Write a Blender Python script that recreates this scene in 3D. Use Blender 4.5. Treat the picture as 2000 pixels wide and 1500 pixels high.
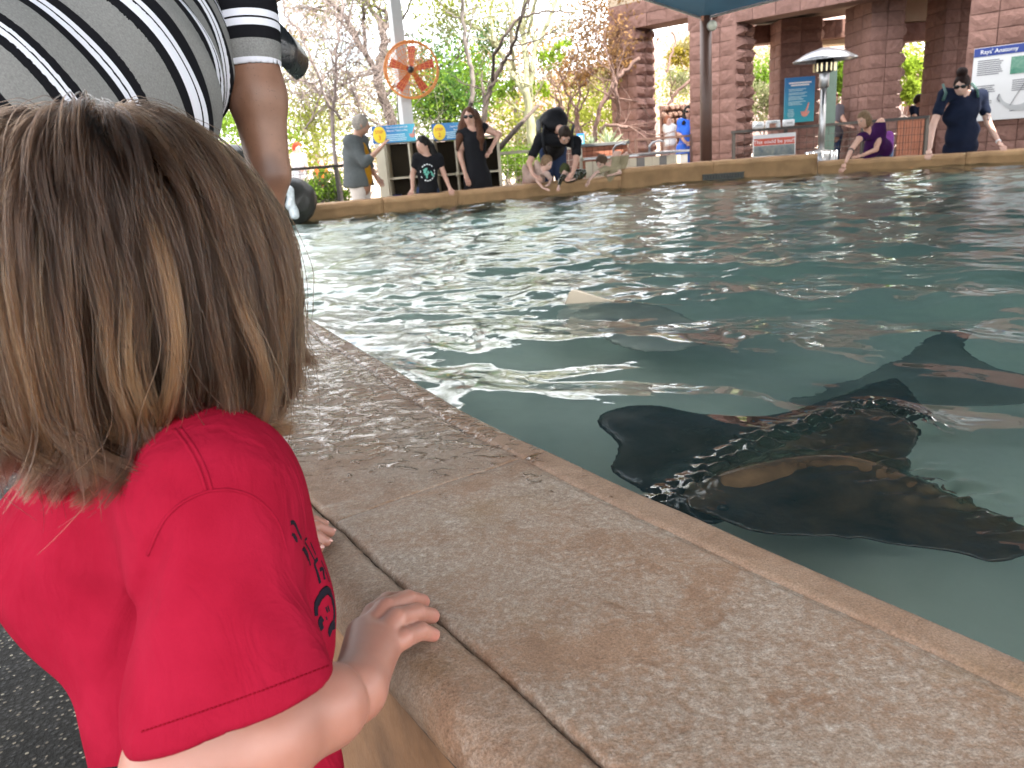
import bpy, bmesh, math, random
import numpy as np
from mathutils import Vector, Matrix
from mathutils.bvhtree import BVHTree
from math import sin, cos, pi, radians, atan2, sqrt, exp

random.seed(7); np.random.seed(7)
RNG = np.random.RandomState(11)
for o in list(bpy.data.objects): bpy.data.objects.remove(o)
SC = bpy.context.scene
COL = SC.collection

# ------------------------------------------------------------------ camera
F = 1502.0                      # focal length in photo pixels (photo 2000 wide)
CAMH = 1.0
PITCH, ROLL = radians(16.8), radians(4.4)
FW = np.array([0, cos(PITCH), -sin(PITCH)]); R0 = np.array([1.0, 0, 0]); U0 = np.cross(R0, FW)
UP = cos(ROLL)*U0 + sin(ROLL)*R0
RT = cos(ROLL)*R0 - sin(ROLL)*U0
CC = np.array([0, 0, CAMH])
cam_d = bpy.data.cameras.new('camera'); cam = bpy.data.objects.new('camera', cam_d); COL.objects.link(cam)
cam.matrix_world = Matrix(((RT[0], UP[0], -FW[0], 0), (RT[1], UP[1], -FW[1], 0), (RT[2], UP[2], -FW[2], CAMH), (0, 0, 0, 1)))
cam_d.sensor_width = 36; cam_d.lens = 36*F/2000
cam_d.clip_start = 0.02; cam_d.clip_end = 2000
cam_d.dof.use_dof = True; cam_d.dof.focus_distance = 1.0; cam_d.dof.aperture_fstop = 13
SC.camera = cam

# ------------------------------------------------------------------ light
SUN_EL = radians(56); SUNV = np.array([0.745*cos(SUN_EL), -0.667*cos(SUN_EL), sin(SUN_EL)])
W = bpy.data.worlds.new('World'); SC.world = W; W.use_nodes = True
nt = W.node_tree; nt.nodes.clear()
sky = nt.nodes.new('ShaderNodeTexSky'); sky.sky_type = 'NISHITA'; sky.sun_disc = False
sky.sun_elevation = SUN_EL; sky.sun_rotation = atan2(0.745, -0.667); sky.dust_density = 3.0
bg = nt.nodes.new('ShaderNodeBackground'); bg.inputs['Strength'].default_value = 0.15
wo = nt.nodes.new('ShaderNodeOutputWorld')
# thin bright cloud over most of the sky
tc_ = nt.nodes.new('ShaderNodeTexCoord'); mp_ = nt.nodes.new('ShaderNodeMapping'); mp_.inputs['Scale'].default_value = (1, 1, 2.2); nt.links.new(tc_.outputs['Generated'], mp_.inputs[0])
nz_ = nt.nodes.new('ShaderNodeTexNoise'); nz_.inputs['Scale'].default_value = 3.2; nz_.inputs['Detail'].default_value = 7; nz_.inputs['Roughness'].default_value = 0.6; nt.links.new(mp_.outputs[0], nz_.inputs[0])
cr_ = nt.nodes.new('ShaderNodeValToRGB'); cr_.color_ramp.elements[0].position = 0.36; cr_.color_ramp.elements[0].color = (0.12, 0.12, 0.12, 1); cr_.color_ramp.elements[1].position = 0.52; cr_.color_ramp.elements[1].color = (1, 1, 1, 1); nt.links.new(nz_.outputs[0], cr_.inputs[0])
mx_ = nt.nodes.new('ShaderNodeMix'); mx_.data_type = 'RGBA'; mx_.inputs[7].default_value = (6.6, 6.7, 7.0, 1); nt.links.new(cr_.outputs[0], mx_.inputs[0]); nt.links.new(sky.outputs[0], mx_.inputs[6])
nt.links.new(mx_.outputs[2], bg.inputs[0]); nt.links.new(bg.outputs[0], wo.inputs[0])
sl = bpy.data.lights.new('sun', 'SUN'); sl.energy = 3.4; sl.angle = radians(0.5); sl.color = (1, 0.95, 0.88)
so = bpy.data.objects.new('sun', sl); COL.objects.link(so)
so.rotation_euler = Vector(SUNV).to_track_quat('Z', 'Y').to_euler(); so.location = (0, 0, 30)
SC.view_settings.view_transform = 'Standard'; SC.view_settings.look = 'None'
SC.view_settings.gamma = 1; SC.view_settings.use_curve_mapping = False
SC.view_settings.exposure = 2.55
try:
    SC.view_settings.use_white_balance = True; SC.view_settings.white_balance_temperature = 6700; SC.view_settings.white_balance_tint = 8
except Exception: pass
SC.render.engine = 'CYCLES'
SC.cycles.use_denoising = True
SC.cycles.max_bounces = 8; SC.cycles.diffuse_bounces = 5; SC.cycles.glossy_bounces = 4
SC.cycles.transparent_max_bounces = 24; SC.cycles.transmission_bounces = 6
SC.cycles.sample_clamp_indirect = 6.0
SC.cycles.caustics_reflective = False

# ------------------------------------------------------------------ placing helpers
def rayd(px, py): return FW + RT*((px-1000)/F) + UP*((750-py)/F)
def GR(px, py, z, zw=0.40, ior=1.33):   # point on plane z under water, seen through the flat water surface
    r = rayd(px, py); p = CC+r*((zw-CAMH)/r[2]); d = r/np.linalg.norm(r); c = -d[2]; k = 1/ior
    t = d*k+np.array([0, 0, 1])*(k*c-sqrt(1-k*k*(1-c*c))); return p+t*((z-zw)/t[2])
def D(px, py, d):                       # point seen at photo pixel, d metres along the view axis
    return CC + rayd(px, py)*d
def G(px, py, z=0.0):                   # point on the horizontal plane z
    r = rayd(px, py); return CC + r*((z-CAMH)/r[2])
def Y(px, py, y):                       # point at world distance y
    r = rayd(px, py); return CC + r*(y/r[1])
def PX(p):
    v = np.asarray(p, float)-CC; d = v@FW
    return 1000+F*(v@RT)/d, 750-F*(v@UP)/d
def nrm(v):
    v = np.asarray(v, float); return v/max(1e-9, np.linalg.norm(v))
def lerp(a, b, t): return a+(b-a)*t

# ------------------------------------------------------------------ object helpers
def thing(name, label, cat, loc=(0, 0, 0), group=None, kind=None):
    o = bpy.data.objects.new(name, None); COL.objects.link(o); o.location = Vector(loc)
    o.empty_display_size = 0.1
    o['label'] = label; o['category'] = cat
    if group: o['group'] = group
    if kind: o['kind'] = kind
    return o
def tag(o, label=None, cat=None, group=None, kind=None):
    if label: o['label'] = label
    if cat: o['category'] = cat
    if group: o['group'] = group
    if kind: o['kind'] = kind
    return o
def root_loc(o):
    v = np.zeros(3)
    while o is not None:
        v = v + np.array(o.location); o = o.parent
    return v
def link(name, me, mat=None, parent=None, smooth=False):
    o = bpy.data.objects.new(name, me); COL.objects.link(o)
    if mat is not None:
        for m in (mat if isinstance(mat, (list, tuple)) else [mat]): me.materials.append(m)
    if parent is not None: o.parent = parent
    if smooth: me.polygons.foreach_set('use_smooth', np.ones(len(me.polygons), bool))
    return o
def np_mesh(name, V, Fa, mat=None, parent=None, smooth=True, local=False, attrs=None, mi=None):
    """V (n,3) world coords, Fa (m,k) or list of faces"""
    V = np.asarray(V, np.float32)
    if parent is not None and not local: V = V-root_loc(parent).astype(np.float32)
    me = bpy.data.meshes.new(name)
    if isinstance(Fa, np.ndarray) and len(Fa):
        k = Fa.shape[1]; n = len(Fa)
        me.vertices.add(len(V)); me.vertices.foreach_set('co', V.ravel())
        me.loops.add(n*k); me.loops.foreach_set('vertex_index', Fa.astype(np.int32).ravel())
        me.polygons.add(n); me.polygons.foreach_set('loop_start', np.arange(0, n*k, k, dtype=np.int32))
        me.update(calc_edges=True); me.validate()
    else:
        me.from_pydata([tuple(map(float, v)) for v in V], [], [list(map(int, f)) for f in Fa]); me.update()
    if attrs:
        for an, (dom, typ, arr) in attrs.items():
            a = me.attributes.new(an, typ, dom)
            arr = np.asarray(arr, np.float32)
            if typ == 'FLOAT': a.data.foreach_set('value', arr.ravel())
            elif typ == 'FLOAT_VECTOR': a.data.foreach_set('vector', arr.ravel())
            else:
                if arr.shape[1] == 3: arr = np.concatenate([arr, np.ones((len(arr), 1), np.float32)], 1)
                a.data.foreach_set('color', arr.ravel())
    o = link(name, me, mat, parent, smooth)
    if mi is not None: me.polygons.foreach_set('material_index', np.asarray(mi, np.int32))
    return o

class MB:
    """collects simple shapes into one mesh (world coordinates)"""
    def __init__(s): s.v = []; s.f = []; s.n = 0
    def add(s, V, Fs):
        V = np.asarray(V, float); s.v.append(V)
        for f in Fs: s.f.append([i+s.n for i in f])
        s.n += len(V); return s
    def box(s, c, half, R=None):
        h = np.asarray(half, float)
        P = np.array([[x, y, z] for z in (-1, 1) for y in (-1, 1) for x in (-1, 1)], float)*h
        if R is not None: P = P@np.asarray(R).T
        s.add(P+np.asarray(c, float), [(0, 2, 3, 1), (4, 5, 7, 6), (0, 1, 5, 4), (2, 6, 7, 3), (0, 4, 6, 2), (1, 3, 7, 5)]); return s
    def bbox(s, c, half, R=None, b=0.01):
        """box with chamfered edges"""
        h = np.asarray(half, float); b = min(b, h.min()*0.9)
        bm = bmesh.new(); bmesh.ops.create_cube(bm, size=2)
        for v in bm.verts: v.co = Vector((v.co.x*h[0], v.co.y*h[1], v.co.z*h[2]))
        bmesh.ops.bevel(bm, geom=list(bm.edges), offset=b, segments=2, profile=0.6, affect='EDGES')
        P = np.array([v.co[:] for v in bm.verts]); fs = [[v.index for v in f.verts] for f in bm.faces]; bm.free()
        if R is not None: P = P@np.asarray(R).T
        return s.add(P+np.asarray(c, float), fs)
    def tube(s, pts, rad, n=8, cap=True):
        pts = [np.asarray(p, float) for p in pts]; m = len(pts)
        if np.isscalar(rad): rad = [rad]*m
        ref = None; V = []; Fs = []
        for i, p in enumerate(pts):
            t = nrm(pts[min(i+1, m-1)]-pts[max(i-1, 0)])
            if ref is None:
                a = np.array([0, 0, 1.0]) if abs(t[2]) < 0.9 else np.array([1.0, 0, 0])
                ref = nrm(np.cross(t, a))
            ref = nrm(ref-t*(ref@t)); b = np.cross(t, ref)
            for k in range(n):
                a = 2*pi*k/n; V.append(p+rad[i]*(cos(a)*ref+sin(a)*b))
        for i in range(m-1):
            for k in range(n):
                k2 = (k+1) % n; Fs.append((i*n+k, i*n+k2, (i+1)*n+k2, (i+1)*n+k))
        if cap:
            Fs.append(tuple(range(n-1, -1, -1))); Fs.append(tuple((m-1)*n+k for k in range(n)))
        return s.add(V, Fs)
    def lathe(s, c, prof, n=20, axis=(0, 0, 1), cap=True):
        """prof: list of (r, h) along axis from c"""
        ax = nrm(axis); a = np.array([0, 0, 1.0]) if abs(ax[2]) < 0.9 else np.array([1.0, 0, 0])
        u = nrm(np.cross(ax, a)); w = np.cross(ax, u); V = []; Fs = []
        for r, h in prof:
            for k in range(n):
                t = 2*pi*k/n; V.append(np.asarray(c)+ax*h+r*(cos(t)*u+sin(t)*w))
        for i in range(len(prof)-1):
            for k in range(n):
                k2 = (k+1) % n; Fs.append((i*n+k, i*n+k2, (i+1)*n+k2, (i+1)*n+k))
        if cap:
            Fs.append(tuple(range(n-1, -1, -1))); Fs.append(tuple((len(prof)-1)*n+k for k in range(n)))
        return s.add(V, Fs)
    def ball(s, c, r, R=None, n=10, m=7):
        r = np.ones(3)*np.asarray(r, float); V = [[0, 0, 1.0]]; Fs = []
        for i in range(1, m):
            for k in range(n):
                a, b = pi*i/m, 2*pi*k/n; V.append([sin(a)*cos(b), sin(a)*sin(b), cos(a)])
        V.append([0, 0, -1.0]); V = np.array(V)*r
        for k in range(n):
            Fs.append((0, 1+k, 1+(k+1) % n)); Fs.append((len(V)-1, 1+(m-2)*n+(k+1) % n, 1+(m-2)*n+k))
        for i in range(m-2):
            for k in range(n):
                k2 = (k+1) % n; Fs.append((1+i*n+k, 1+(i+1)*n+k, 1+(i+1)*n+k2, 1+i*n+k2))
        if R is not None: V = V@np.asarray(R).T
        return s.add(V+np.asarray(c, float), Fs)
    def prism(s, poly, off):
        """poly: list of 3D points, extruded by vector off"""
        P = np.asarray(poly, float); n = len(P); off = np.asarray(off, float)
        Fs = [tuple(range(n-1, -1, -1)), tuple(range(n, 2*n))]
        Fs += [(k, (k+1) % n, n+(k+1) % n, n+k) for k in range(n)]
        return s.add(np.concatenate([P, P+off]), Fs)
    def build(s, name, mat, parent=None, smooth=False, attrs=None):
        V = np.concatenate(s.v) if s.v else np.zeros((0, 3))
        return np_mesh(name, V, s.f, mat, parent, smooth, attrs=attrs)

def frame(zaxis, up=(0, 0, 1)):
    """rotation whose columns are x, y(=depth), z: x right, y = zaxis direction pointing away from viewer"""
    y = nrm(zaxis); x = nrm(np.cross(y, up)); z = np.cross(x, y)
    return np.stack([x, y, z], 1)
def text(name, s, size, mat, parent, pos, R, ext=0.0012, align='CENTER'):
    """R columns x (reading direction), y (away), z (up)"""
    c = bpy.data.curves.new(name, 'FONT'); c.body = s; c.size = size; c.extrude = ext
    c.align_x = align; c.align_y = 'CENTER'; c.resolution_u = 3
    o = bpy.data.objects.new(name, c); COL.objects.link(o); c.materials.append(mat)
    p = np.asarray(pos, float)-(root_loc(parent) if parent else 0)
    M = Matrix(((R[0][0], R[0][2], -R[0][1], p[0]), (R[1][0], R[1][2], -R[1][1], p[1]), (R[2][0], R[2][2], -R[2][1], p[2]), (0, 0, 0, 1)))
    dg = bpy.context.evaluated_depsgraph_get(); me = bpy.data.meshes.new_from_object(o.evaluated_get(dg))
    bpy.data.objects.remove(o); me.materials.clear(); o = link(name, me, mat, parent); o.matrix_local = M
    tag(o, kind='stuff'); return o

# ------------------------------------------------------------------ signed distance shapes -> mesh
def sd_cap(X, a, b, ra, rb=None):
    a = np.asarray(a, np.float32); b = np.asarray(b, np.float32); rb = ra if rb is None else rb
    ba = b-a; d = X-a; t = np.clip((d@ba)/max(float(ba@ba), 1e-9), 0, 1)
    return np.sqrt(((d-t[:, None]*ba)**2).sum(1))-(ra+(rb-ra)*t)
def sd_ell(X, c, r, R=None):
    r = np.asarray(r, np.float32); q = X-np.asarray(c, np.float32)
    if R is not None: q = q@np.asarray(R, np.float32)
    k0 = np.sqrt(((q/r)**2).sum(1)); k1 = np.sqrt(((q/(r*r))**2).sum(1))+1e-9
    return k0*(k0-1)/k1
def smin(a, b, k):
    if k <= 0: return np.minimum(a, b)
    h = np.clip(0.5+0.5*(b-a)/k, 0, 1); return b+(a-b)*h-k*h*(1-h)
def smax(a, b, k): return -smin(-a, -b, k)
class SD:
    def __init__(s): s.ops = []
    def cap(s, a, b, ra, rb=None, k=0.03): s.ops.append(('c', (np.array(a), np.array(b), ra, ra if rb is None else rb), k)); return s
    def chain(s, pts, rs, k=0.02):
        for i in range(len(pts)-1): s.cap(pts[i], pts[i+1], rs[i], rs[i+1], k)
        return s
    def ell(s, c, r, R=None, k=0.03): s.ops.append(('e', (np.array(c), r, R), k)); return s
    def cut_ell(s, c, r, R=None, k=0.01): s.ops.append(('-e', (np.array(c), r, R), k)); return s
    def cut_plane(s, p, n, k=0.004): s.ops.append(('p', (np.array(p, np.float32), nrm(n).astype(np.float32)), k)); return s   # removes the side n points to
    def fn(s, f): s.ops.append(('f', f, 0)); return s
    def __call__(s, X):
        d = np.full(len(X), 1e3, np.float32)
        for t, a, k in s.ops:
            if t == 'c': d = smin(d, sd_cap(X, *a), k)
            elif t == 'e': d = smin(d, sd_ell(X, *a), k)
            elif t == '-e': d = smax(d, -sd_ell(X, *a), k)
            elif t == 'p': d = smax(d, (X-a[0])@a[1], k)
            elif t == 'f': d = a(X, d)
        return d.astype(np.float32)
    def bounds(s, pad):
        lo, hi = [], []
        for t, a, k in s.ops:
            if t == 'c':
                r = max(a[2], a[3]); P = np.stack([a[0], a[1]]); lo.append(P.min(0)-r); hi.append(P.max(0)+r)
            elif t == 'e':
                r = float(np.max(a[1])); lo.append(a[0]-r); hi.append(a[0]+r)
        return np.min(lo, 0)-pad, np.max(hi, 0)+pad
def surface(f, lo, hi, h):
    """surface nets, evaluated finely only near the surface"""
    lo = np.asarray(lo, np.float32); n = np.maximum(2, np.ceil((np.asarray(hi)-lo)/h/4).astype(int))*4+1
    cs = [np.arange(0, n[i], 4) for i in range(3)]
    gx, gy, gz = np.meshgrid(*cs, indexing='ij')
    cd = f((np.stack([gx, gy, gz], -1).reshape(-1, 3)*h+lo).astype(np.float32)).reshape(gx.shape)
    A = np.repeat(np.repeat(np.repeat(cd, 4, 0), 4, 1), 4, 2)[:n[0], :n[1], :n[2]].copy()
    # blocks near surface
    near = np.abs(cd) < 4*h*2.2
    nb = near.copy()
    for ax in range(3):
        s1 = [slice(None)]*3; s2 = [slice(None)]*3; s1[ax] = slice(1, None); s2[ax] = slice(None, -1)
        t = nb.copy(); t[tuple(s2)] |= nb[tuple(s1)]; nb = t
    M = np.repeat(np.repeat(np.repeat(nb, 4, 0), 4, 1), 4, 2)[:n[0], :n[1], :n[2]]
    idx = np.argwhere(M)
    vals = np.empty(len(idx), np.float32)
    for i in range(0, len(idx), 400000):
        vals[i:i+400000] = f((idx[i:i+400000]*h+lo).astype(np.float32))
    A[M] = vals
    S = A < 0
    c = np.zeros(tuple(n-1), int)
    corners = [(i, j, k) for i in (0, 1) for j in (0, 1) for k in (0, 1)]
    for i, j, k in corners: c += S[i:n[0]-1+i, j:n[1]-1+j, k:n[2]-1+k]
    act = (c > 0) & (c < 8); ci = np.argwhere(act)
    acc = np.zeros((len(ci), 3)); cnt = np.zeros(len(ci))
    for a in range(8):
        for ax in range(3):
            if corners[a][ax]: continue
            pa = np.array(corners[a]); pb = pa.copy(); pb[ax] = 1
            va = A[tuple((ci+pa).T)]; vb = A[tuple((ci+pb).T)]
            m = (va < 0) != (vb < 0); t = np.where(m, va/np.where(m, va-vb, 1), 0)
            P = pa+np.outer(t, pb-pa); acc[m] += P[m]; cnt[m] += 1
    V = (ci+acc/cnt[:, None])*h+lo
    vid = np.full(act.shape, -1); vid[tuple(ci.T)] = np.arange(len(ci))
    quads = []
    for ax in range(3):
        o1, o2 = (ax+1) % 3, (ax+2) % 3
        sl0 = [slice(0, n[i]) for i in range(3)]; sl1 = list(sl0); sl0[ax] = slice(0, n[ax]-1); sl1[ax] = slice(1, n[ax])
        a, b = S[tuple(sl0)], S[tuple(sl1)]; E = np.argwhere(a != b)
        E = E[(E[:, o1] > 0) & (E[:, o2] > 0) & (E[:, o1] < n[o1]-1) & (E[:, o2] < n[o2]-1)]
        ins = a[tuple(E.T)]
        e1 = np.zeros(3, int); e1[o1] = 1; e2 = np.zeros(3, int); e2[o2] = 1
        q = np.stack([vid[tuple((E-e1-e2).T)], vid[tuple((E-e2).T)], vid[tuple(E.T)], vid[tuple((E-e1).T)]], 1)
        q[~ins] = q[~ins][:, ::-1]; quads.append(q)
    Q = np.concatenate(quads)
    return V, Q[(Q >= 0).all(1)]
def relax(V, Q, it=2, w=0.5):
    for _ in range(it):
        acc = np.zeros_like(V); cnt = np.zeros(len(V))
        for k in range(4):
            a, b = Q[:, k], Q[:, (k+1) % 4]
            np.add.at(acc, a, V[b]); np.add.at(cnt, a, 1); np.add.at(acc, b, V[a]); np.add.at(cnt, b, 1)
        V = V*(1-w)+w*acc/np.maximum(cnt, 1)[:, None]
    return V
def sd_mesh(name, sd, h, mat, parent=None, it=1, extra=None, attrs=None, bounds=None):
    lo, hi = bounds if bounds else sd.bounds(3*h)
    V, Q = surface(sd, lo, hi, h)
    V = relax(V, Q, it)
    at = attrs(V) if attrs else None
    if extra is not None:              # extra: MB pieces joined to the same mesh
        ev = np.concatenate(extra.v); Fs = [tuple(q) for q in Q]+[tuple(i+len(V) for i in f) for f in extra.f]
        return np_mesh(name, np.concatenate([V, ev]), Fs, mat, parent, True, attrs=at)
    return np_mesh(name, V, Q, mat, parent, True, attrs=at)
def wav(X, f, a, seed=0):
    """cheap smooth noise: a few crossed sines"""
    r = np.random.RandomState(seed); d = 0
    for i in range(5):
        k = r.normal(size=3); k = k/np.linalg.norm(k)*f*r.uniform(0.6, 1.6); d = d+np.sin(X@k.astype(np.float32)+r.uniform(0, 6.28))
    return a*d/2.2
def catmull(P, n=8, closed=False):
    P = np.asarray(P, float); out = []; m = len(P)
    for i in range(m if closed else m-1):
        if closed: p0, p1, p2, p3 = P[(i-1) % m], P[i], P[(i+1) % m], P[(i+2) % m]
        else: p0, p1, p2, p3 = P[max(i-1, 0)], P[i], P[i+1], P[min(i+2, m-1)]
        for k in range(n):
            t = k/n
            out.append(0.5*((2*p1)+(-p0+p2)*t+(2*p0-5*p1+4*p2-p3)*t*t+(-p0+3*p1-3*p2+p3)*t**3))
    if not closed: out.append(P[-1])
    return np.array(out)

# ------------------------------------------------------------------ materials
class NT:
    def __init__(s, name):
        s.m = bpy.data.materials.new(name); s.m.use_nodes = True; s.t = s.m.node_tree; s.t.nodes.clear()
        s.out = s.n('ShaderNodeOutputMaterial')
    def n(s, typ, ins=None, **kw):
        nd = s.t.nodes.new(typ)
        for k, v in kw.items(): setattr(nd, k, v)
        if ins:
            for k, v in ins.items(): s.set(nd.inputs[k], v)
        return nd
    def set(s, sock, v):
        if isinstance(v, bpy.types.NodeSocket): s.t.links.new(v, sock)
        elif isinstance(v, bpy.types.Node): s.t.links.new(v.outputs[0], sock)
        else:
            if sock.type == 'RGBA' and len(v) == 3: v = (*v, 1)
            sock.default_value = v
    def co(s, typ='Object', scale=None):
        c = s.n('ShaderNodeTexCoord').outputs[typ]
        if scale is not None: c = s.n('ShaderNodeMapping', {'Vector': c, 'Scale': scale}).outputs[0]
        return c
    def noise(s, co, scale, detail=4, rough=0.55, dist=0.0):
        return s.n('ShaderNodeTexNoise', {'Vector': co, 'Scale': scale, 'Detail': detail, 'Roughness': rough, 'Distortion': dist}).outputs[0]
    def vor(s, co, scale, feature='F1', out=0, rnd=1.0):
        return s.n('ShaderNodeTexVoronoi', {'Vector': co, 'Scale': scale, 'Randomness': rnd}, feature=feature).outputs[out]
    def ramp(s, fac, stops, interp='LINEAR'):
        r = s.n('ShaderNodeValToRGB', {0: fac}); cr = r.color_ramp; cr.interpolation = interp
        while len(cr.elements) > 1: cr.elements.remove(cr.elements[-1])
        for i, (p, c) in enumerate(stops):
            if not isinstance(c, (tuple, list)): c = (c, c, c)
            e = cr.elements[0] if i == 0 else cr.elements.new(p)
            e.position = p; e.color = (*c[:3], 1)
        return r.outputs[0]
    def mix(s, fac, a, b, mode='MIX'):
        m = s.n('ShaderNodeMix', data_type='RGBA', blend_type=mode)
        s.set(m.inputs[0], fac); s.set(m.inputs[6], a); s.set(m.inputs[7], b); return m.outputs[2]
    def math(s, op, a, b=0.0, c=None):
        m = s.n('ShaderNodeMath', operation=op); s.set(m.inputs[0], a); s.set(m.inputs[1], b)
        if c is not None: s.set(m.inputs[2], c)
        return m.outputs[0]
    def bump(s, h, strength, dist=0.01, normal=None):
        b = s.n('ShaderNodeBump', {'Height': h, 'Strength': strength, 'Distance': dist})
        if normal is not None: s.set(b.inputs['Normal'], normal)
        return b.outputs[0]
    def attr(s, name, out='Color'):
        return s.n('ShaderNodeAttribute', attribute_name=name).outputs[out]
    def bsdf(s, **kw):
        b = s.n('ShaderNodeBsdfPrincipled')
        for k, v in kw.items(): s.set(b.inputs[k.replace('_', ' ')], v)
        s.t.links.new(b.outputs[0], s.out.inputs[0]); return b
    def done(s, sh):
        s.set(s.out.inputs[0], sh); return s.m

_mc = {}
def M(name, col, rough=0.6, var=0.15, scale=12.0, bump=0.15, bscale=60.0, metal=0.0, spec=0.5, sheen=0.0, trans=0.0):
    """plain coloured material with mottling and fine relief"""
    if name in _mc: return _mc[name]
    t = NT(name); c = t.co()
    n1 = t.noise(c, scale, 5); n2 = t.noise(c, bscale, 3)
    col = np.array(col)
    cc = t.ramp(n1, [(0.25, tuple(np.clip(col*(1-var), 0, 1))), (0.75, tuple(np.clip(col*(1+var), 0, 1)))])
    kw = dict(Base_Color=cc, Roughness=t.ramp(n2, [(0.2, max(0, rough-0.08)), (0.8, min(1, rough+0.08))]), Metallic=metal, Normal=t.bump(n2, bump, 0.004))
    b = t.bsdf(**kw); b.inputs['Specular IOR Level'].default_value = spec
    if sheen: b.inputs['Sheen Weight'].default_value = sheen
    if trans:
        tr = t.n('ShaderNodeBsdfTranslucent', {'Color': cc}); ms = t.n('ShaderNodeMixShader', {0: trans, 1: b.outputs[0], 2: tr.outputs[0]})
        t.set(t.out.inputs[0], ms)
    _mc[name] = t.m; return t.m
def cloth(name, col, **kw):
    a = dict(rough=0.9, var=0.10, scale=30, bump=0.25, bscale=400, spec=0.06, sheen=0.03); a.update(kw)
    return M(name, col, **a)
def skinm(name, col):
    if name in _mc: return _mc[name]
    t = NT(name); c = t.co(); col = np.array(col)
    n = t.noise(c, 25, 4); n2 = t.noise(c, 350, 2)
    cc = t.ramp(n, [(0.3, tuple(col*np.array([0.93, 0.9, 0.9]))), (0.7, tuple(np.clip(col*np.array([1.05, 1.05, 1.05]), 0, 1)))])
    b = t.bsdf(Base_Color=cc, Roughness=0.5, Normal=t.bump(n2, 0.12, 0.002))
    b.inputs['Subsurface Weight'].default_value = 0.12; b.inputs['Subsurface Radius'].default_value = (0.01, 0.004, 0.002)
    b.inputs['Subsurface Scale'].default_value = 0.3
    _mc[name] = t.m; return t.m
# ================================================================== SETTING
# ---- plan of the pool
EDGE = np.array([(1.30, -1.2), (0.86, -0.35), (0.60, 0.28), (0.431, .571), (0.346, .678), (0.271, .798), (0.203, .891), (0.135, 1.002), (0.057, 1.135),
                 (-0.05, 1.277), (-0.156, 1.486), (-0.304, 1.795), (-0.50, 2.165), (-0.705, 2.579), (-1.25, 3.75), (-1.9, 5.3), (-2.7, 7.2), (-3.2, 8.85)])
FAR = np.array([(-3.2, 8.85), (-2.2, 9.32), (-0.5, 10.1), (1.25, 10.85), (2.0, 11.1), (3.1, 11.3), (4.3, 11.0), (5.4, 10.5), (6.8, 9.85), (8.6, 9.0)])
RIGHT = np.array([(8.6, 9.0), (9.6, 5.0), (9.0, 1.0), (5.5, -2.2), (1.30, -1.2)])
EC = catmull(EDGE, 10)
def smooth_curve(C, n=260, it=24):
    L = np.concatenate([[0], np.cumsum(np.linalg.norm(np.diff(C, axis=0), axis=1))]); S = np.linspace(0, L[-1], n)
    C = np.stack([np.interp(S, L, C[:, 0]), np.interp(S, L, C[:, 1])], 1)
    for _ in range(it): C[1:-1] = 0.5*C[1:-1]+0.25*(C[:-2]+C[2:])
    return C
EC = smooth_curve(EC); FC = catmull(FAR, 8)
POOL = np.concatenate([EC, FC[1:], RIGHT[1:-1]])
TOP, WATER, FLOOR = 0.55, 0.40, -0.08

def poly_sd(P, poly):
    """signed distance (negative inside) of 2D points to polygon"""
    P = np.asarray(P, np.float32); d = np.full(len(P), 1e9, np.float32); ins = np.zeros(len(P), bool)
    n = len(poly)
    for i in range(n):
        a = poly[i].astype(np.float32); b = poly[(i+1) % n].astype(np.float32); e = b-a; w = P-a
        t = np.clip((w@e)/max(float(e@e), 1e-9), 0, 1); dd = ((w-t[:, None]*e)**2).sum(1); d = np.minimum(d, dd)
        c = ((a[1] > P[:, 1]) != (b[1] > P[:, 1])) & (P[:, 0] < (b[0]-a[0])*(P[:, 1]-a[1])/(b[1]-a[1]+1e-12)+a[0])
        ins ^= c
    d = np.sqrt(d); return np.where(ins, -d, d)

# ---- ground
def ground_mat():
    t = NT('pebbled_paving'); p = t.n('ShaderNodeNewGeometry').outputs['Position']
    v = t.n('ShaderNodeTexVoronoi', {'Vector': p, 'Scale': 95.0}, feature='F1'); vc = v.outputs['Color']; vd = v.outputs['Distance']
    nz = t.noise(p, 260, 2); big = t.noise(p, 3, 4)
    sel = t.n('ShaderNodeSeparateColor', {0: vc})
    flake = t.math('MULTIPLY', t.math('GREATER_THAN', sel.outputs[0], 0.66), t.math('LESS_THAN', t.math('ADD', vd, t.math('MULTIPLY', nz, 0.35)), 0.48))
    pale = t.ramp(sel.outputs[1], [(0, (0.07, 0.06, 0.045)), (0.7, (0.16, 0.13, 0.09)), (1, (0.3, 0.27, 0.2))])
    base = t.ramp(nz, [(0.3, (0.005, 0.005, 0.0045)), (0.7, (0.016, 0.015, 0.013))])
    base = t.mix(t.ramp(big, [(0.35, 0.0), (0.7, 0.5)]), base, (0.03, 0.027, 0.022))
    near = t.mix(flake, base, pale)
    # beyond the pool: decomposed granite
    sep = t.n('ShaderNodeSeparateXYZ', {0: p})
    dg = t.ramp(t.noise(p, 9, 6), [(0.3, (0.36, 0.27, 0.2)), (0.7, (0.5, 0.4, 0.31))])
    f = t.ramp(t.math('ADD', sep.outputs[1], t.math('MULTIPLY', big, 2.0)), [(0, 0), (1, 1)]); 
    fm = t.n('ShaderNodeMapRange', {0: sep.outputs[1], 1: 13.8, 2: 14.3}).outputs[0]
    c = t.mix(fm, near, dg)
    t.bsdf(Base_Color=c, Roughness=t.ramp(vd, [(0, 0.45), (0.6, 0.75)]), Normal=t.bump(t.math('SUBTRACT', nz, vd), 0.5, 0.004)).inputs['Specular IOR Level'].default_value = 0.12
    return t.m
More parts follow.
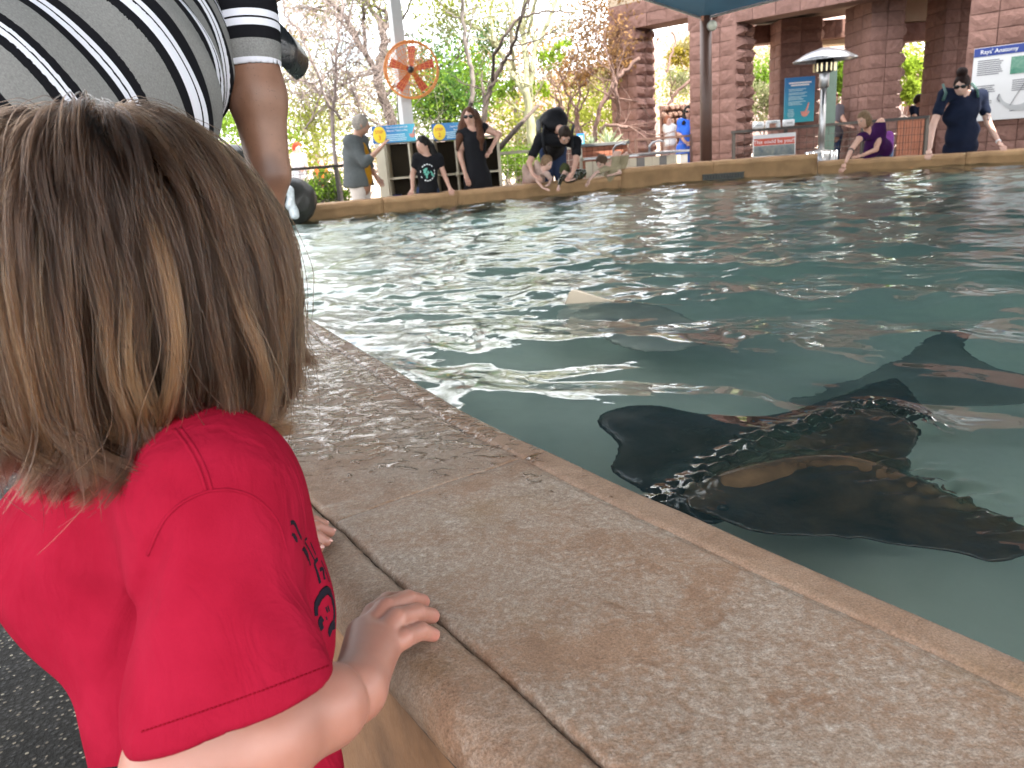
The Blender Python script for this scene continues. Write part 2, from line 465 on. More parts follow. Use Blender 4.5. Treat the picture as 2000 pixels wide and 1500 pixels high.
def annulus_ground():
    # the ground sheet with the pool cut out of it
    ring = POOL[::2]; c = ring.mean(0); V = []; Fs = []; n = len(ring)
    d = ring-c; L = np.linalg.norm(d, axis=1)[:, None]
    inner = ring+d/L*0.12
    rings = [inner, c+d*1.35, c+d/L*14, c+d/L*40, c+d/L*160, c+d/L*900]
    for r in rings: V += [(x, y, 0.0) for x, y in r]
    for i in range(len(rings)-1):
        for k in range(n):
            k2 = (k+1) % n; Fs.append((i*n+k, (i+1)*n+k, (i+1)*n+k2, i*n+k2))
    return np_mesh('ground', V, Fs, ground_mat())
tag(annulus_ground(), kind='structure')

# ---- pool floor
def floor_mat():
    t = NT('pool_floor_paint'); p = t.n('ShaderNodeNewGeometry').outputs['Position']
    a = t.noise(p, 1.2, 5); b = t.noise(p, 14, 5)
    c = t.ramp(a, [(0.3, (0.74, 0.80, 0.68)), (0.7, (0.82, 0.87, 0.76))])
    c = t.mix(t.ramp(b, [(0.45, 0.0), (0.75, 0.35)]), c, (0.64, 0.70, 0.58))
    t.bsdf(Base_Color=c, Roughness=0.8, Normal=t.bump(b, 0.2, 0.01)); return t.m
FLOORM = floor_mat()
n_ = len(POOL)
def floor_mesh():
    xs = np.linspace(-4, 10.4, 73); ys = np.linspace(-2.6, 12.2, 75); X, Yy = np.meshgrid(xs, ys, indexing='ij'); Pq = np.stack([X.ravel(), Yy.ravel()], 1)
    d = np.full(len(Pq), 1e9)
    for a, b in zip(EC[:-1:4], EC[4::4]):
        e = b-a; t = np.clip(((Pq-a)@e)/(e@e), 0, 1); d = np.minimum(d, np.linalg.norm(Pq-a-t[:, None]*e, axis=1))
    s = np.clip((d-0.7)/2.6, 0, 1); s = s*s*(3-2*s); Z = FLOOR-0.75*s+0.01*np.sin(Pq[:, 0]*5)*np.sin(Pq[:, 1]*4)
    idx = np.arange(len(Pq)).reshape(X.shape); Qf = np.stack([idx[:-1, :-1], idx[1:, :-1], idx[1:, 1:], idx[:-1, 1:]], -1).reshape(-1, 4)
    return np_mesh('pool_floor', np.column_stack([Pq, Z]), Qf, FLOORM, smooth=True)
tag(floor_mesh(), kind='structure')

# ---- coping material
def coping_mat():
    t = NT('stamped_tan_concrete'); g = t.n('ShaderNodeNewGeometry'); p = g.outputs['Position']
    sep = t.n('ShaderNodeSeparateXYZ', {0: p}); y = sep.outputs[1]
    big = t.noise(p, 4.5, 6, 0.6, 0.6); mid = t.noise(p, 18, 7, 0.68, 0.8); fine = t.noise(p, 120, 6, 0.7); grit = t.noise(p, 520, 3, 0.6)
    tan = t.ramp(mid, [(0.25, (0.185, 0.106, 0.066)), (0.5, (0.255, 0.155, 0.099)), (0.8, (0.325, 0.208, 0.138))])
    # pale lime bloom, worn through in blotches
    m1 = t.math('ADD', t.math('MULTIPLY', mid, 0.40), t.math('ADD', t.math('MULTIPLY', fine, 0.40), t.math('MULTIPLY', big, 0.75)))
    bloom = t.ramp(m1, [(0.68, 0.0), (0.80, 0.6), (0.95, 0.95)])
    grey = t.ramp(fine, [(0.34, (0.19, 0.138, 0.100)), (0.52, (0.295, 0.235, 0.185)), (0.68, (0.43, 0.37, 0.31))])
    att = t.n('ShaderNodeAttribute', attribute_name='smoothpart').outputs['Fac']
    bl = t.math('MULTIPLY', bloom, t.math('SUBTRACT', 1.0, t.math('MULTIPLY', att, 0.75)))
    c = t.mix(bl, tan, grey)
    ogre = t.ramp(t.noise(p, 7, 3), [(0.58, 0.0), (0.72, 0.5)])
    c = t.mix(ogre, c, (0.22, 0.13, 0.062))
    pit = t.ramp(t.noise(p, 330, 2), [(0.30, 0.75), (0.40, 0.0)])
    c = t.mix(t.math('MULTIPLY', pit, 0.35), c, (0.14, 0.10, 0.07))
    # film of water: patches that get more frequent away from the camera and towards the pool
    wn = t.noise(t.n('ShaderNodeMapping', {'Vector': p, 'Rotation': (0, 0, 0.2), 'Scale': (0.75, 1.2, 1)}).outputs[0], 36, 3, 0.5, 0.9)
    wm = t.n('ShaderNodeMapRange', {0: y, 1: 0.80, 2: 1.25, 3: -0.40, 4: 0.10}).outputs[0]
    up = t.n('ShaderNodeSeparateXYZ', {0: g.outputs['Normal']}).outputs[2]
    film = t.math('ADD', t.math('ADD', wn, wm), t.math('MULTIPLY', t.math('SUBTRACT', big, 0.5), 0.35))
    wet = t.ramp(film, [(0.50, 0.0), (0.53, 1.0)])
    damp = t.ramp(film, [(0.30, 0.0), (0.56, 1.0)])
    c = t.mix(t.math('MULTIPLY', damp, 0.5), c, t.mix(1.0, c, (0.62, 0.56, 0.50), 'MULTIPLY'))
    c = t.mix(1.0, c, t.ramp(t.noise(p, 420, 3, 0.75), [(0.30, (0.62, 0.60, 0.58)), (0.5, (1.0, 1.0, 1.0)), (0.70, (1.3, 1.3, 1.32))]), 'MULTIPLY')
    h = t.math('ADD', t.math('MULTIPLY', mid, 0.9), t.math('ADD', t.math('MULTIPLY', fine, 0.5), t.math('MULTIPLY', grit, 0.22)))
    nb = t.bump(h, 0.55, 0.006)
    dome = t.ramp(film, [(0.48, 0.0), (0.58, 0.8), (0.75, 1.0)])
    nb = t.mix(wet, nb, t.bump(dome, 0.8, 0.004))
    nb2 = t.bump(dome, 0.65, 0.005, nb)
    ro = t.mix(wet, t.ramp(fine, [(0.3, 0.42), (0.7, 0.66)]), (0.11, 0.11, 0.11))
    b = t.bsdf(Base_Color=c, Roughness=ro, Normal=nb2); b.inputs['Specular IOR Level'].default_value = 0.27
    return t.m
COPING = coping_mat()
GROUT = M('dark_grout', (0.085, 0.058, 0.042), 0.9, 0.3, 60, 0.6, 300)
WALLF = M('tan_wall_render', (0.21, 0.108, 0.054), 0.7, 0.42, 9, 0.9, 34)
FARM = M('ochre_pool_wall', (0.36, 0.21, 0.105), 0.75, 0.25, 5, 0.5, 40)

def sweep(curve, prof, s0, s1, ds, zfun=None, disp=0.0, edge=0.0, seed=0, ends=True):
    """sweep a (w, z) profile along a plan curve; w runs to the left-hand outer side"""
    seg = np.diff(curve, axis=0); L = np.concatenate([[0], np.cumsum(np.linalg.norm(seg, axis=1))])
    s1 = min(s1, L[-1]); m = max(2, int((s1-s0)/ds)+1); S = np.linspace(s0, s1, m)
    cx = np.interp(S, L, curve[:, 0]); cy = np.interp(S, L, curve[:, 1])
    tx = np.gradient(cx, S); ty = np.gradient(cy, S); l = np.hypot(tx, ty); tx /= l; ty /= l
    nx, ny = -ty, tx
    V = []; k = len(prof); r = np.random.RandomState(seed)
    W_ = np.array([p[0] for p in prof]); Z = np.array([p[1] for p in prof])
    Wm = np.repeat(W_[None], m, 0)
    if edge:
        e1 = edge*(np.sin(S*37+seed)+0.7*np.sin(S*91+2*seed)+0.6*np.sin(S*210+seed)+0.5*r.normal(size=m))
        e2 = edge*(np.sin(S*41+3*seed)+0.7*np.sin(S*83+seed)+0.6*np.sin(S*190)+0.5*r.normal(size=m))
        f = (W_-W_.min())/(W_.max()-W_.min()); Wm = Wm+np.outer(e1, (1-f)**6)+np.outer(e2, f**6)
    Zm = np.repeat(Z[None], m, 0)
    X = cx[:, None]+nx[:, None]*Wm; Yy = cy[:, None]+ny[:, None]*Wm
    if zfun is not None: Zm = Zm+zfun(S)[:, None]
    if disp: Zm = Zm+wav(np.stack([X, Yy, Zm*0], -1).reshape(-1, 3).astype(np.float32), 22, disp, 3).reshape(X.shape)+wav(np.stack([X, Yy, Zm*0], -1).reshape(-1, 3).astype(np.float32), 75, disp*0.5, 5).reshape(X.shape)
    V = np.stack([X, Yy, Zm], -1).reshape(-1, 3)
    i, j = np.meshgrid(np.arange(m-1), np.arange(k-1), indexing='ij'); a = (i*k+j).ravel()
    Q = np.stack([a, a+1, a+k+1, a+k], 1)[:, ::-1]
    Fs = [tuple(q) for q in Q]
    if ends: Fs += [tuple(range(k)), tuple((m-1)*k+q for q in range(k-1, -1, -1))]
    return V, Fs
def curve_s(curve, p):
    seg = np.diff(curve, axis=0); L = np.concatenate([[0], np.cumsum(np.linalg.norm(seg, axis=1))])
    d = np.linalg.norm(curve-np.array(p), axis=1); return L[np.argmin(d)]
def arc(cx, cz, r, a0, a1, n): return [(cx+r*cos(a), cz+r*sin(a)) for a in np.linspace(a0, a1, n)]

ledge = thing('pool_wall', 'low tan concrete pool wall with wide stamped coping the child leans on', 'pool wall', (0.4, 0.6, 0))
sj = curve_s(EC, (0.057, 1.135)); Ltot = np.linalg.norm(np.diff(EC, axis=0), axis=1).sum()
joints = [0, sj-1.65, sj, sj+1.55, sj+3.1, sj+4.7, sj+6.3, Ltot]
for q in range(len(joints)-1):
    a, b = joints[q]+0.0014, joints[q+1]-0.0014
    ds = 0.006 if q in (1, 2) else 0.03
    wn_ = 60 if q in (1, 2) else 12
    t5 = TOP
    slab = [(0.0625, t5-0.016)]+[(0.0615, t5-0.006), (0.064, t5-0.002)]+[(w, t5) for w in np.linspace(0.068, 0.356, wn_)]+[(0.360, t5-0.002), (0.3625, t5-0.006), (0.3615, t5-0.016)]
    V, Fs = sweep(EC, slab, a, b, ds, disp=0.0012, edge=0.0005, seed=q+1)
    np_mesh('coping_slab', V, Fs, COPING, ledge, True)
    inner = [(0.03, t5-0.09), (0.004, t5-0.088)]+arc(0.022, t5-0.022, 0.022, pi, pi/2, 7)+[(w, t5) for w in np.linspace(0.026, 0.050, 6)]+[(0.0575, t5-0.003), (0.0585, t5-0.016)]
    V, Fs = sweep(EC, inner, a+0.0004, b-0.0004, ds, disp=0.0009, edge=0.0004, seed=q+11)
    np_mesh('inner_bullnose', V, Fs, COPING, ledge, True, attrs={'smoothpart': ('POINT', 'FLOAT', np.ones(len(V)))})
    outer = [(0.3662, t5-0.016), (0.3668, t5-0.004)]+[(w, t5-0.001) for w in np.linspace(0.374, 0.400, 7)]+arc(0.402, t5-0.034, 0.033, pi/2, -pi/2*0.75, 10)+[(0.40, t5-0.085)]
    V, Fs = sweep(EC, outer, a+0.0004, b-0.0004, ds, disp=0.0016, edge=0.0006, seed=q+21)
    np_mesh('outer_bullnose', V, Fs, COPING, ledge, True, attrs={'smoothpart': ('POINT', 'FLOAT', np.full(len(V), 0.5))})
V, Fs = sweep(EC, [(0.012, TOP-0.09), (0.012, TOP-0.011), (0.412, TOP-0.011), (0.412, TOP-0.09)], 0, Ltot, 0.03)
np_mesh('grout_bed', V, Fs, GROUT, ledge)
V, Fs = sweep(EC, [(0.045, TOP-0.02), (0.045, TOP-0.0035), (0.075, TOP-0.0035), (0.075, TOP-0.02)], 0, Ltot, 0.01, disp=0.0012)
np_mesh('joint_fill', V, Fs, COPING, ledge, True)
V, Fs = sweep(EC, [(0.02, FLOOR-0.95), (0.02, TOP-0.05), (0.405, TOP-0.05)]+[(0.405, z) for z in np.linspace(TOP-0.06, 0.0, 14)]+[(0.405, -0.05)], 0, Ltot, 0.03, disp=0.004)
np_mesh('wall_body', V, Fs, WALLF, ledge, True)

# ---- far pool wall (its top steps up in the middle)
farw = thing('pool_wall', 'ochre concrete far pool wall that visitors lean over', 'pool wall', (1.2, 10.9, 0))
SF = np.linalg.norm(np.diff(FC, axis=0), axis=1).sum()
sa, sb = curve_s(FC, Y(1222, 335, 10.95)[:2]), curve_s(FC, (4.45, 10.93))
cuts = [0, curve_s(FC, Y(742, 390, 9.7)[:2]), curve_s(FC, Y(906, 375, 10.1)[:2]), sa, lerp(sa, sb, 0.5), sb, curve_s(FC, (6.0, 10.2)), SF]
FTOP = []
for q in range(len(cuts)-1):
    hi = 0.105 if q in (3, 4) else (0.015 if q < 3 else 0.0)
    t5 = TOP+hi
    prof = [(0.02, FLOOR-0.95), (0.02, t5-0.075), (0.0, t5-0.07)]+arc(0.02, t5-0.02, 0.02, pi, pi/2, 5)+[(w, t5) for w in np.linspace(0.05, 0.26, 6)]+arc(0.30, t5-0.03, 0.03, pi/2, 0, 5)+[(0.33, 0)]
    V, Fs = sweep(FC, prof, cuts[q]+(0.003 if q else 0), cuts[q+1]-0.003, 0.06, disp=0.004, edge=0.003, seed=q+5)
    np_mesh('wall_section', V, Fs, FARM, farw, True)
# right-hand return of the pool wall, outside the picture, closes the pool
RC = catmull(RIGHT, 8)
V, Fs = sweep(RC, [(0.02, FLOOR-0.95), (0.02, TOP-0.07), (0, TOP-0.065), (0, TOP-0.01), (0.01, TOP), (0.32, TOP), (0.33, TOP-0.01), (0.33, 0)], 0.02, 99, 0.15, disp=0.003)
np_mesh('wall_section', V, Fs, FARM, farw, True)
# dark skimmer grate in the far wall
def far_pt(px, py, off=0.0):
    r = rayd(px, py)
    for a, b in zip(FC[:-1], FC[1:]):
        e = b-a; Mx = np.array([[r[0], -e[0]], [r[1], -e[1]]]); 
        if abs(np.linalg.det(Mx)) < 1e-9: continue
        t, u = np.linalg.solve(Mx, a-CC[:2])
        if 0 <= u <= 1 and t > 2:
            p = CC+r*t; n = nrm([e[1], -e[0], 0]); return p+n*off, nrm([e[0], e[1], 0]), n
    return None
g0, gt, gn = far_pt(1412, 344, 0.012)
grate = thing('grate', 'dark slotted skimmer grate set in the raised far pool wall at the waterline', 'grate', g0)
mb = MB(); Rg = np.stack([gt, -gn, np.array([0, 0, 1.0])], 1)
mb.box(g0, (0.29, 0.006, 0.035), Rg); mb.build('back_plate', M('black_plastic', (0.012, 0.012, 0.011), 0.5), grate)
mb = MB()
for k in range(15): mb.box(g0+gt*(-0.27+k*0.0385)+gn*0.012, (0.006, 0.008, 0.034), Rg)
mb.box(g0+gn*0.012+np.array([0, 0, 0.038]), (0.295, 0.01, 0.006), Rg); mb.box(g0+gn*0.012-np.array([0, 0, 0.038]), (0.295, 0.01, 0.006), Rg)
mb.build('bars', M('dark_olive_plastic', (0.03, 0.03, 0.02), 0.5), grate)

# ---- water
RAYB_PX = np.array([(580, 690), (740, 545), (900, 470), (1050, 415), (1330, 305), (1440, 290), (1530, 330), (1600, 400)])
RIP2 = np.array([G(1050+x/2.105, 650+y/2.105, WATER)[:2] for x, y in [(900, 520), (1150, 500), (1350, 540), (1550, 600), (1800, 690), (2050, 790)]])
RIP = np.array([G(1050+x/2.105, 650+y/2.105, WATER)[:2] for x, y in RAYB_PX])
def line_d(P, L):
    d = np.full(len(P), 1e9)
    for a, b in zip(L[:-1], L[1:]):
        e = b-a; t = np.clip(((P-a)@e)/(e@e), 0, 1); d = np.minimum(d, np.linalg.norm(P-a-t[:, None]*e, axis=1))
    return d
def wave_h(P):
    x, y = P[:, 0], P[:, 1]; h = np.zeros(len(P)); r = np.random.RandomState(5)
    wx = x+0.05*np.sin(3.1*y+1.3*x)+0.03*np.sin(7.3*x-2.2*y); wy = y+0.05*np.sin(2.7*x+1.9*y+2)+0.03*np.sin(6.1*y+3.3*x)
    dist = np.hypot(x, y)
    act = 0.55+0.55*np.clip((dist-1.3)/2.0, 0, 1)*np.clip(1.15-0.085*np.maximum(x, -1), 0.55, 1.2)
    for i in range(80):
        lam = exp(r.uniform(math.log(0.06), math.log(0.85))); th = r.normal(1.2, 0.85); k = 2*pi/lam
        s = 0.019*(1.15 if lam > 0.3 else 0.95)
        a = s/k
        hh = a*np.sin(k*(cos(th)*wx+sin(th)*wy)+r.uniform(0, 6.28))
        if lam < 0.22: hh = hh*np.clip((dist-1.2)/2.0, 0.08, 1)*np.clip(1.35-0.16*np.maximum(x+1, 0), 0.45, 1.35)
        h += hh
    h *= act
    # wake and ripples over the ray that breaks the surface
    d = line_d(P, RIP); e = np.exp(-(d/0.045)**2); m = d < 0.2
    if m.any():
        q = P[m]; rip = np.zeros(m.sum())
        for i in range(16):
            lam = r.uniform(0.018, 0.05); th = r.uniform(0, pi); rip += lam*0.035*np.sin(2*pi/lam*(cos(th)*q[:, 0]+sin(th)*q[:, 1])+r.uniform(0, 6.28))
        h[m] += e[m]*(0.012+rip*1.1)
    d = line_d(P, RIP2); m = d < 0.2
    if m.any():
        q = P[m]; rip = np.zeros(m.sum())
        for i in range(14):
            lam = r.uniform(0.022, 0.07); th = r.normal(1.9, 0.5); rip += lam*0.036*np.sin(2*pi/lam*(cos(th)*q[:, 0]+sin(th)*q[:, 1])+r.uniform(0, 6.28))
        h[m] += np.exp(-(d[m]/0.06)**2)*rip
    return h
yv = [-2.4]
while yv[-1] < 11.6:
    y_ = yv[-1]; yv.append(y_+(0.0042+0.0036*max(y_-0.35, 0)*0.74 if y_ > 0.3 else 0.0042+0.05*min(1, 0.3-y_)))
yv = np.array(yv)
uv = np.linspace(-0.62, 1.0, 560); du = uv[1]-uv[0]
uo = [uv[-1]]; st = du
while uo[-1] < 9: st *= 1.06; uo.append(uo[-1]+st)
ul = [uv[0]]; st = du
while ul[-1] > -2.5: st *= 1.08; ul.append(ul[-1]-st)
uv = np.concatenate([ul[::-1][:-1], uv, uo[1:]])
Yg, Ug = np.meshgrid(yv, uv, indexing='ij'); Xg = Ug*(np.maximum(Yg, 0)+0.75)
P2 = np.stack([Xg.ravel(), Yg.ravel()], 1)
rough = (P2[:, 0] > -4) & (P2[:, 0] < 10)
ins = np.zeros(len(P2), bool); ins[rough] = poly_sd(P2[rough], POOL[::3]) < 0.012
idm = np.arange(len(P2)).reshape(Yg.shape)
Q = np.stack([idm[:-1, :-1], idm[:-1, 1:], idm[1:, 1:], idm[1:, :-1]], -1).reshape(-1, 4)
Q = Q[ins[Q].all(1)]; used = np.unique(Q); rm = np.full(len(P2), -1); rm[used] = np.arange(len(used)); Q = rm[Q]; P2 = P2[used]
def water_mat():
    t = NT('pool_water'); p = t.n('ShaderNodeNewGeometry').outputs['Position']
    sep = t.n('ShaderNodeSeparateXYZ', {0: p})
    n1 = t.noise(p, 16, 2, 0.5, 0.4)
    amp = t.n('ShaderNodeMapRange', {0: sep.outputs[1], 1: 1.6, 2: 4.0, 3: 0.03, 4: 0.22}).outputs[0]
    bp = t.n('ShaderNodeBump', {'Height': n1, 'Strength': amp, 'Distance': 0.02}).outputs[0]
    fr = t.n('ShaderNodeFresnel', {'IOR': 1.42, 'Normal': bp})
    tr = t.n('ShaderNodeBsdfRefraction', {'Color': (0.98, 0.99, 0.985, 1), 'Roughness': 0.0, 'IOR': 1.33, 'Normal': bp})
    gl = t.n('ShaderNodeBsdfGlossy', {'Color': (1, 1, 1, 1), 'Roughness': 0.015, 'Normal': bp})
    mk = t.n('ShaderNodeBsdfDiffuse', {'Color': (0.36, 0.58, 0.48, 1)}); tm = t.n('ShaderNodeMixShader', {0: 0.012, 1: tr.outputs[0], 2: mk.outputs[0]})
    ms = t.n('ShaderNodeMixShader', {0: fr.outputs[0], 1: tm.outputs[0], 2: gl.outputs[0]})
    t.set(t.out.inputs['Volume'], t.n('ShaderNodeVolumeAbsorption', {'Color': (0.34, 0.74, 0.64, 1), 'Density': 0.20}).outputs[0])
    return t.done(ms.outputs[0])
water = np_mesh('water', np.column_stack([P2, WATER+wave_h(P2)]), Q, water_mat(), smooth=True)
tag(water, kind='structure')

# ---- canopy over the pool, on poles
CA = Y(1373, 34, 12.3); CB = Y(785, -135, 11.4); pn_ = np.cross(rayd(1373, 34), rayd(1560, 0)); CCn = np.array([11.0, 7.6, 0.0]); CCn[2] = CAMH-(pn_[0]*11.0+pn_[1]*7.6)/pn_[2]
CV = np.array([CA, CB, (-3.4, 8.6, 4.3), (-3.2, 2.5, 4.5), (-3.0, -3.0, 4.5), (1.0, -3.3, 4.5), (5.2, -3.1, 4.2), (11.5, 3.2, 3.3), CCn])
peak = np.array([1.6, 4.2, 5.6])
def canopy():
    V = []; Fs = []; N = 14; m = len(CV)
    for i in range(m):
        a, b = CV[i], CV[(i+1) % m]; base = len(V)
        for r in range(N+1):
            for k in range(N+1):
                u, v = r/N, k/N; e = lerp(a, b, v); inn = nrm(peak-(a+b)/2)
                e = e+inn*(0.35 if i else 0.10)*4*v*(1-v)      # scalloped edge
                p = lerp(e, peak, u); p = p-np.array([0, 0, 1])*0.35*sin(pi*u)*(0.6+0.4*cos(2*pi*v)); V.append(p)
        for r in range(N):
            for k in range(N):
                q = base+r*(N+1)+k; Fs.append((q, q+N+1, q+N+2, q+1))
    return V, Fs
V, Fs = canopy()
canopyo = thing('canopy', 'dark blue fabric shade canopy stretched over the pool to the brown post', 'canopy', (1.2, 3.6, 0))
cm = M('blue_canopy_fabric', (0.035, 0.095, 0.15), 0.8, 0.12, 3, 0.1, 200, trans=0.05)
np_mesh('fabric', V, Fs, cm, canopyo, True)
mb = MB()
for i in range(len(CV)):
    a, b = CV[i], CV[(i+1) % len(CV)]; inn = nrm(peak-(a+b)/2)
    mb.tube([lerp(a, b, v)+inn*(0.35 if i else 0.10)*4*v*(1-v)-np.array([0, 0, 0.02]) for v in np.linspace(0, 1, 15)], 0.018, 6)
mb.build('edge_cable', M('galvanised', (0.5, 0.5, 0.5), 0.4, metal=0.8), canopyo)
def post(name, label, base, top, r, mat, parts):
    o = thing(name, label, 'post', (base[0], base[1], 0)); return o
brown = M('brown_paint', (0.085, 0.042, 0.03), 0.45, 0.08)
grey = M('pale_grey_paint', (0.50, 0.50, 0.50), 0.5, 0.05)
bp0 = Y(1379, 300, 12.3)
o = thing('canopy_post', 'round brown steel post in front of the building holding the canopy corner', 'post', (bp0[0], bp0[1], 0))
MB().lathe((bp0[0], bp0[1], 0), [(0.088, 0), (0.088, 2.95)], 20).build('pole', brown, o, True)
MB().lathe((bp0[0], bp0[1], 0), [(0.16, 0), (0.16, 0.02), (0.1, 0.04)], 20).build('base_plate', brown, o)
MB().bbox((bp0[0]+0.03, bp0[1]-0.02, 2.92), (0.10, 0.10, 0.09)).build('cap_bracket', brown, o)
gp = Y(790, 200, 11.45)
o = thing('canopy_post', 'square pale grey post behind the round cage fan', 'post', (gp[0], gp[1], 0))
Rp = np.array(Matrix.Rotation(radians(28), 3, 'Z'))
MB().bbox((gp[0], gp[1], 2.25), (0.075, 0.075, 2.25), Rp, 0.006).build('pole', grey, o)
MB().tube([(gp[0]-0.07, gp[1]-0.09, 1.95), (gp[0]-0.1, gp[1]-0.09, 1.6), (gp[0]-0.095, gp[1]-0.09, 1.2), (gp[0]-0.12, gp[1]-0.09, 0.6)], 0.006, 5).build('cable', M('black_rubber', (0.02, 0.02, 0.02)), o, True)
for x, y, z, l in [(-3.0, -3.1, 4.5, 'square grey canopy post behind the viewer on the paving'), (5.3, -3.2, 4.2, 'square grey canopy post outside the right end of the pool wall')]:
    o = thing('canopy_post', l, 'post', (x, y, 0))
    MB().bbox((x, y, z/2), (0.07, 0.07, z/2), None, 0.006).build('pole', grey, o)
tag(np_mesh('path', [(x, y, 0.006) for x, y in ((-14, -12), (9, -12), (7.5, -1.5), (1.2, -1.0), (-3.5, -0.9), (-14, -4))], [(0, 1, 2, 3, 4, 5)], M('bounce_concrete', (0.34, 0.31, 0.27), 0.9, 0.12, 2, 0.3, 40)), kind='structure')  # unseen pale slab added behind the camera to bounce sunlight under the canopy

# ---- floodlight on the brown post
fl = Y(1391, 50, 12.15)
o = thing('floodlight', 'small round pale floodlight at the top of the brown post', 'lamp', fl)
MB().lathe(fl, [(0.02, 0.12), (0.07, 0.06), (0.075, 0.0), (0.068, -0.01)], 16, (0.1, 1, 0.1)).build('housing', M('grey_cast_metal', (0.25, 0.24, 0.22), 0.5), o, True)
MB().lathe(fl-np.array([0, 0.012, 0]), [(0.064, 0.0), (0.05, -0.012), (0.0, -0.016)], 16, (0.1, 1, 0.1), False).build('lens', M('frosted_lens', (0.62, 0.62, 0.52), 0.25), o, True)
# ================================================================== rays
def px7(L): return [(1050+x/2.105, 650+y/2.105) for x, y in L]
def ray_body(outline_px, z0, T, spine=None, fall=0.10, h=0.009, tilt=None):
    o = catmull(np.array([GR(x, y, z0)[:2] for x, y in outline_px]), 5, True)
    sp = None if spine is None else catmull(np.array([GR(x, y, z0)[:2] for x, y in spine]), 6)
    def f(X):
        d = poly_sd(X[:, :2], o); th = T*np.sqrt(np.clip(1-np.exp(np.minimum(d, 0)/fall), 0, 1))
        if sp is not None: th = th+0.030*np.exp(-(line_d(X[:, :2], sp)/0.06)**2)*np.clip(-d/0.04, 0, 1)
        zc = z0+(0 if tilt is None else tilt(X))
        e = np.abs(X[:, 2]-zc)-th
        return np.maximum(e, d*0.8).astype(np.float32)
    lo = np.array([*o.min(0), z0-0.12])-0.02; hi = np.array([*o.max(0), z0+0.12])+0.02
    V, Qd = surface(f, lo, hi, h); return relax(V, Qd, 2), Qd
def ray_mat(name, a, b):
    t = NT(name); p = t.co(); n1 = t.noise(p, 9, 6, 0.6, 0.5); n2 = t.noise(p, 90, 4)
    c = t.ramp(n1, [(0.3, a), (0.75, b)])
    t.bsdf(Base_Color=c, Roughness=0.12, Normal=t.bump(n2, 0.25, 0.004)); return t.m
RAYD = ray_mat('dark_ray_skin', (0.018, 0.015, 0.012), (0.050, 0.040, 0.030))
RAYB = ray_mat('brown_ray_skin', (0.020, 0.015, 0.010), (0.12, 0.075, 0.04))
eyem = M('wet_black_eye', (0.01, 0.01, 0.01), 0.1)
r1 = thing('ray', 'dark ray gliding under the surface with one wing by the near wall', 'ray', G(1400, 850, 0.27))
V, Qd = ray_body(px7([(240, 375), (300, 325), (480, 303), (680, 340), (860, 347), (1060, 310), (1230, 245), (1440, 178), (1515, 195), (1580, 270), (1600, 340), (1550, 480), (1300, 580), (1000, 680), (860, 760), (700, 800), (560, 740), (400, 640), (290, 560), (318, 465)]), 0.28, 0.020, [px7([(560, 660)])[0], px7([(900, 520)])[0], px7([(1300, 420)])[0]])
np_mesh('body', V, Qd, RAYD, r1)
r2 = thing('ray', 'brown backed ray just below the surface with rippled water over its back', 'ray', G(1680, 970, 0.34))
V, Qd = ray_body(px7([(575, 695), (640, 610), (740, 550), (1050, 425), (1330, 312), (1480, 330), (1590, 420), (1540, 555), (1640, 620), (1800, 680), (2010, 770), (2110, 810), (2080, 900), (2010, 945), (1880, 972), (1700, 918), (1450, 880), (1330, 850), (1290, 862), (1220, 845), (1130, 848), (900, 838), (720, 775)]), 0.364, 0.014, px7([(760, 620), (1050, 560), (1300, 560), (1550, 640)]), 0.09)
np_mesh('body', V, Qd, RAYB, r2)
for p in px7([(700, 600), (760, 720)]): MB().ball(GR(*p, 0.382), 0.010).build('eye', eyem, r2, True)
MB().tube([GR(*p, 0.33) for p in catmull(px7([(1540, 590), (1590, 590), (1640, 600), (1690, 615)]), 6)], list(np.linspace(0.010, 0.003, 19)), 8).build('tail', RAYB, r2, True)
r3 = thing('ray', 'distant ray shadowy near the pool floor at the right edge', 'ray', G(1800, 700, 0.0))
V, Qd = ray_body(px7([(1010, 290), (1060, 235), (1200, 215), (1340, 150), (1500, 85), (1640, 8), (1745, -5), (1790, 50), (1860, 110), (2000, 160), (2150, 200), (2100, 260), (1800, 300), (1500, 285), (1200, 320)]), 0.08, 0.03, None, 0.15, 0.016)
np_mesh('body', V, Qd, M('grey_ray_skin', (0.17, 0.20, 0.17), 0.6), r3)
# ray with a pale wing tip lifted out of the water
r4 = thing('ray', 'pale ray lifting one cream wing tip out of the rippled water', 'ray', G(1180, 590, 0.38))
def wing():
    P = [G(1093, 604, 0.39), G(1095, 580, WATER), G(1098, 566, WATER+0.0), G(1108, 562, WATER)]
    b0 = G(1098, 600, 0.395); b1 = G(1255, 592, 0.385); b2 = G(1330, 612, 0.36)
    V = []; Fs = []; N, K = 22, 10
    for i in range(N):
        u = i/(N-1); root = lerp(b0, b1, u) if u < 0.7 else lerp(lerp(b0, b1, 0.7), b2, (u-0.7)/0.3)
        hgt = 0.085*max(0.0, (1-u)**1.9)*(1-exp(-u*22)) + 0.012*(1-u)
        for k in range(K):
            v = k/(K-1); bend = np.array([0.012*v*v, 0.05*(1-v)*0-0.03*v*(1-u), hgt*v])
            V.append(root+bend)
    n = len(V); V += [p+np.array([0.001, 0.012, -0.002])*(1-0.7*((i % K)/(K-1))) for i, p in enumerate(V)]
    for i in range(N-1):
        for k in range(K-1):
            a = i*K+k; Fs += [(a, a+K, a+K+1, a+1), (n+a, n+a+1, n+a+K+1, n+a+K)]
        a = i*K+K-1; Fs.append((a, a+K, n+a+K, n+a)); a = i*K; Fs.append((a, n+a, n+a+K, a+K))
    for k in range(K-1): Fs += [(k, k+1, n+k+1, n+k)]
    return V, Fs
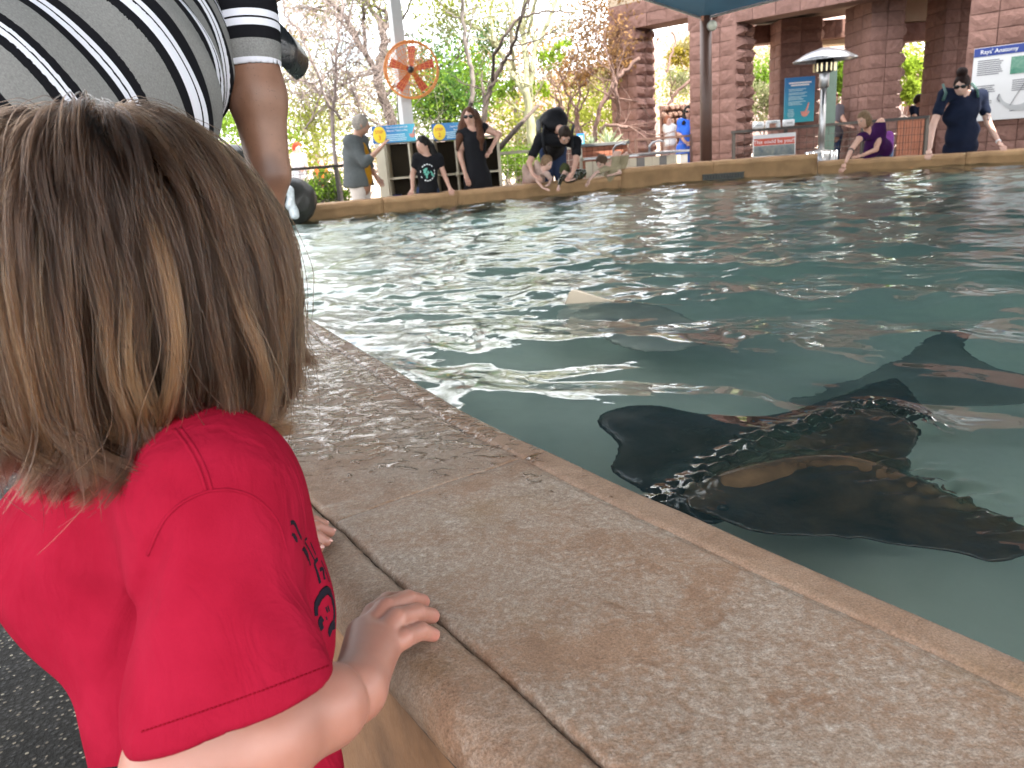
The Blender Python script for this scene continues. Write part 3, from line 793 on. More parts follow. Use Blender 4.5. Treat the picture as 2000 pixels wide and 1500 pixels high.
V, Fs = wing(); np_mesh('wing_tip', V, Fs, M('cream_ray_underside', (0.62, 0.52, 0.40), 0.35, 0.08), r4)
V, Qd = ray_body([(1090, 604), (1150, 596), (1260, 590), (1350, 612), (1420, 650), (1330, 690), (1180, 668), (1095, 630)], 0.30, 0.03, None, 0.15, 0.014)
np_mesh('body', V, Qd, M('sandy_ray_skin', (0.46, 0.50, 0.42), 0.5), r4)
# ================================================================== BUILDING
def block_mat(name, c0, c1):
    t = NT(name); p = t.n('ShaderNodeNewGeometry').outputs['Position']; r = t.n('ShaderNodeObjectInfo').outputs['Random']
    n1 = t.noise(p, 14, 6, 0.65); n2 = t.noise(p, 60, 4)
    a = t.mix(r, c0, c1); c = t.mix(t.ramp(n1, [(0.3, 0.0), (0.7, 1.0)]), t.mix(1.0, a, (0.72, 0.70, 0.70), 'MULTIPLY'), a)
    t.bsdf(Base_Color=c, Roughness=0.9, Normal=t.bump(t.math('ADD', n1, t.math('MULTIPLY', n2, 0.6)), 0.8, 0.02)); return t.m
BLK = block_mat('red_split_face_block', (0.225, 0.118, 0.094), (0.29, 0.158, 0.128))
MORT = M('dark_mortar', (0.13, 0.06, 0.045), 0.95, 0.2, 20)
STUC = M('cream_stucco', (0.52, 0.42, 0.31), 0.9, 0.08, 6, 0.4, 90)
def block_mesh(seed, rough, nx=4, nz=3):
    """unit block x,z in +-0.5, front face at y=0 pointing to -y, back at y=0.1"""
    r = np.random.RandomState(seed); V = []; Fs = []
    for j in range(nz+1):
        for i in range(nx+1):
            edge = i in (0, nx) or j in (0, nz)
            y = -rough*(0.15*r.rand() if edge else 0.35+0.65*r.rand())
            V.append((i/nx-0.5+(0 if i in (0, nx) else r.uniform(-.06, .06)), y, j/nz-0.5+(0 if j in (0, nz) else r.uniform(-.06, .06))))
    for j in range(nz):
        for i in range(nx):
            a = j*(nx+1)+i; Fs.append((a, a+1, a+nx+2, a+nx+1))
    n = len(V); V += [(-.5, .1, -.5), (.5, .1, -.5), (.5, .1, .5), (-.5, .1, .5)]
    bot = list(range(nx+1)); top = [nz*(nx+1)+i for i in range(nx+1)]; lf = [j*(nx+1) for j in range(nz+1)]; rt = [j*(nx+1)+nx for j in range(nz+1)]
    Fs += [tuple(bot[::-1]+[n, n+1]), tuple(top+[n+2, n+3]), tuple(lf+[n+3, n]), tuple(rt[::-1]+[n+1, n+2])]
    me = bpy.data.meshes.new('block'); me.from_pydata(V, [], Fs); me.update(); me.materials.append(BLK); return me
BM = [block_mesh(i, 0.022) for i in range(5)]; BR = [block_mesh(20+i, 0.13, 3, 3) for i in range(5)]
bld = thing('building', 'red split-face block building with deep porch openings beyond the pool', 'building', (6.0, 13.0, 0))
blocks = []        # (matrix, mesh, size in picture)
def run(p0, p1, z0, z1, bw=0.4, bh=0.2, rough=False, backing=0.08, stack=True):
    """face of blocks from plan point p0 to p1 (left to right seen from in front)"""
    p0 = np.array([*p0, 0.0]); p1 = np.array([*p1, 0.0]); L = np.linalg.norm(p1-p0); u = (p1-p0)/L
    yv_ = np.array([-u[1], u[0], 0.0])                  # away from the viewer
    nx = max(1, int(round(L/bw))); w = L/nx; nz = max(1, int(round((z1-z0)/bh))); h = (z1-z0)/nz
    for j in range(nz):
        for i in range(nx):
            c = p0+u*(w*(i+0.5))+np.array([0, 0, z0+h*(j+0.5)])+yv_*RNG.uniform(-0.004, 0.006)
            me = (BR if rough else BM)[RNG.randint(5)]; fl = 1 if RNG.rand() < 0.5 else -1
            S = Matrix(((u[0]*(w-0.009)*fl, yv_[0], 0, c[0]), (u[1]*(w-0.009)*fl, yv_[1], 0, c[1]), (0, 0, (h-0.009), c[2]), (0, 0, 0, 1)))
            q = c-CC; d = q@FW; px, py = PX(c); vis = d > 0 and -30 < px < 2030 and -30 < py < 400 and (q@yv_) > 0
            blocks.append((S, me, (w*h/d/d*abs(q@yv_)/np.linalg.norm(q)) if vis else 0))
    return u, yv_
core = MB()
def solid(p0, p1, z0, z1, depth, inset=0.03):
    p0 = np.array([*p0, 0.0]); p1 = np.array([*p1, 0.0]); u = nrm(p1-p0); v = np.array([-u[1], u[0], 0.0])
    c = (p0+p1)/2+v*(depth/2+inset/2); R = np.stack([u, v, [0, 0, 1]], 1)
    core.box((c[0], c[1], (z0+z1)/2), (np.linalg.norm(p1-p0)/2-inset, depth/2-inset/2, (z1-z0)/2), R)
O_ = np.array([6.7, 11.5]); UU = np.array([-0.7071, 0.7071]); NN = np.array([0.7071, 0.7071])
def S_(s, w=0): return O_+UU*s+NN*w
H1, H2, H3 = 2.78, 3.44, 6.0
# left pier with its rough sunlit jamb, header over first opening
run(S_(6.16), S_(5.58), 0, 3.0, 0.2, 0.2); solid(S_(6.16), S_(5.58), 0, 3.0, 0.62)
run(S_(5.58), S_(5.58, 0.62), 0.0, 3.0, 0.3, 0.2, True)
run(S_(6.16), S_(4.45), 3.0, 3.44, 0.4, 0.22); solid(S_(6.16), S_(4.45), 3.0, 3.44, 0.6)
run(S_(4.42, 0.62), S_(4.42), 0.0, 3.0, 0.3, 0.2, False)
run(S_(4.42), S_(3.53), 0, H1+0.2, 0.35, 0.23); solid(S_(4.42), S_(3.53), 0, H1+0.2, 0.62)
run(S_(3.53), S_(3.53, 0.62), 0.0, H1, 0.3, 0.2, True)
run(S_(4.45), S_(0), H1, 3.08, 0.4, 0.30); solid(S_(4.45), S_(0), H1+0.01, 3.07, 0.55)
run(S_(4.45, 0.03), S_(0, 0.03), 3.12, 3.46, 0.4, 0.34); solid(S_(4.45, 0.03), S_(0, 0.03), 3.08, 3.46, 0.5)
# wall with the anatomy panel
run(S_(0), S_(-2.5), 0, 3.8, 0.34, 0.21); solid(S_(0), S_(-2.5), 0, 3.8, 0.5)
run(S_(0, 0.6), S_(0), 0, H1, 0.3, 0.21, False)
# free-standing piers behind the porch
def pier(px0, px1, yf, z1, dep=0.6, bw=0.3):
    a = Y(px0, 250, yf)[:2]; b = Y(px1, 250, yf)[:2]; a = np.array([a[0], yf]); b = np.array([b[0], yf])
    run(a, b, 0, z1, bw, 0.21); run((a[0], yf+dep), a, 0, z1, 0.3, 0.21, False); solid(a, b, 0, z1, dep)
    run(b, (b[0], yf+dep), 0, z1, 0.3, 0.21, True)
pier(1521, 1597, 15.3, 2.95); pier(1690, 1752, 13.0, 2.85, 0.95, 0.28); pier(1830, 1912, 13.3, 3.05, 0.6, 0.25)
a = Y(1455, 250, 15.9); b = Y(1668, 250, 15.9)
run((a[0], 15.9), (b[0]+0.4, 15.9), 2.62, 2.95, 0.4, 0.33); solid((a[0], 15.9), (b[0]+0.4, 15.9), 2.62, 2.95, 0.4)
c0 = Y(1745, 100, 14.4); c1 = Y(1875, 100, 14.4)
run((c0[0], 14.4), (c1[0], 14.4), 2.32, 2.62, 0.5, 0.3); solid((c0[0], 14.4), (c1[0], 14.4), 2.32, 2.62, 0.3)
blocks.sort(key=lambda t: -t[2])
bl = Vector(bld.location)
for S, me, a in blocks[:296]:
    if a <= 0: break
    o = bpy.data.objects.new('block', me); COL.objects.link(o); o.parent = bld
    S = S.copy(); S.translation -= bl; o.matrix_local = S
mbk = MB()
for S, me, a in blocks[296:]:
    P = np.array([S @ v.co for v in me.vertices]); mbk.add(P, [tuple(p.vertices) for p in me.polygons])
tag(mbk.build('blockwork', BLK, bld), kind='stuff')
core.prism([(*S_(a_, b_), 0.0) for a_, b_ in ((-0.012, 0.03), (-0.012, 0.6), (-0.6, 0.6), (-0.6, 0.03))], (0, 0, 3.8)); core.build('mortar_core', MORT, bld)
mb = MB()
def slab(s0, s1, w0, w1, z0, z1):
    P = [S_(s0, w0), S_(s1, w0), S_(s1, w1), S_(s0, w1)]; mb.prism([(p[0], p[1], z0) for p in P], (0, 0, z1-z0))
slab(6.16, 4.42, 0.02, 0.6, 3.445, 6.2); mb.build('stucco_upper_wall', STUC, bld)
mb = MB(); slab(4.40, -3.0, 0.58, 3.2, 3.0, 3.14); mb.build('porch_ceiling', M('dark_brown_soffit', (0.10, 0.055, 0.04), 0.9), bld)
MB().box(((c0[0]+c1[0])/2, 14.5, 2.82), (1.0, 0.12, 0.19)).build('stucco_fascia', STUC, bld); MB().box((Y(1632, 70, 16.3)[0], 16.35, 2.75), (0.6, 0.2, 0.22)).build('stucco_fascia', STUC, bld)
mb = MB(); P = [S_(4.45, -0.035), S_(0, -0.035), S_(0, 0.1), S_(4.45, 0.1)]; mb.prism([(p[0], p[1], 3.085) for p in P], (0, 0, 0.03)); mb.build('drip_ledge', M('rose_painted_trim', (0.26, 0.14, 0.11), 0.7), bld)
mb = MB(); c = S_(3.95, -0.06); mb.box((c[0], c[1], 3.02), (0.10, 0.06, 0.10), np.array(Matrix.Rotation(radians(-45), 3, 'Z'))); mb.build('junction_box', M('rose_painted_trim', (0.26, 0.14, 0.11)), bld)
for pxd in (1432,):
    c = S_(4.0, -0.05); MB().tube([(c[0], c[1], 2.95), (c[0], c[1], 2.55)], 0.022, 8).build('conduit', M('rose_painted_trim', (0.26, 0.14, 0.11)), bld, True)

# ================================================================== signs
WHITE = M('white_print', (0.80, 0.80, 0.80), 0.6, 0.02); NAVY = M('navy_print', (0.015, 0.04, 0.22), 0.5, 0.03)
DKTXT = M('grey_print', (0.16, 0.16, 0.18), 0.6, 0.02); ALU = M('aluminium_edge', (0.55, 0.55, 0.55), 0.4, metal=0.6)
# Rays' Anatomy panel on the right wall
R45 = np.stack([np.array([-UU[0], -UU[1], 0]), np.array([NN[0], NN[1], 0]), np.array([0, 0, 1.0])], 1)
def wp(s, z, off=0.05): q = S_(s, -off); return np.array([q[0], q[1], z])
pan = thing('sign', 'large white panel headed Rays\' Anatomy on the block wall behind the woman', 'sign', wp(-1.0, 1.9))
zt, zb, s0p = 1.88, 0.92, -0.11
MB().bbox(wp(s0p-0.8, (zt+zb)/2, 0.045), (0.8, 0.016, (zt-zb)/2), R45, 0.004).build('board', M('pale_board', (0.62, 0.62, 0.63), 0.5, 0.04, 2), pan)
MB().box(wp(s0p-0.8, zt-0.06, 0.064), (0.795, 0.002, 0.055), R45).build('header_band', NAVY, pan)
text('lettering', "Rays' Anatomy", 0.075, WHITE, pan, wp(s0p-0.08, zt-0.06, 0.069), R45, align='LEFT')
MB().box(wp(s0p-0.66, zt-0.27, 0.064), (0.20, 0.002, 0.11), R45).build('photo_print', ray_mat('green_photo', (0.02, 0.16, 0.10), (0.16, 0.30, 0.22)), pan)
mb = MB()
for (sx, z, n, w) in ((0.06, zt-0.17, 8, 0.33), (0.06, zt-0.50, 4, 0.26), (0.06, zt-0.70, 3, 0.22), (0.50, zt-0.46, 6, 0.22), (0.50, zt-0.80, 3, 0.2), (0.95, zt-0.2, 7, 0.3)):
    for k in range(n):
        ww = w*(1-0.25*RNG.rand()); mb.box(wp(s0p-sx-ww/2, z-k*0.026, 0.063), (ww/2, 0.001, 0.006), R45)
tag(mb.build('text_lines', DKTXT, pan), kind='stuff')
def stroke(mb, pts, r): mb.tube(pts, r, 5)
mb = MB()
out = catmull(np.array([(0.36, -0.62), (0.42, -0.72), (0.55, -0.78), (0.68, -0.75), (0.74, -0.62), (0.86, -0.5), (1.1, -0.44), (1.3, -0.55), (1.1, -0.75), (0.85, -0.84), (0.6, -0.86), (0.45, -0.80), (0.37, -0.70)]), 4, True)
mb.prism([wp(s0p-a, zt+b, 0.063) for a, b in out], R45@np.array([0, -0.003, 0])); mb.build('ray_drawing', M('pale_grey_print', (0.40, 0.41, 0.42), 0.6, 0.1, 8), pan)
mb = MB(); stroke(mb, [wp(s0p-a, zt+b, 0.068) for a, b in [(0.50, -0.78), (0.56, -0.66), (0.62, -0.56), (0.66, -0.48)]], 0.004); stroke(mb, [wp(s0p-a, zt+b, 0.068) for a, b in [(0.36, -0.62), (0.34, -0.68), (0.37, -0.72)]], 0.008); mb.build('drawing_outline', DKTXT, pan)

TEAL = None
def teal_mat():
    t = NT('blue_to_teal_print'); c = t.co('Generated'); s = t.n('ShaderNodeSeparateXYZ', {0: c})
    t.bsdf(Base_Color=t.ramp(s.outputs[2], [(0.0, (0.03, 0.34, 0.40)), (0.6, (0.03, 0.25, 0.45)), (1.0, (0.02, 0.17, 0.45))]), Roughness=0.4); return t.m
def teal_mat_x():
    t = NT('blue_gradient_print'); c = t.co('Generated'); s = t.n('ShaderNodeSeparateXYZ', {0: c})
    t.bsdf(Base_Color=t.ramp(s.outputs[0], [(0.0, (0.01, 0.10, 0.36)), (0.5, (0.015, 0.20, 0.45)), (1.0, (0.05, 0.42, 0.55))]), Roughness=0.4); return t.m
TEALV, TEALX = teal_mat(), teal_mat_x()
YEL = M('yellow_print', (0.80, 0.58, 0.02), 0.5, 0.03); RED = M('red_print', (0.55, 0.05, 0.02), 0.5, 0.05); PINK = M('coral_print', (0.72, 0.30, 0.24), 0.5, 0.06)
RX = np.eye(3)
def hand_print(c, s, parent, R=RX):
    mb = MB(); P = lambda a, b: np.asarray(c)+R@np.array([a*s, -0.006, b*s])
    mb.ball(P(0, 0), (0.30*s, 0.006, 0.22*s), R, 12, 6); mb.tube([P(0.05, 0.12), P(0.22, 0.55), P(0.34, 0.95)], [0.10*s, 0.075*s, 0.055*s], 6)
    for a in (-0.25, -0.1, 0.3): mb.tube([P(a, 0.05), P(a*1.2, 0.24), P(a*1.25-0.02, 0.18)], 0.07*s, 6)
    mb.build('hand_picture', PINK, parent)
# blue rules sign on the back pier
c = Y(1561, 195, 15.2); sg = thing('sign', 'upright blue information sign with a coral hand picture on the porch pier', 'sign', c)
sc_ = 15.0/F
MB().bbox(c, (28*sc_, 0.02, 40*sc_), RX, 0.006).build('board', TEALV, sg)
mb = MB()
for k, (z, w) in enumerate([(0.30, 0.21), (0.26, 0.17)]): mb.box(c+np.array([0, -0.024, z]), (w, 0.002, 0.013))
tag(mb.build('heading', WHITE, sg), kind='stuff')
mb = MB()
for z, w in [(0.19, 0.16), (0.165, 0.13), (0.125, 0.17), (0.10, 0.15), (0.06, 0.17), (0.035, 0.12), (0.01, 0.14), (-0.03, 0.16), (-0.055, 0.11), (-0.08, 0.13)]: mb.box(c+np.array([-0.21+w, -0.024, z]), (w, 0.002, 0.006))
for z in (-0.17, -0.20, -0.23, -0.26, -0.29): mb.box(c+np.array([-0.16, -0.024, z]), (0.05+0.02*RNG.rand(), 0.002, 0.006))
tag(mb.build('text_lines', M('pale_cyan_print', (0.45, 0.65, 0.70), 0.5), sg), kind='stuff')
hand_print(c+np.array([0.10, -0.022, -0.26]), 0.21, sg)
# small blue sign behind the brick planter
c = Y(1134, 275, 13.3); sg = thing('sign', 'small blue sign on a stake behind the brick planter', 'sign', c)
MB().bbox(c, (0.062, 0.012, 0.115), RX, 0.004).build('board', TEALV, sg)
mb = MB()
for k in range(5): mb.box(c+np.array([0, -0.014, 0.07-k*0.025]), (0.04, 0.002, 0.005))
tag(mb.build('text_lines', WHITE, sg), kind='stuff'); MB().tube([c-np.array([0, -.01, 0.1]), np.array([c[0], c[1], 0])], 0.015, 6).build('stake', M('black_paint', (0.02, 0.02, 0.02)), sg)

# ================================================================== shoe shelves with the STEP signs
CREAM = M('cream_plastic', (0.62, 0.55, 0.42), 0.55, 0.06, 4)
DARKIN = M('painted_shelf_shade', (0.035, 0.026, 0.014), 0.8)  # near-black back panels: the shade inside the shelves is put into the colour
def shelf(name, label, pl, pr, ptop, yd, cols, z_rel=(0.5,)):
    a = Y(pl, 300, yd)[0]; b = Y(pr, 300, yd)[0]; zt_ = Y((pl+pr)/2, ptop, yd)[2]; dp = 0.42
    o = thing(name, label, 'shelf unit', ((a+b)/2, yd, 0))
    t_ = 0.018
    for x in (a, b): MB().bbox((x, yd+dp/2, zt_/2), (t_, dp/2, zt_/2), None, 0.005).build('side_panel', CREAM, o)
    MB().bbox(((a+b)/2, yd+dp/2, zt_+t_), ((b-a)/2+t_*1.5, dp/2+0.012, t_*0.8), None, 0.005).build('top_panel', CREAM, o)
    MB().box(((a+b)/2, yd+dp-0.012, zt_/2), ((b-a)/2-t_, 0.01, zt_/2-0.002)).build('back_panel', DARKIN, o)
    for k in range(1, cols):
        x = lerp(a, b, k/cols); MB().bbox((x, yd+dp/2-0.015, zt_/2), (t_*0.7, dp/2-0.016, zt_/2-0.002), None, 0.004).build('divider', CREAM, o)
        mb = MB(); mb.lathe((x, yd-0.006, zt_*0.63), [(0.03, -0.03), (0.03, 0.03)], 10); mb.build('shelf_bracket', CREAM, o, True)
    for zr in (0.14, 0.63):
        for k in range(cols):
            x0, x1 = lerp(a, b, k/cols)+t_, lerp(a, b, (k+1)/cols)-t_
            MB().bbox(((x0+x1)/2, yd+dp/2-0.015, zt_*zr), ((x1-x0)/2-0.001, dp/2-0.017, 0.012), None, 0.004).build('shelf', CREAM, o)
    return o, zt_
sh1, z1_ = shelf('shelf_unit', 'cream open shelf unit under the STEP 3 sign', 753, 846, 278, 10.75, 2)
sh2, z2_ = shelf('shelf_unit', 'cream open shelf unit behind the long-haired woman under the STEP 2 sign', 849, 974, 272, 10.95, 3)
MB().bbox((Y(745, 300, 10.8)[0], 10.9, z1_/2-0.01), (0.06, 0.2, z1_/2), None, 0.004).build('end_panel', CREAM, sh1)
bin_c = Y(762, 365, 10.9); o = thing('bin', 'small blue bin on the floor of the shelf unit', 'bin', (bin_c[0]+0.06, 10.95, 0))
MB().lathe((bin_c[0]+0.06, 10.95, 0.20), [(0.07, 0.0), (0.085, 0.34), (0.09, 0.345), (0.08, 0.345)], 14).build('body', M('blue_plastic', (0.01, 0.03, 0.2), 0.4), o, True)
def step_sign(px0, px1, py0, py1, yd, num, lines, label, tiltz):
    c = Y((px0+px1)/2, (py0+py1)/2, yd); w = (px1-px0)/2*yd/F; h = (py1-py0)/2*yd/F
    o = thing('step_sign', label, 'sign', c); R = np.array(Matrix.Rotation(radians(-4), 3, 'Z'))
    MB().bbox(c, (w, 0.008, h), R, 0.004).build('board', TEALX, o)
    k = R@np.array([-w*0.66, -0.011, 0.0]); mb = MB(); mb.ball(c+k, (h*0.80, 0.003, h*0.97), R, 20, 8); mb.build('yellow_disc', YEL, o)
    text('lettering', 'STEP', h*0.48, RED, o, c+R@np.array([-w*0.66, -0.0165, h*0.30]), R); text('numeral', num, h*0.72, RED, o, c+R@np.array([-w*0.66, -0.0165, -h*0.36]), R)
    for i, (s, z) in enumerate(lines): text('lettering', s, h*0.30, WHITE, o, c+R@np.array([w*0.18, -0.0105, h*z]), R)
    mb = MB()
    for z in (-0.10, -0.32, -0.54, -0.74): mb.box(c+R@np.array([w*(0.14-0.08*RNG.rand()), -0.009, h*z]), (w*(0.42+0.05*RNG.rand()), 0.0015, h*0.05), R)
    tag(mb.build('text_lines', M('pale_cyan_print', (0.45, 0.65, 0.70)), o), kind='stuff')
    return o, c, w, h, R
s3, c, w, h, R = step_sign(729, 809, 246, 277, 10.72, '3', [('The Correct and Safe', 0.72), ('Way to Touch a Ray', 0.36)], 'blue sign with yellow STEP 3 disc standing on the shelves', 0)
hand_print(c+R@np.array([w*0.86, -0.008, -h*0.35]), h*1.0, s3, R)
s2, c, w, h, R = step_sign(846, 925, 241, 271, 10.92, '2', [('Leave Jewelry', 0.55), ('Behind', 0.15)], 'blue sign with yellow STEP 2 disc beside the long-haired woman', 0)

# ================================================================== cage fan
fc = Y(804, 137, 11.15); fr_ = 49*11.1/F
fan = thing('fan', 'round orange cage fan with five red blades on the grey post', 'fan', fc)
AX = nrm([-0.05, -1, 0.03]); fu = nrm(np.cross(AX, [0, 0, 1])); fv = np.cross(fu, AX)
def fp(r, a, d=0.0): return fc+fr_*r*(cos(a)*fu+sin(a)*fv)+AX*d
ORG = M('orange_wire', (0.62, 0.22, 0.05), 0.45, 0.1); FRED = M('red_fan_blade', (0.42, 0.045, 0.025), 0.5, 0.12)
mb = MB()
for r, d in ((1.0, 0.0), (0.98, 0.09), (0.98, -0.06)): mb.tube([fp(r, a, d) for a in np.linspace(0, 2*pi, 41)], 0.010, 6)
for r, d in ((0.88, 0.1), (0.72, 0.11), (0.54, 0.12), (0.36, 0.125)): mb.tube([fp(r, a, d) for a in np.linspace(0, 2*pi, 33)], 0.0035, 4)
for k in range(44): a = 2*pi*k/44; mb.tube([fp(0.15, a, 0.125), fp(0.6, a+0.12, 0.118), fp(0.98, a+0.2, 0.09), fp(1.0, a+0.2, 0), fp(0.98, a+0.2, -0.06)], 0.0030, 4)
for k in range(30): a = 2*pi*k/30; mb.tube([fp(0.2, a, -0.10), fp(0.98, a, -0.06)], 0.0026, 4)
mb.build('cage', ORG, fan)
for k in range(5):
    a = radians(95+72*k); mb = MB(); V = []; e = np.array([cos(a), sin(a)])
    for r, w_, tw in ((0.12, 0.07, 0.5), (0.35, 0.10, 0.4), (0.62, 0.14, 0.3), (0.84, 0.155, 0.22)):
        for sgn in (-1, 1):
            p = fc+fr_*((r*e[0]-sgn*w_*e[1])*fu+(r*e[1]+sgn*w_*e[0])*fv)+AX*(0.03*sgn*tw); V.append(p)
    n = len(V); V2 = V+[v-AX*0.004 for v in V]; Fs = []
    for i in range(3): q = i*2; Fs += [(q, q+1, q+3, q+2), (n+q, n+q+2, n+q+3, n+q+1), (q, q+2, n+q+2, n+q), (q+1, n+q+1, n+q+3, q+3)]
    Fs += [(0, n, n+1, 1), (6, 7, n+7, n+6)]
    mb.add(V2, Fs); mb.build('blade', FRED, fan)
MB().lathe(fc, [(0.045, -0.10), (0.06, -0.08), (0.055, 0.0), (0.035, 0.06), (0.03, 0.128), (0, 0.13)], 14, AX).build('hub_motor', M('black_metal', (0.02, 0.02, 0.02), 0.4), fan, True)
MB().tube([fc-AX*0.08, fc-AX*0.2+np.array([-0.05, 0, 0])], 0.02, 6).build('bracket', M('black_metal', (0.02, 0.02, 0.02)), fan)

# ================================================================== rails, planter, sinks
RAILM = M('dark_bronze_paint', (0.028, 0.022, 0.018), 0.5, 0.1); PALER = M('pale_rail_paint', (0.55, 0.50, 0.40), 0.5, 0.05)
def rail(label, pts, posts, zt, mat, mesh=True, group=None, low=0.1):
    o = thing('railing', label, 'railing', pts[0]); P = [np.array([p[0], p[1], zt]) for p in pts]
    mb = MB()
    for a, b in zip(P[:-1], P[1:]):
        u = nrm(b-a); R = np.stack([u, np.cross([0, 0, 1], u), [0, 0, 1]], 1); mb.box((a+b)/2, (np.linalg.norm(b-a)/2, 0.025, 0.02), R)
    mb.build('top_rail', mat, o)
    for f in posts:
        i = min(int(f), len(P)-2); p = lerp(P[i], P[i+1], f-i); MB().box((p[0], p[1], (zt-0.021)/2), (0.022, 0.022, (zt-0.021)/2)).build('post', mat, o)
    if mesh:
        mb = MB()
        for a, b in zip(P[:-1], P[1:]):
            L = np.linalg.norm(b-a); n = int(L/0.10)
            for k in range(1, n): p = lerp(a, b, k/n); mb.tube([(p[0], p[1], low), (p[0], p[1], zt-0.03)], 0.0028, 4, False)
            for z in np.arange(low, zt-0.02, 0.10): mb.tube([(a[0], a[1], z), (b[0], b[1], z)], 0.0028, 4, False)
        mb.build('wire_mesh', mat, o)
    return o
a, b = Y(560, 346, 11.6), Y(672, 333, 12.2)
rail('dark mesh railing at the left behind the older woman', [a-np.array([1.6, 0.35, 0]), a, b], (0.3, 1.0, 1.85), 0.98, RAILM)
a, b = Y(975, 305, 12.0), Y(1036, 298, 12.1)
rail('pale railing between the shelves and the bending man', [a, b, b+np.array([0.8, 0.4, 0])], (0.0, 0.97, 2.0), 0.98, PALER)
a, b = Y(1428, 267, 12.6), Y(1690, 247, 11.9); c = Y(1815, 236, 11.3)
RB = rail('dark mesh railing across the porch carrying the white dispensers', [a, b, c], (0.02, 0.42, 0.985, 1.97), 1.03, RAILM)
a, b = Y(1240, 275, 14.6), Y(1352, 272, 14.6)
rail('thin brown railing in front of the woman in blue', [a, b], (0.02, 0.98), 1.03, M('brown_paint', (0.085, 0.042, 0.03)), True)
# white dispensers on the rail
WPL = M('white_plastic', (0.72, 0.72, 0.74), 0.4, 0.03)
for k, (px, py) in enumerate([(1483, 256), (1512, 254.5), (1543, 252)]):
    t = (px-1428)/(1690-1428); p = lerp(Y(1428, 267, 12.6), Y(1690, 247, 11.9), t); p[2] = 1.05
    o = thing('dispenser', ['white tray on the railing, nearest the brown post', 'white arched dispenser, middle one on the railing', 'white tray on the railing, nearest the patio heater'][k], 'dispenser', p, group='white dispensers on the porch railing')
    mb = MB()
    if k == 1:
        mb.bbox(p+np.array([0, 0, 0.085]), (0.10, 0.05, 0.022), None, 0.012); mb.bbox(p+np.array([-0.085, 0, 0.034]), (0.022, 0.045, 0.034), None, 0.008); mb.bbox(p+np.array([0.085, 0, 0.034]), (0.022, 0.045, 0.034), None, 0.008)
    else: mb.bbox(p+np.array([0, 0, 0.052]), (0.082, 0.05, 0.05), None, 0.02)
    mb.build('shell', WPL, o, True)
    MB().box(p+np.array([0, -0.053, 0.085 if k == 1 else 0.05]), (0.045, 0.002, 0.012)).build('label', M('pale_grey_print', (0.40, 0.41, 0.42)), o)
# red "This could be you!!" photo sign hung on the railing
t = (1513-1428)/(262); p = lerp(Y(1428, 267, 12.6), Y(1690, 247, 11.9), t)-np.array([0, 0.06, 0]); p[2] = Y(1513, 283, p[1])[2]
Rr = frame(nrm([0.25, 0.97, 0])); k_ = p[1]/F
sg = thing('photo_sign', 'red banner sign reading This could be you!! hung on the railing', 'sign', p)
MB().bbox(p, (38*k_, 0.012, 20*k_), Rr, 0.004).build('frame', ALU, sg)
MB().box(p+Rr@np.array([0, -0.0135, 6.5*k_]), (36.5*k_, 0.002, 6.3*k_), Rr).build('red_band', M('red_banner', (0.50, 0.07, 0.035), 0.5), sg)
text('lettering', 'This could be you!!', 9.5*k_, WHITE, sg, p+Rr@np.array([0, -0.0175, 6.5*k_]), Rr)
MB().box(p+Rr@np.array([0, -0.0135, -9.5*k_]), (36.5*k_, 0.002, 9.2*k_), Rr).build('photo_print', ray_mat('dark_photo', (0.02, 0.05, 0.08), (0.20, 0.22, 0.18)), sg)
MB().box(p+Rr@np.array([0, -0.0135, 16.5*k_]), (36.5*k_, 0.002, 3.0*k_), Rr).build('pale_strip', M('pale_board', (0.62, 0.62, 0.63)), sg)
# brick planter
BRK = block_mat('orange_brick', (0.34, 0.12, 0.07), (0.42, 0.17, 0.10)); 
pa, pb = Y(1122, 300, 12.9), Y(1226, 300, 13.2)
pl_ = thing('planter', 'orange brick planter wall behind the child in the cream shirt', 'planter', ((pa[0]+pb[0])/2, 13.1, 0))
bmz = block_mesh(77, 0.004, 2, 2); bmz.materials.clear(); bmz.materials.append(BRK)
Lp = np.linalg.norm((pb-pa)[:2]); u = np.array([*((pb-pa)[:2]/Lp), 0]); v = np.array([-u[1], u[0], 0]); nb = 9
for j in range(14):
    for i in range(nb):
        c = np.array([pa[0], pa[1], 0])+u*(Lp/nb*(i+0.5))+np.array([0, 0, 0.035+j*0.07]); w_ = Lp/nb-0.008
        S = Matrix(((u[0]*w_, v[0], 0, c[0]), (u[1]*w_, v[1], 0, c[1]), (0, 0, 0.062, c[2]), (0, 0, 0, 1))); S.translation -= Vector(pl_.location)
        o = bpy.data.objects.new('brick', bmz); COL.objects.link(o); o.parent = pl_; o.matrix_local = S
mb = MB(); cc = (pa+pb)/2+v*0.22; Rv = np.stack([u, v, [0, 0, 1]], 1); mb.box((cc[0], cc[1], 0.485), (Lp/2, 0.19, 0.485), Rv); mb.build('core', MORT, pl_)
MB().bbox((cc[0]-v[0]*0.02, cc[1]-v[1]*0.02, 1.0), (Lp/2+0.02, 0.25, 0.025), Rv, 0.008).build('cap', M('dark_grey_cap', (0.10, 0.10, 0.10), 0.7), pl_)
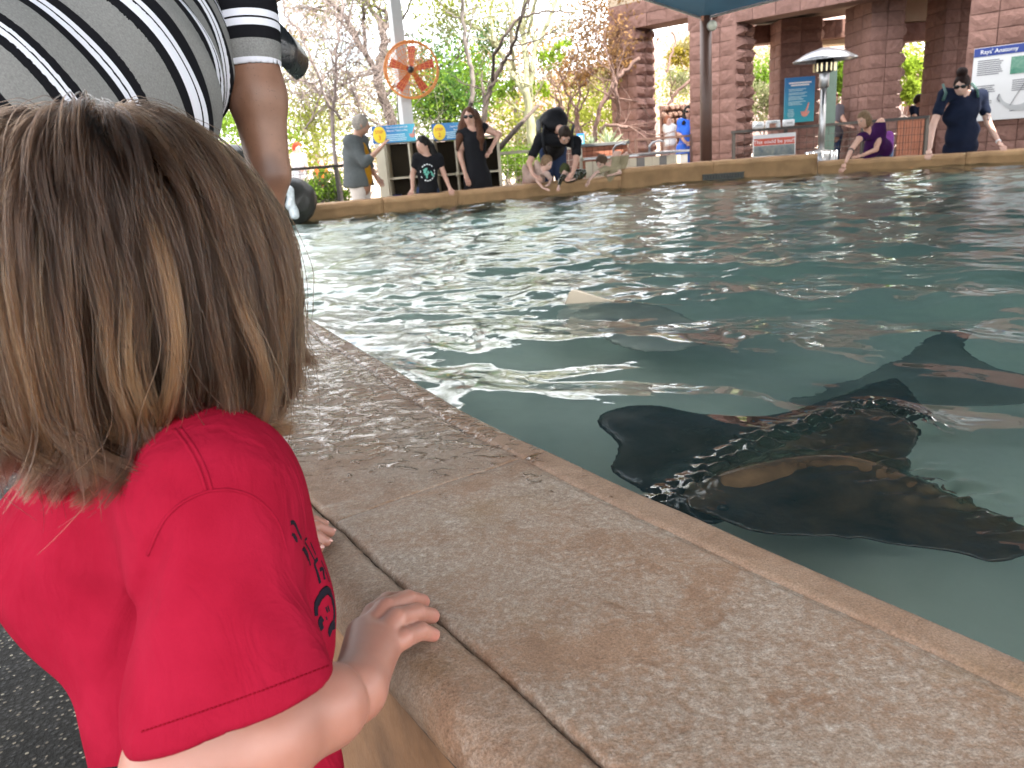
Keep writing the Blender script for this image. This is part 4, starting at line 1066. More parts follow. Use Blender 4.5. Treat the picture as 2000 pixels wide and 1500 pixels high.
# sink counter with two faucets
qa, qb, qc = Y(1143, 315, 12.2), Y(1243, 305, 12.2), Y(1342, 297, 12.9)
ctr = thing('sink_counter', 'cream boarded sink counter behind the child in the cream shirt', 'counter', qb*np.array([1, 1, 0]))
zc = 0.80; STEEL = M('brushed_steel', (0.32, 0.32, 0.33), 0.32, 0.05, metal=0.9)
for (a, b) in ((qa, qb), (qb, qc)):
    L = np.linalg.norm((b-a)[:2]); u = np.array([*((b-a)[:2]/L), 0]); v = np.array([-u[1], u[0], 0]); R = np.stack([u, v, [0, 0, 1]], 1); n = 7
    for k in range(n):
        c = a*np.array([1, 1, 0])+u*(L/n*(k+0.5)); m_ = CREAM if (a is qa or k % 3) else M('grey_board', (0.20, 0.19, 0.18), 0.6)
        MB().bbox((c[0], c[1], zc/2-0.02), (L/n/2-0.003, 0.012, zc/2-0.02), R, 0.003).build('board', m_, ctr)
    c = (a+b)/2; MB().bbox((c[0]+v[0]*0.22, c[1]+v[1]*0.22, zc), (L/2+0.02, 0.26, 0.018), R, 0.006).build('counter_top', STEEL, ctr)
    c2 = c+v*0.2; MB().box((c2[0], c2[1], zc+0.0205), (0.15, 0.11, 0.002), R).build('basin', M('dark_basin', (0.05, 0.05, 0.05), 0.3), ctr)
    f = c+u*0.10+v*0.36; f[2] = zc+0.018
    MB().tube([f, f+np.array([0, 0, 0.10]), f+np.array([0, 0, 0.15])+u*0.04-v*0.04, f+np.array([0, 0, 0.17])+u*0.12-v*0.12, f+np.array([0, 0, 0.15])+u*0.16-v*0.16], [0.02, 0.018, 0.018, 0.016, 0.014], 8).build('faucet', STEEL, ctr, True)
# patio heater
hp = Y(1605, 270, 11.85); hx, hy = hp[0], hp[1]; hk = hy/F
def hz(py): return Y(1608, py, hy)[2]
ht = thing('patio_heater', 'tall steel mushroom patio heater under the porch beside the blue sign', 'patio heater', (hx, hy, 0))
MB().lathe((hx, hy, hz(116)), [(0.435, -0.02), (0.44, 0.0), (0.25, 0.10), (0.06, 0.155), (0.0, 0.16)], 28, cap=False).build('hood', M('polished_steel', (0.34, 0.35, 0.38), 0.3, metal=0.9), ht, True)
MB().lathe((hx, hy, hz(142)), [(0.10, 0), (0.135, 0.03), (0.15, 0.12), (0.13, 0.125), (0.11, 0.21)], 18).build('burner', M('heater_black', (0.025, 0.025, 0.025), 0.4), ht, True)
mb = MB(); 
for k in range(14): a = 2*pi*k/14; mb.box((hx+0.148*cos(a), hy+0.148*sin(a), hz(132)), (0.010, 0.010, 0.055))
mb.build('burner_mesh', M('pale_brass', (0.70, 0.60, 0.38), 0.3, metal=0.7), ht)
MB().lathe((hx, hy, hz(172)), [(0.055, 0), (0.07, 0.02), (0.07, 0.22), (0.055, 0.24)], 16).build('neck', STEEL, ht, True)
MB().lathe((hx, hy, 0.3), [(0.042, 0), (0.042, 1.45)], 16).build('pole', STEEL, ht, True)
zb_ = hz(298); MB().lathe((hx, hy, zb_-0.45), [(0.21, 0.0), (0.21, 0.44), (0.19, 0.47), (0.05, 0.50)], 22).build('gas_cover', STEEL, ht, True)
mb = MB()
for k in range(10): a = 2*pi*k/10; mb.tube([(hx+0.215*cos(a), hy+0.215*sin(a), zb_-0.3), (hx+0.215*cos(a), hy+0.215*sin(a), zb_+0.02)], 0.02, 6)
mb.build('cover_ribs', STEEL, ht, True)
g = Y(1617, 190, 12.4); o = thing('cabinet', 'dark green cabinet door panel standing behind the patio heater', 'cabinet', (g[0], g[1], 0))
MB().bbox((g[0], g[1], 1.05), (0.10, 0.07, 0.90), None, 0.01).build('door', M('dark_green_paint', (0.035, 0.06, 0.05), 0.5), o); MB().lathe((g[0]-0.07, g[1]-0.07, 1.0), [(0.012, 0), (0.012, 0.025)], 8, (0, -1, 0)).build('handle', STEEL, o)
# sunlit red slat screen
ga, gb = Y(1750, 290, 13.0), Y(1812, 290, 13.0); scx = thing('slat_screen', 'red slatted screen panel behind the porch railing', 'screen', ((ga[0]+gb[0])/2, 13.0, 0))
n = 11
for k in range(n):
    x = lerp(ga[0], gb[0], (k+0.5)/n); MB().bbox((x, 13.0, 0.52), ((gb[0]-ga[0])/n/2-0.005, 0.012, 0.52), None, 0.003).build('slat', M('redwood_stain', (0.42, 0.16, 0.09), 0.7, 0.2), scx)
mb = MB()
for z in (0.2, 0.85): mb.box(((ga[0]+gb[0])/2, 13.022, z), ((gb[0]-ga[0])/2, 0.009, 0.03))
mb.build('cross_rail', M('redwood_stain', (0.42, 0.16, 0.09)), scx)
# boulders with a trickle of water at the left end of the pool
def rock(name, label, c, r, seed, mat, cat='boulder'):
    def f(X, d): return d+wav(X, 9, 0.055*max(r), seed)*1.0+np.abs(wav(X, 22, 0.05*max(r), seed+3))
    s = SD().ell(c, r).fn(f); o = sd_mesh(name, s, max(r)/13, mat, None, 0); tag(o, label, cat); return o
ROCK = M('dark_wet_rock', (0.028, 0.026, 0.022), 0.45, 0.4, 6, 0.8, 30)
rock('boulder', 'dark wet boulder with a trickle of water at the left pool corner', Y(578, 372, 9.0)-np.array([0.02, 0, 0.12]), (0.24, 0.3, 0.27), 3, ROCK)
rock('boulder', 'dark boulder partly behind the bent man\'s arm', Y(455, 345, 8.6)-np.array([0,0,0.1]), (0.42, 0.4, 0.42), 5, ROCK)
rock('boulder', 'low dark boulder behind the child\'s hair', Y(330, 370, 8.0), (0.5, 0.4, 0.36), 8, ROCK)
tr = Y(566, 372, 8.72)
def tk(X, d): return d+wav(X, 40, 0.012, 2)
o = sd_mesh('trickle', SD().chain([tr+np.array([-0.05, 0, 0.12]), tr+np.array([0.0, -0.06, 0.0]), tr+np.array([0.03, -0.08, -0.25])], [0.025, 0.05, 0.06], 0.02).fn(tk), 0.015, M('foamy_water', (0.62, 0.66, 0.68), 0.15, 0.25, 30, 0.6, 90))
tag(o, 'white trickle of water running down the dark boulder', 'waterfall')
# dry stone wall behind the building opening
STN = M('brown_field_stone', (0.20, 0.12, 0.09), 0.9, 0.35, 3, 0.6, 30)
def stone_wall(label, p0, p1, h, n, rows):
    o = thing('stone_wall', label, 'wall', (p0+p1)/2*np.array([1, 1, 0])); r = np.random.RandomState(4); L = np.linalg.norm((p1-p0)[:2]); u = np.array([*((p1-p0)[:2]/L), 0])
    var = []
    for k in range(5):
        bm = bmesh.new(); bmesh.ops.create_icosphere(bm, subdivisions=1, radius=1)
        for v in bm.verts: v.co *= 0.85+0.3*r.rand()
        me = bpy.data.meshes.new('stone'); bm.to_mesh(me); bm.free(); me.materials.append(STN); var.append(me)
    for j in range(rows):
        for i in range(n):
            c = p0*np.array([1, 1, 0])+u*(L/n*(i+0.5+0.5*(j % 2)*0.8+0.2*r.randn()*0.3))+np.array([0, 0, h/rows*(j+0.5)])
            q = bpy.data.objects.new('stone', var[r.randint(5)]); COL.objects.link(q); q.parent = o
            q.location = Vector(c)-Vector(o.location); q.scale = (L/n*0.58, 0.16, h/rows*0.6); q.rotation_euler = (r.uniform(-.1, .1), r.uniform(-.25, .25), atan2(u[1], u[0]))
    MB().box(((p0+p1)/2)*np.array([1, 1, 0])+np.array([0, 0.1, h/2]), (L/2, 0.1, h/2-0.02), np.stack([u, np.cross([0, 0, 1], u), [0, 0, 1]], 1)).build('core', MORT, o)
stone_wall('dry stone wall seen through the left opening of the building', Y(1292, 240, 18.5), Y(1372, 240, 18.5), 1.75, 8, 12)
stone_wall('brown stone retaining wall seen through the right opening of the building', Y(1775, 200, 17.5), Y(1850, 200, 17.5), 1.95, 8, 12)
# ================================================================== PLANTS
def leaf_mat(name, spread=0.25):
    t = NT(name); a = t.attr('tint'); 
    d = t.n('ShaderNodeBsdfDiffuse', {'Color': a}); tr = t.n('ShaderNodeBsdfTranslucent', {'Color': a})
    return t.done(t.n('ShaderNodeMixShader', {0: 0.5, 1: d.outputs[0], 2: tr.outputs[0]}).outputs[0])
LEAF = leaf_mat('leaf')
def bark(name, a, b):
    t = NT(name); p = t.n('ShaderNodeMapping', {'Vector': t.co(), 'Scale': (1, 1, 0.25)}).outputs[0]; n = t.noise(p, 30, 5)
    t.bsdf(Base_Color=t.ramp(n, [(0.3, a), (0.7, b)]), Roughness=0.9, Normal=t.bump(n, 0.8, 0.02)); return t.m
BK_DARK = bark('dark_mesquite_bark', (0.045, 0.034, 0.028), (0.12, 0.09, 0.075)); BK_GREY = bark('grey_bark', (0.12, 0.10, 0.09), (0.22, 0.19, 0.17))
BK_GREEN = bark('palo_verde_bark', (0.20, 0.20, 0.11), (0.33, 0.32, 0.20)); BK_TWIG = bark('pale_twig_bark', (0.17, 0.13, 0.12), (0.32, 0.26, 0.24))
BK_RED = bark('red_brown_bark', (0.09, 0.05, 0.04), (0.18, 0.11, 0.09))
def leaves(blobs, size, r, yd_sp=0.8):
    """blobs: (centre, (rx, ry, rz), n, colour) -> quads and tints"""
    Vs, Cs = [], []
    for c, rad, n, col in blobs:
        nc = max(3, n//14); cl = r.normal(size=(nc, 3)); cl /= np.linalg.norm(cl, axis=1)[:, None]; cl *= r.rand(nc, 1)**0.45
        cl = cl*np.asarray(rad)+np.asarray(c); k = r.randint(nc, size=n)
        P = cl[k]+r.normal(size=(n, 3))*np.asarray(rad)*0.16
        a = r.normal(size=(n, 3)); a[:, 2] -= 0.3; a /= np.linalg.norm(a, axis=1)[:, None]; b = np.cross(a, r.normal(size=(n, 3))); b /= np.linalg.norm(b, axis=1)[:, None]
        s = size*(0.6+0.8*r.rand(n, 1)); 
        Vs.append(np.stack([P-a*s, P+b*s*0.42, P+a*s, P-b*s*0.42], 1).reshape(-1, 3))
        tint = np.asarray(col)*0.62*(0.7+0.6*r.rand(n, 1))*(0.85+0.3*r.rand(nc, 1)[k]); Cs.append(np.repeat(tint, 4, 0))
    V = np.concatenate(Vs); return V, np.arange(len(V)).reshape(-1, 4), np.clip(np.concatenate(Cs), 0, 1)
def twigs(mb, starts, r, depth, L, rad, spread=0.6, up=0.15, kids=(2, 4)):
    for p, d in starts:
        n = 4; pts = [p]; dd = nrm(d)
        for k in range(n): dd = nrm(dd+r.normal(size=3)*0.22+np.array([0, 0, up*0.3])); pts.append(pts[-1]+dd*L/n)
        mb.tube(pts, list(np.linspace(rad, rad*0.45, n+1)), 4 if rad < 0.02 else 6, False)
        if depth > 0:
            ks = [(pts[r.randint(1, n+1)], nrm(dd+r.normal(size=3)*spread)) for _ in range(r.randint(*kids))]
            twigs(mb, ks, r, depth-1, L*0.72, rad*0.55, spread, up, kids)
def tree(name, label, cat, limbs, depth, mat, blobs=(), leaf=0.045, seed=1, tw=3, twL=0.9, group=None, twkids=(2, 4), tdep=2, jit=0.6):
    """limbs: list of ([(px, py), ...], width0 px, width1 px); blobs: (px, py, dd, rpx, n, colour)"""
    r = np.random.RandomState(seed); base = G(limbs[0][0][0][0], 330, 0.0); b0 = Y(*limbs[0][0][0], depth)
    o = thing(name, label, cat, (b0[0], depth, 0), group); mb = MB(); tips = []
    for i, (pts, w0, w1) in enumerate(limbs):
        off = r.uniform(-jit, jit) if i else 0
        P = [Y(px, py, depth+off*min(1, k/2.0)) for k, (px, py) in enumerate(pts)]
        if i == 0: P = [np.array([P[0][0], P[0][1], -0.05])]+P
        C_ = catmull(P, 4); C_[1:-1] += r.normal(size=C_[1:-1].shape)*0.012
        rad = list(np.linspace(w0, w1, len(C_))*depth/F/2)
        if i == 0: rad[0] *= 1.25
        mb.tube(C_, rad, 8)
        for k in range(tw):
            q = r.randint(len(C_)//3, len(C_)); d = nrm(C_[min(q+1, len(C_)-1)]-C_[q-1]); tips.append((C_[q], nrm(d+r.normal(size=3)*0.7), rad[q]))
    for p, d, rd in tips: twigs(mb, [(p, d)], r, tdep, twL, min(rd*0.5, 0.03), kids=twkids)
    mb.build('trunk', mat, o, True)
    if blobs:
        bl = [(Y(px, py, depth+dd), np.array([1, 1, 0.8])*rp*depth/F, n, col) for px, py, dd, rp, n, col in blobs]
        V, Qd, Cl = leaves(bl, leaf, r); np_mesh('crown', V, Qd, LEAF, o, False, attrs={'tint': ('POINT', 'FLOAT_COLOR', Cl)})
    return o
def z1(L): return [(540+x/5.556, y/5.556) for x, y in L]
def z2(L): return [(860+x/5.263, y/5.263) for x, y in L]
YG = (0.30, 0.34, 0.06); LG = (0.22, 0.36, 0.05); MG = (0.10, 0.20, 0.05); OR = (0.42, 0.24, 0.10); TAN = (0.42, 0.36, 0.15); PALE = (0.36, 0.38, 0.20)
tree('mesquite_tree', 'dark forked mesquite tree left of the grey fan post', 'tree',
     [(z1([(1260, 1420), (1190, 1150), (1110, 900), (1130, 700), (1160, 520), (1150, 340)]), 22, 13), (z1([(1150, 340), (1080, 180), (1000, 30), (900, -300)]), 11, 6), (z1([(1150, 340), (1200, 150), (1080, 50), (1040, -300)]), 9, 5), (z1([(1170, 340), (1230, 250), (1260, 50), (1330, -200)]), 7, 4),
      (z1([(1100, 820), (1030, 700), (900, 480), (800, 280), (680, 120), (540, 0), (400, -120)]), 12, 6), (z1([(960, 560), (950, 300), (940, 0), (950, -250)]), 8, 5), (z1([(800, 280), (960, 420)]), 4, 2), (z1([(600, 60), (400, 90), (250, 250)]), 5, 2), (z1([(1050, 790), (800, 880), (620, 970)]), 4, 2)],
     14.0, BK_DARK, [(600, 10, 0.5, 60, 900, TAN), (690, -40, 0, 110, 1500, YG), (740, 30, 0.6, 80, 900, PALE), (640, 50, 0.8, 60, 500, PALE)], 0.032, 3, 4, 1.0)
tree('bare_shrub', 'pale bare branching thicket behind the older woman', 'shrub',
     [(z1([(620, 1500), (610, 1200), (640, 950), (650, 700), (650, 500), (700, 250), (720, -50)]), 8, 3), (z1([(600, 1100), (530, 900), (540, 800), (640, 750), (800, 800), (950, 950), (1100, 1150)]), 4, 2), (z1([(480, 1050), (380, 900), (200, 880), (50, 880)]), 4, 2), (z1([(900, 1300), (780, 1150), (560, 1050), (400, 950), (300, 880)]), 4, 2),
      (z1([(700, 1300), (560, 1100), (430, 750), (310, 500), (280, 380), (130, 200), (50, 60)]), 5, 3), (z1([(300, 450), (280, 380), (250, 300)]), 3, 2), (z1([(960, 1250), (860, 1050), (820, 950)]), 4, 2), (z1([(650, 960), (780, 870), (980, 770), (1200, 690)]), 3, 2), (z1([(950, 1230), (1060, 1330), (1200, 1400)]), 3, 2), (z1([(300, 1400), (400, 1250), (470, 1050)]), 4, 2)],
     12.6, BK_TWIG, [(600, 230, 1, 60, 900, YG), (575, 90, 1.2, 50, 800, TAN), (640, 150, 1.6, 60, 500, PALE), (680, 200, 1.2, 60, 500, (0.42, 0.33, 0.26))], 0.03, 9, 15, 0.75, twkids=(3, 5), tdep=2)
tree('slim_tree', 'slim grey trunk behind the long-haired woman', 'tree', [(z2([(320, 1250), (325, 1040), (330, 780), (285, 600), (240, 300), (220, 0), (215, -250)]), 10, 6), (z2([(240, 170), (380, 60), (520, 0)]), 3, 2), (z2([(230, 180), (60, 120), (-60, -40)]), 3, 2)], 13.4, BK_GREY,
     [(880, 45, 0.5, 45, 700, PALE), (850, 20, 0.4, 60, 900, YG), (900, -30, 0, 70, 600, YG)], 0.032, 5, 3, 0.7)
tree('leaning_tree', 'dark trunk leaning right behind the long-haired woman\'s shoulder', 'tree',
     [(z2([(420, 1500), (440, 1200), (500, 950), (580, 780), (650, 640)]), 12, 8), (z2([(650, 640), (740, 490), (830, 160), (930, -60), (960, -300)]), 6, 4), (z2([(540, 830), (560, 600), (640, 400), (760, 230), (900, 155), (1100, 120), (1260, 130), (1330, 165)]), 7, 2.5), (z2([(700, 610), (840, 605)]), 3, 1), (z2([(740, 480), (960, 420), (1130, 340), (1260, 260)]), 3, 1.5), (z2([(850, 150), (900, 40), (930, -60)]), 4, 3)],
     13.0, BK_DARK, [(990, 40, 0.6, 50, 350, PALE)], 0.03, 6, 3, 0.7)
tree('palo_verde_tree', 'green barked palo verde tree with many forks in front of the bright sky', 'tree',
     [(z2([(945, 1480), (930, 1250), (890, 1000), (880, 900)]), 19, 15), (z2([(880, 960), (800, 860), (700, 680), (600, 520), (560, 440), (400, 300), (190, 180), (0, 30), (-150, -100)]), 12, 5), (z2([(890, 920), (885, 650), (860, 400), (850, 250), (870, 0), (860, -250)]), 13, 7), (z2([(920, 950), (955, 700), (960, 520), (1040, 380), (1130, 160), (1190, 0), (1240, -250)]), 9, 6), (z2([(770, 720), (735, 500), (740, 250), (750, 0), (760, -200)]), 7, 5), (z2([(560, 430), (540, 300), (510, 150), (540, 0), (550, -150)]), 6, 4), (z2([(900, 350), (950, 150), (990, 0), (1000, -200)]), 6, 4)],
     15.0, BK_GREEN, [(1075, 110, 0.3, 26, 520, (0.34, 0.52, 0.05)), (985, 175, 0.4, 28, 520, LG), (1055, 175, 0.2, 24, 380, (0.34, 0.5, 0.05)), (960, 70, 0.8, 40, 600, MG), (1080, 20, 0.6, 50, 300, PALE), (940, 10, 0.5, 60, 600, YG), (1100, 85, 0.2, 20, 200, (0.34, 0.52, 0.05))], 0.036, 8, 3, 0.7)
tree('small_mesquite', 'small mesquite with thin forks above the bending man\'s back', 'tree',
     [(z2([(1405, 1450), (1410, 1200), (1400, 1120)]), 11, 8), (z2([(1400, 1130), (1330, 1010), (1280, 920), (1220, 700)]), 5, 3), (z2([(1400, 1150), (1430, 1060), (1440, 900), (1520, 850), (1560, 700)]), 5, 3), (z2([(1400, 1160), (1480, 1040), (1530, 920), (1500, 800)]), 4, 2), (z2([(1310, 1180), (1320, 1060), (1420, 930)]), 4, 2), (z2([(1260, 1130), (1190, 1030), (1110, 960)]), 6, 3)],
     16.0, BK_RED, [(1120, 140, 0.5, 50, 900, OR), (1165, 110, 0.3, 60, 1300, OR), (1130, 60, 0.6, 60, 900, (0.42, 0.28, 0.16)), (1190, 40, 0.5, 70, 1300, (0.45, 0.27, 0.14)), (1170, 0, 0.5, 70, 800, (0.45, 0.25, 0.13))], 0.038, 12, 4, 0.9)
tree('leaning_mesquite', 'curved red brown trunk leaning towards the building corner', 'tree',
     [(z2([(1590, 1500), (1595, 1300), (1660, 1080), (1760, 900), (1830, 800), (1920, 700), (2050, 600)]), 9, 7), (z2([(1815, 1260), (1830, 1100), (1800, 960), (1800, 840)]), 8, 6), (z2([(1800, 850), (1760, 650), (1720, 500)]), 4, 2), (z2([(1640, 1400), (1700, 1290), (1920, 1310)]), 7, 6)],
     15.2, BK_RED, [(1200, 125, 0.4, 40, 700, OR), (1180, 160, 0.3, 30, 350, TAN), (1215, 75, 0.5, 50, 900, (0.45, 0.27, 0.13)), (1225, 20, 0.5, 50, 800, OR)], 0.036, 15, 3, 0.8)
lg = thing('dead_branch', 'dark dead branch slanting beside the long-haired woman', 'branch', Y(974, 290, 12.6))
MB().tube([Y(974, 292, 12.5), Y(1008, 252, 12.6), Y(1052, 205, 12.8)], [0.045, 0.04, 0.025], 7).build('wood', BK_DARK, lg, True)
# trees seen through the building
tree('porch_tree', 'crooked thin tree seen through the left opening of the building', 'tree', [([(1301, 260), (1303, 215), (1315, 190), (1330, 172), (1356, 152), (1380, 140)], 7, 5), ([(1301, 140), (1310, 110), (1318, 80), (1312, 60)], 4, 3)], 19.0, BK_RED, [(1330, 110, 0.6, 28, 900, (0.42, 0.34, 0.06)), (1330, 160, 1.2, 30, 700, PALE), (1345, 90, 0.5, 20, 400, TAN)], 0.045, 21, 2, 0.6)
# hedges, bushes and trees behind
BUSH = [(585, 300, 20, 70, 900, YG), (640, 270, 22, 80, 900, PALE), (700, 240, 24, 95, 1100, TAN), (600, 180, 24, 90, 1000, YG), (760, 200, 24, 95, 800, PALE), (830, 215, 18, 60, 1600, LG), (870, 200, 18, 55, 1500, MG), (860, 130, 20, 80, 1700, MG), (910, 160, 19, 60, 1300, LG), (1000, 240, 20, 70, 1100, YG), (1060, 270, 17, 50, 900, PALE), (1140, 240, 21, 70, 1200, YG), (1190, 210, 22, 70, 1000, YG), (1000, 120, 24, 100, 1000, OR), (1120, 180, 25, 90, 900, (0.4, 0.3, 0.15)), (940, 310, 15.5, 40, 800, LG), (1010, 320, 14.5, 36, 700, LG),
        (640, 370, 13.2, 36, 900, LG), (600, 380, 12.8, 26, 500, LG), (500, 260, 18, 60, 900, LG), (430, 250, 16, 60, 800, LG), (470, 160, 22, 90, 900, YG)]
for i, (px, py, yd, rp, n, col) in enumerate(BUSH):
    r = np.random.RandomState(100+i); c = Y(px, py, yd); z = c[2]; rad = rp*yd/F
    names = {YG: 'yellow green', PALE: 'pale grey green', TAN: 'straw coloured', LG: 'bright green', MG: 'mid green'}
    kind = 'bush' if z-rad < 1.6 else 'tree'
    o = thing('bush' if kind == 'bush' else 'broad_tree', 'x', kind, (c[0], yd, 0), 'plants beyond the far side of the pool')
    wh = ['by the far left railing', 'behind the older woman', 'above the older woman\'s head', 'at the far left of the thicket', 'beside the grey post', 'behind the STEP signs', 'between the two STEP signs', 'high above the STEP signs', 'above the long-haired woman', 'right of the long-haired woman', 'behind the palo verde trunk', 'above the bending man', 'left of the building corner', 'high behind the palo verde', 'high above the bending man', 'low by the pale railing', 'behind the pale railing', 'at the foot of the older woman', 'beside the dark boulder', 'below the bent man\'s chest', 'left of the bent man\'s arm', 'far beyond the bent man'][i]
    o['label'] = f"{names.get(col, 'rusty orange')} {kind} growing {wh}"
    mb = MB(); st = [(np.array([c[0]+r.uniform(-.2, .2), yd+r.uniform(-.2, .2), 0.0]), np.array([r.normal()*0.4, r.normal()*0.4, 1.2])) for _ in range(5)]
    if kind == 'tree':
        mb.tube([(c[0], yd, -0.05), (c[0]+0.05, yd, z*0.5), (c[0]-0.05, yd, z)], [0.13, 0.1, 0.05], 7)
        st = [(np.array([c[0], yd, z*f]), np.array([r.normal(), r.normal(), 0.7])) for f in np.linspace(0.5, 1.0, 8)]
    twigs(mb, st, r, 3, max(0.5, rad*0.85), 0.025, kids=(2, 4)); mb.build('trunk', BK_TWIG if col in (PALE, TAN, YG) else BK_DARK, o, True)
    V, Qd, Cl = leaves([(c, np.array([1.25, 0.8, 1.0])*rad, int(n*1.7), col)], 0.05*yd/18, r); np_mesh('crown', V, Qd, LEAF, o, False, attrs={'tint': ('POINT', 'FLOAT_COLOR', Cl)})
BUSH2 = [(1490, 150, 19, 30, 1300, LG), (1500, 200, 18, 34, 1300, PALE), (1480, 110, 26, 40, 600, TAN), (1645, 140, 17, 26, 900, (0.32, 0.5, 0.06)), (1650, 175, 16.5, 24, 900, LG), (1780, 130, 16.5, 24, 800, (0.36, 0.5, 0.06)), (1778, 180, 16, 20, 700, (0.34, 0.46, 0.06)), (1810, 110, 22, 40, 900, YG), (1320, 170, 24, 50, 1200, YG), (1345, 120, 26, 60, 900, PALE)]
wh2 = ['seen through the middle opening', 'low in the middle opening', 'high in the middle opening', 'beside the patio heater hood', 'behind the leaning man', 'in the right opening', 'low in the right opening above the boy', 'far beyond the right opening', 'behind the stone wall of the left opening', 'high beyond the left opening']
for i, (px, py, yd, rp, n, col) in enumerate(BUSH2):
    r = np.random.RandomState(200+i); c = Y(px, py, yd); rad = rp*yd/F
    o = thing('bush', f"{['leafy', 'airy', 'sunlit', 'rounded', 'dense', 'tall', 'low', 'distant', 'mounded', 'hazy'][i]} bush {wh2[i]} of the building" if 'opening' in wh2[i] else f"{['leafy', 'airy', 'sunlit', 'rounded', 'dense'][i]} sunlit bush {wh2[i]}", 'bush', (c[0], yd, 0), 'plants beyond the building openings')
    mb = MB(); twigs(mb, [(np.array([c[0]+r.uniform(-.2, .2), yd, 0.0]), np.array([r.normal()*0.3, r.normal()*0.3, 1.5])) for _ in range(4)], r, 3, max(0.6, c[2]*0.5), 0.03); mb.build('trunk', BK_TWIG, o, True)
    V, Qd, Cl = leaves([(c, np.array([1.2, 0.8, 1.2])*rad, n, col)], 0.05, r); np_mesh('crown', V, Qd, LEAF, o, False, attrs={'tint': ('POINT', 'FLOAT_COLOR', Cl)})
# agave / desert spoon by the building corner
r = np.random.RandomState(5); c = Y(1189, 276, 14.4); c0_ = np.array([c[0], c[1], c[2]-0.1])
def spiky(label, c, n, L, w, col, seed):
    r = np.random.RandomState(seed); o = thing('desert_spoon', label, 'plant', c); ms = M('pale_blade_leaf_'+str(seed), col, 0.6, 0.2)
    mb = MB(); mb.lathe(c-np.array([0, 0, c[2]]), [(0.08, 0), (0.07, c[2])], 8); mb.build('stem', BK_DARK, o, True)
    for k in range(n):
        a = r.uniform(0, 2*pi); e = r.uniform(0.0, 1.45); d = np.array([cos(a)*cos(e), sin(a)*cos(e), sin(e)]); s = nrm(np.cross(d, [0, 0, 1]))*w
        l = L*(0.75+0.4*r.rand()); P = [c, c+d*l*0.5, c+d*l-np.array([0, 0, 0.10*l*cos(e)])]
        V = [P[0]-s*0.5, P[0]+s*0.5, P[1]-s, P[1]+s, P[2]]; up_ = np.array([0, 0, 0.006]); n_v = len(V)
        V2 = V+[v-up_ for v in V]; MB().add(V2, [(0, 1, 3, 2), (2, 3, 4), (5, 7, 8, 6), (7, 9, 8), (0, 2, 7, 5), (1, 6, 8, 3), (2, 4, 9, 7), (3, 8, 9, 4)]).build('leaf', ms, o)
spiky('pale spiky desert spoon plant by the building corner', c0_, 60, 0.36, 0.013, (0.36, 0.42, 0.28), 5)
spiky('small grey spiky plant left of the desert spoon', Y(1155, 285, 14.6), 30, 0.22, 0.012, (0.26, 0.32, 0.22), 6)
# distant hill
def hill():
    X = np.linspace(-160, 260, 60); V = []; Fs = []
    for i, x in enumerate(X):
        h = 10+6*sin(x*0.03)+4*sin(x*0.071+1)+30*exp(-((x-95)/60)**2)
        for j, (f, dy) in enumerate(((0, 0), (0.45, 25), (0.8, 45), (1.0, 70), (0.7, 110))): V.append((x, 190+dy+8*sin(x*0.05+j), h*f+(1.5*sin(x*0.4+j*2) if f else -1)))
    for i in range(len(X)-1):
        for j in range(4): a = i*5+j; Fs.append((a, a+5, a+6, a+1))
    return V, Fs
V, Fs = hill(); tag(np_mesh('hill', V, Fs, M('desert_hill', (0.22, 0.15, 0.13), 1.0, 0.3, 0.05, 0.6, 0.3)), kind='structure')
# ================================================================== PEOPLE ON THE FAR SIDE
def bvh_of(o):
    M_ = Matrix.Translation(Vector(root_loc(o))); me = o.data
    return BVHTree.FromPolygons([M_ @ v.co for v in me.vertices], [tuple(p.vertices) for p in me.polygons])
def hit(bv, px, py):
    d = Vector(rayd(px, py)).normalized(); r = bv.ray_cast(Vector(CC), d)
    return (None, None) if r[0] is None else (np.array(r[0]), np.array(r[1]))
def ribbon(bv, pts_px, rad, off=0.0, n=5, flat=0.35, step=3):
    """a flattened cord that lies on a surface along a path drawn over it"""
    C_ = catmull(np.array(pts_px, float), step); P = []; N = []
    for q in C_:
        p, nn = hit(bv, *q)
        if p is not None: P.append(p+nn*off); N.append(nn)
    V = []; Fs = []; m = len(P)
    if m < 2: return V, Fs
    rr = rad if not np.isscalar(rad) else [rad]*m
    for i in range(m):
        t = nrm(P[min(i+1, m-1)]-P[max(i-1, 0)]); s = nrm(np.cross(t, N[i])); r_ = rr[min(len(rr)-1, int(i*len(rr)/m))]
        for k in range(n):
            a = 2*pi*k/n; V.append(P[i]+r_*(cos(a)*s+flat*sin(a)*N[i]))
    for i in range(m-1):
        for k in range(n): k2 = (k+1) % n; Fs.append((i*n+k, i*n+k2, (i+1)*n+k2, (i+1)*n+k))
    Fs += [tuple(range(n-1, -1, -1)), tuple((m-1)*n+k for k in range(n))]
    return V, Fs
EYEW = M('eye_white', (0.40, 0.37, 0.34), 0.2, 0.02); IRIS = M('dark_iris', (0.03, 0.02, 0.015), 0.15); LIP = M('lip', (0.36, 0.13, 0.11), 0.5); BLKG = M('black_glossy_plastic', (0.008, 0.008, 0.008), 0.12)
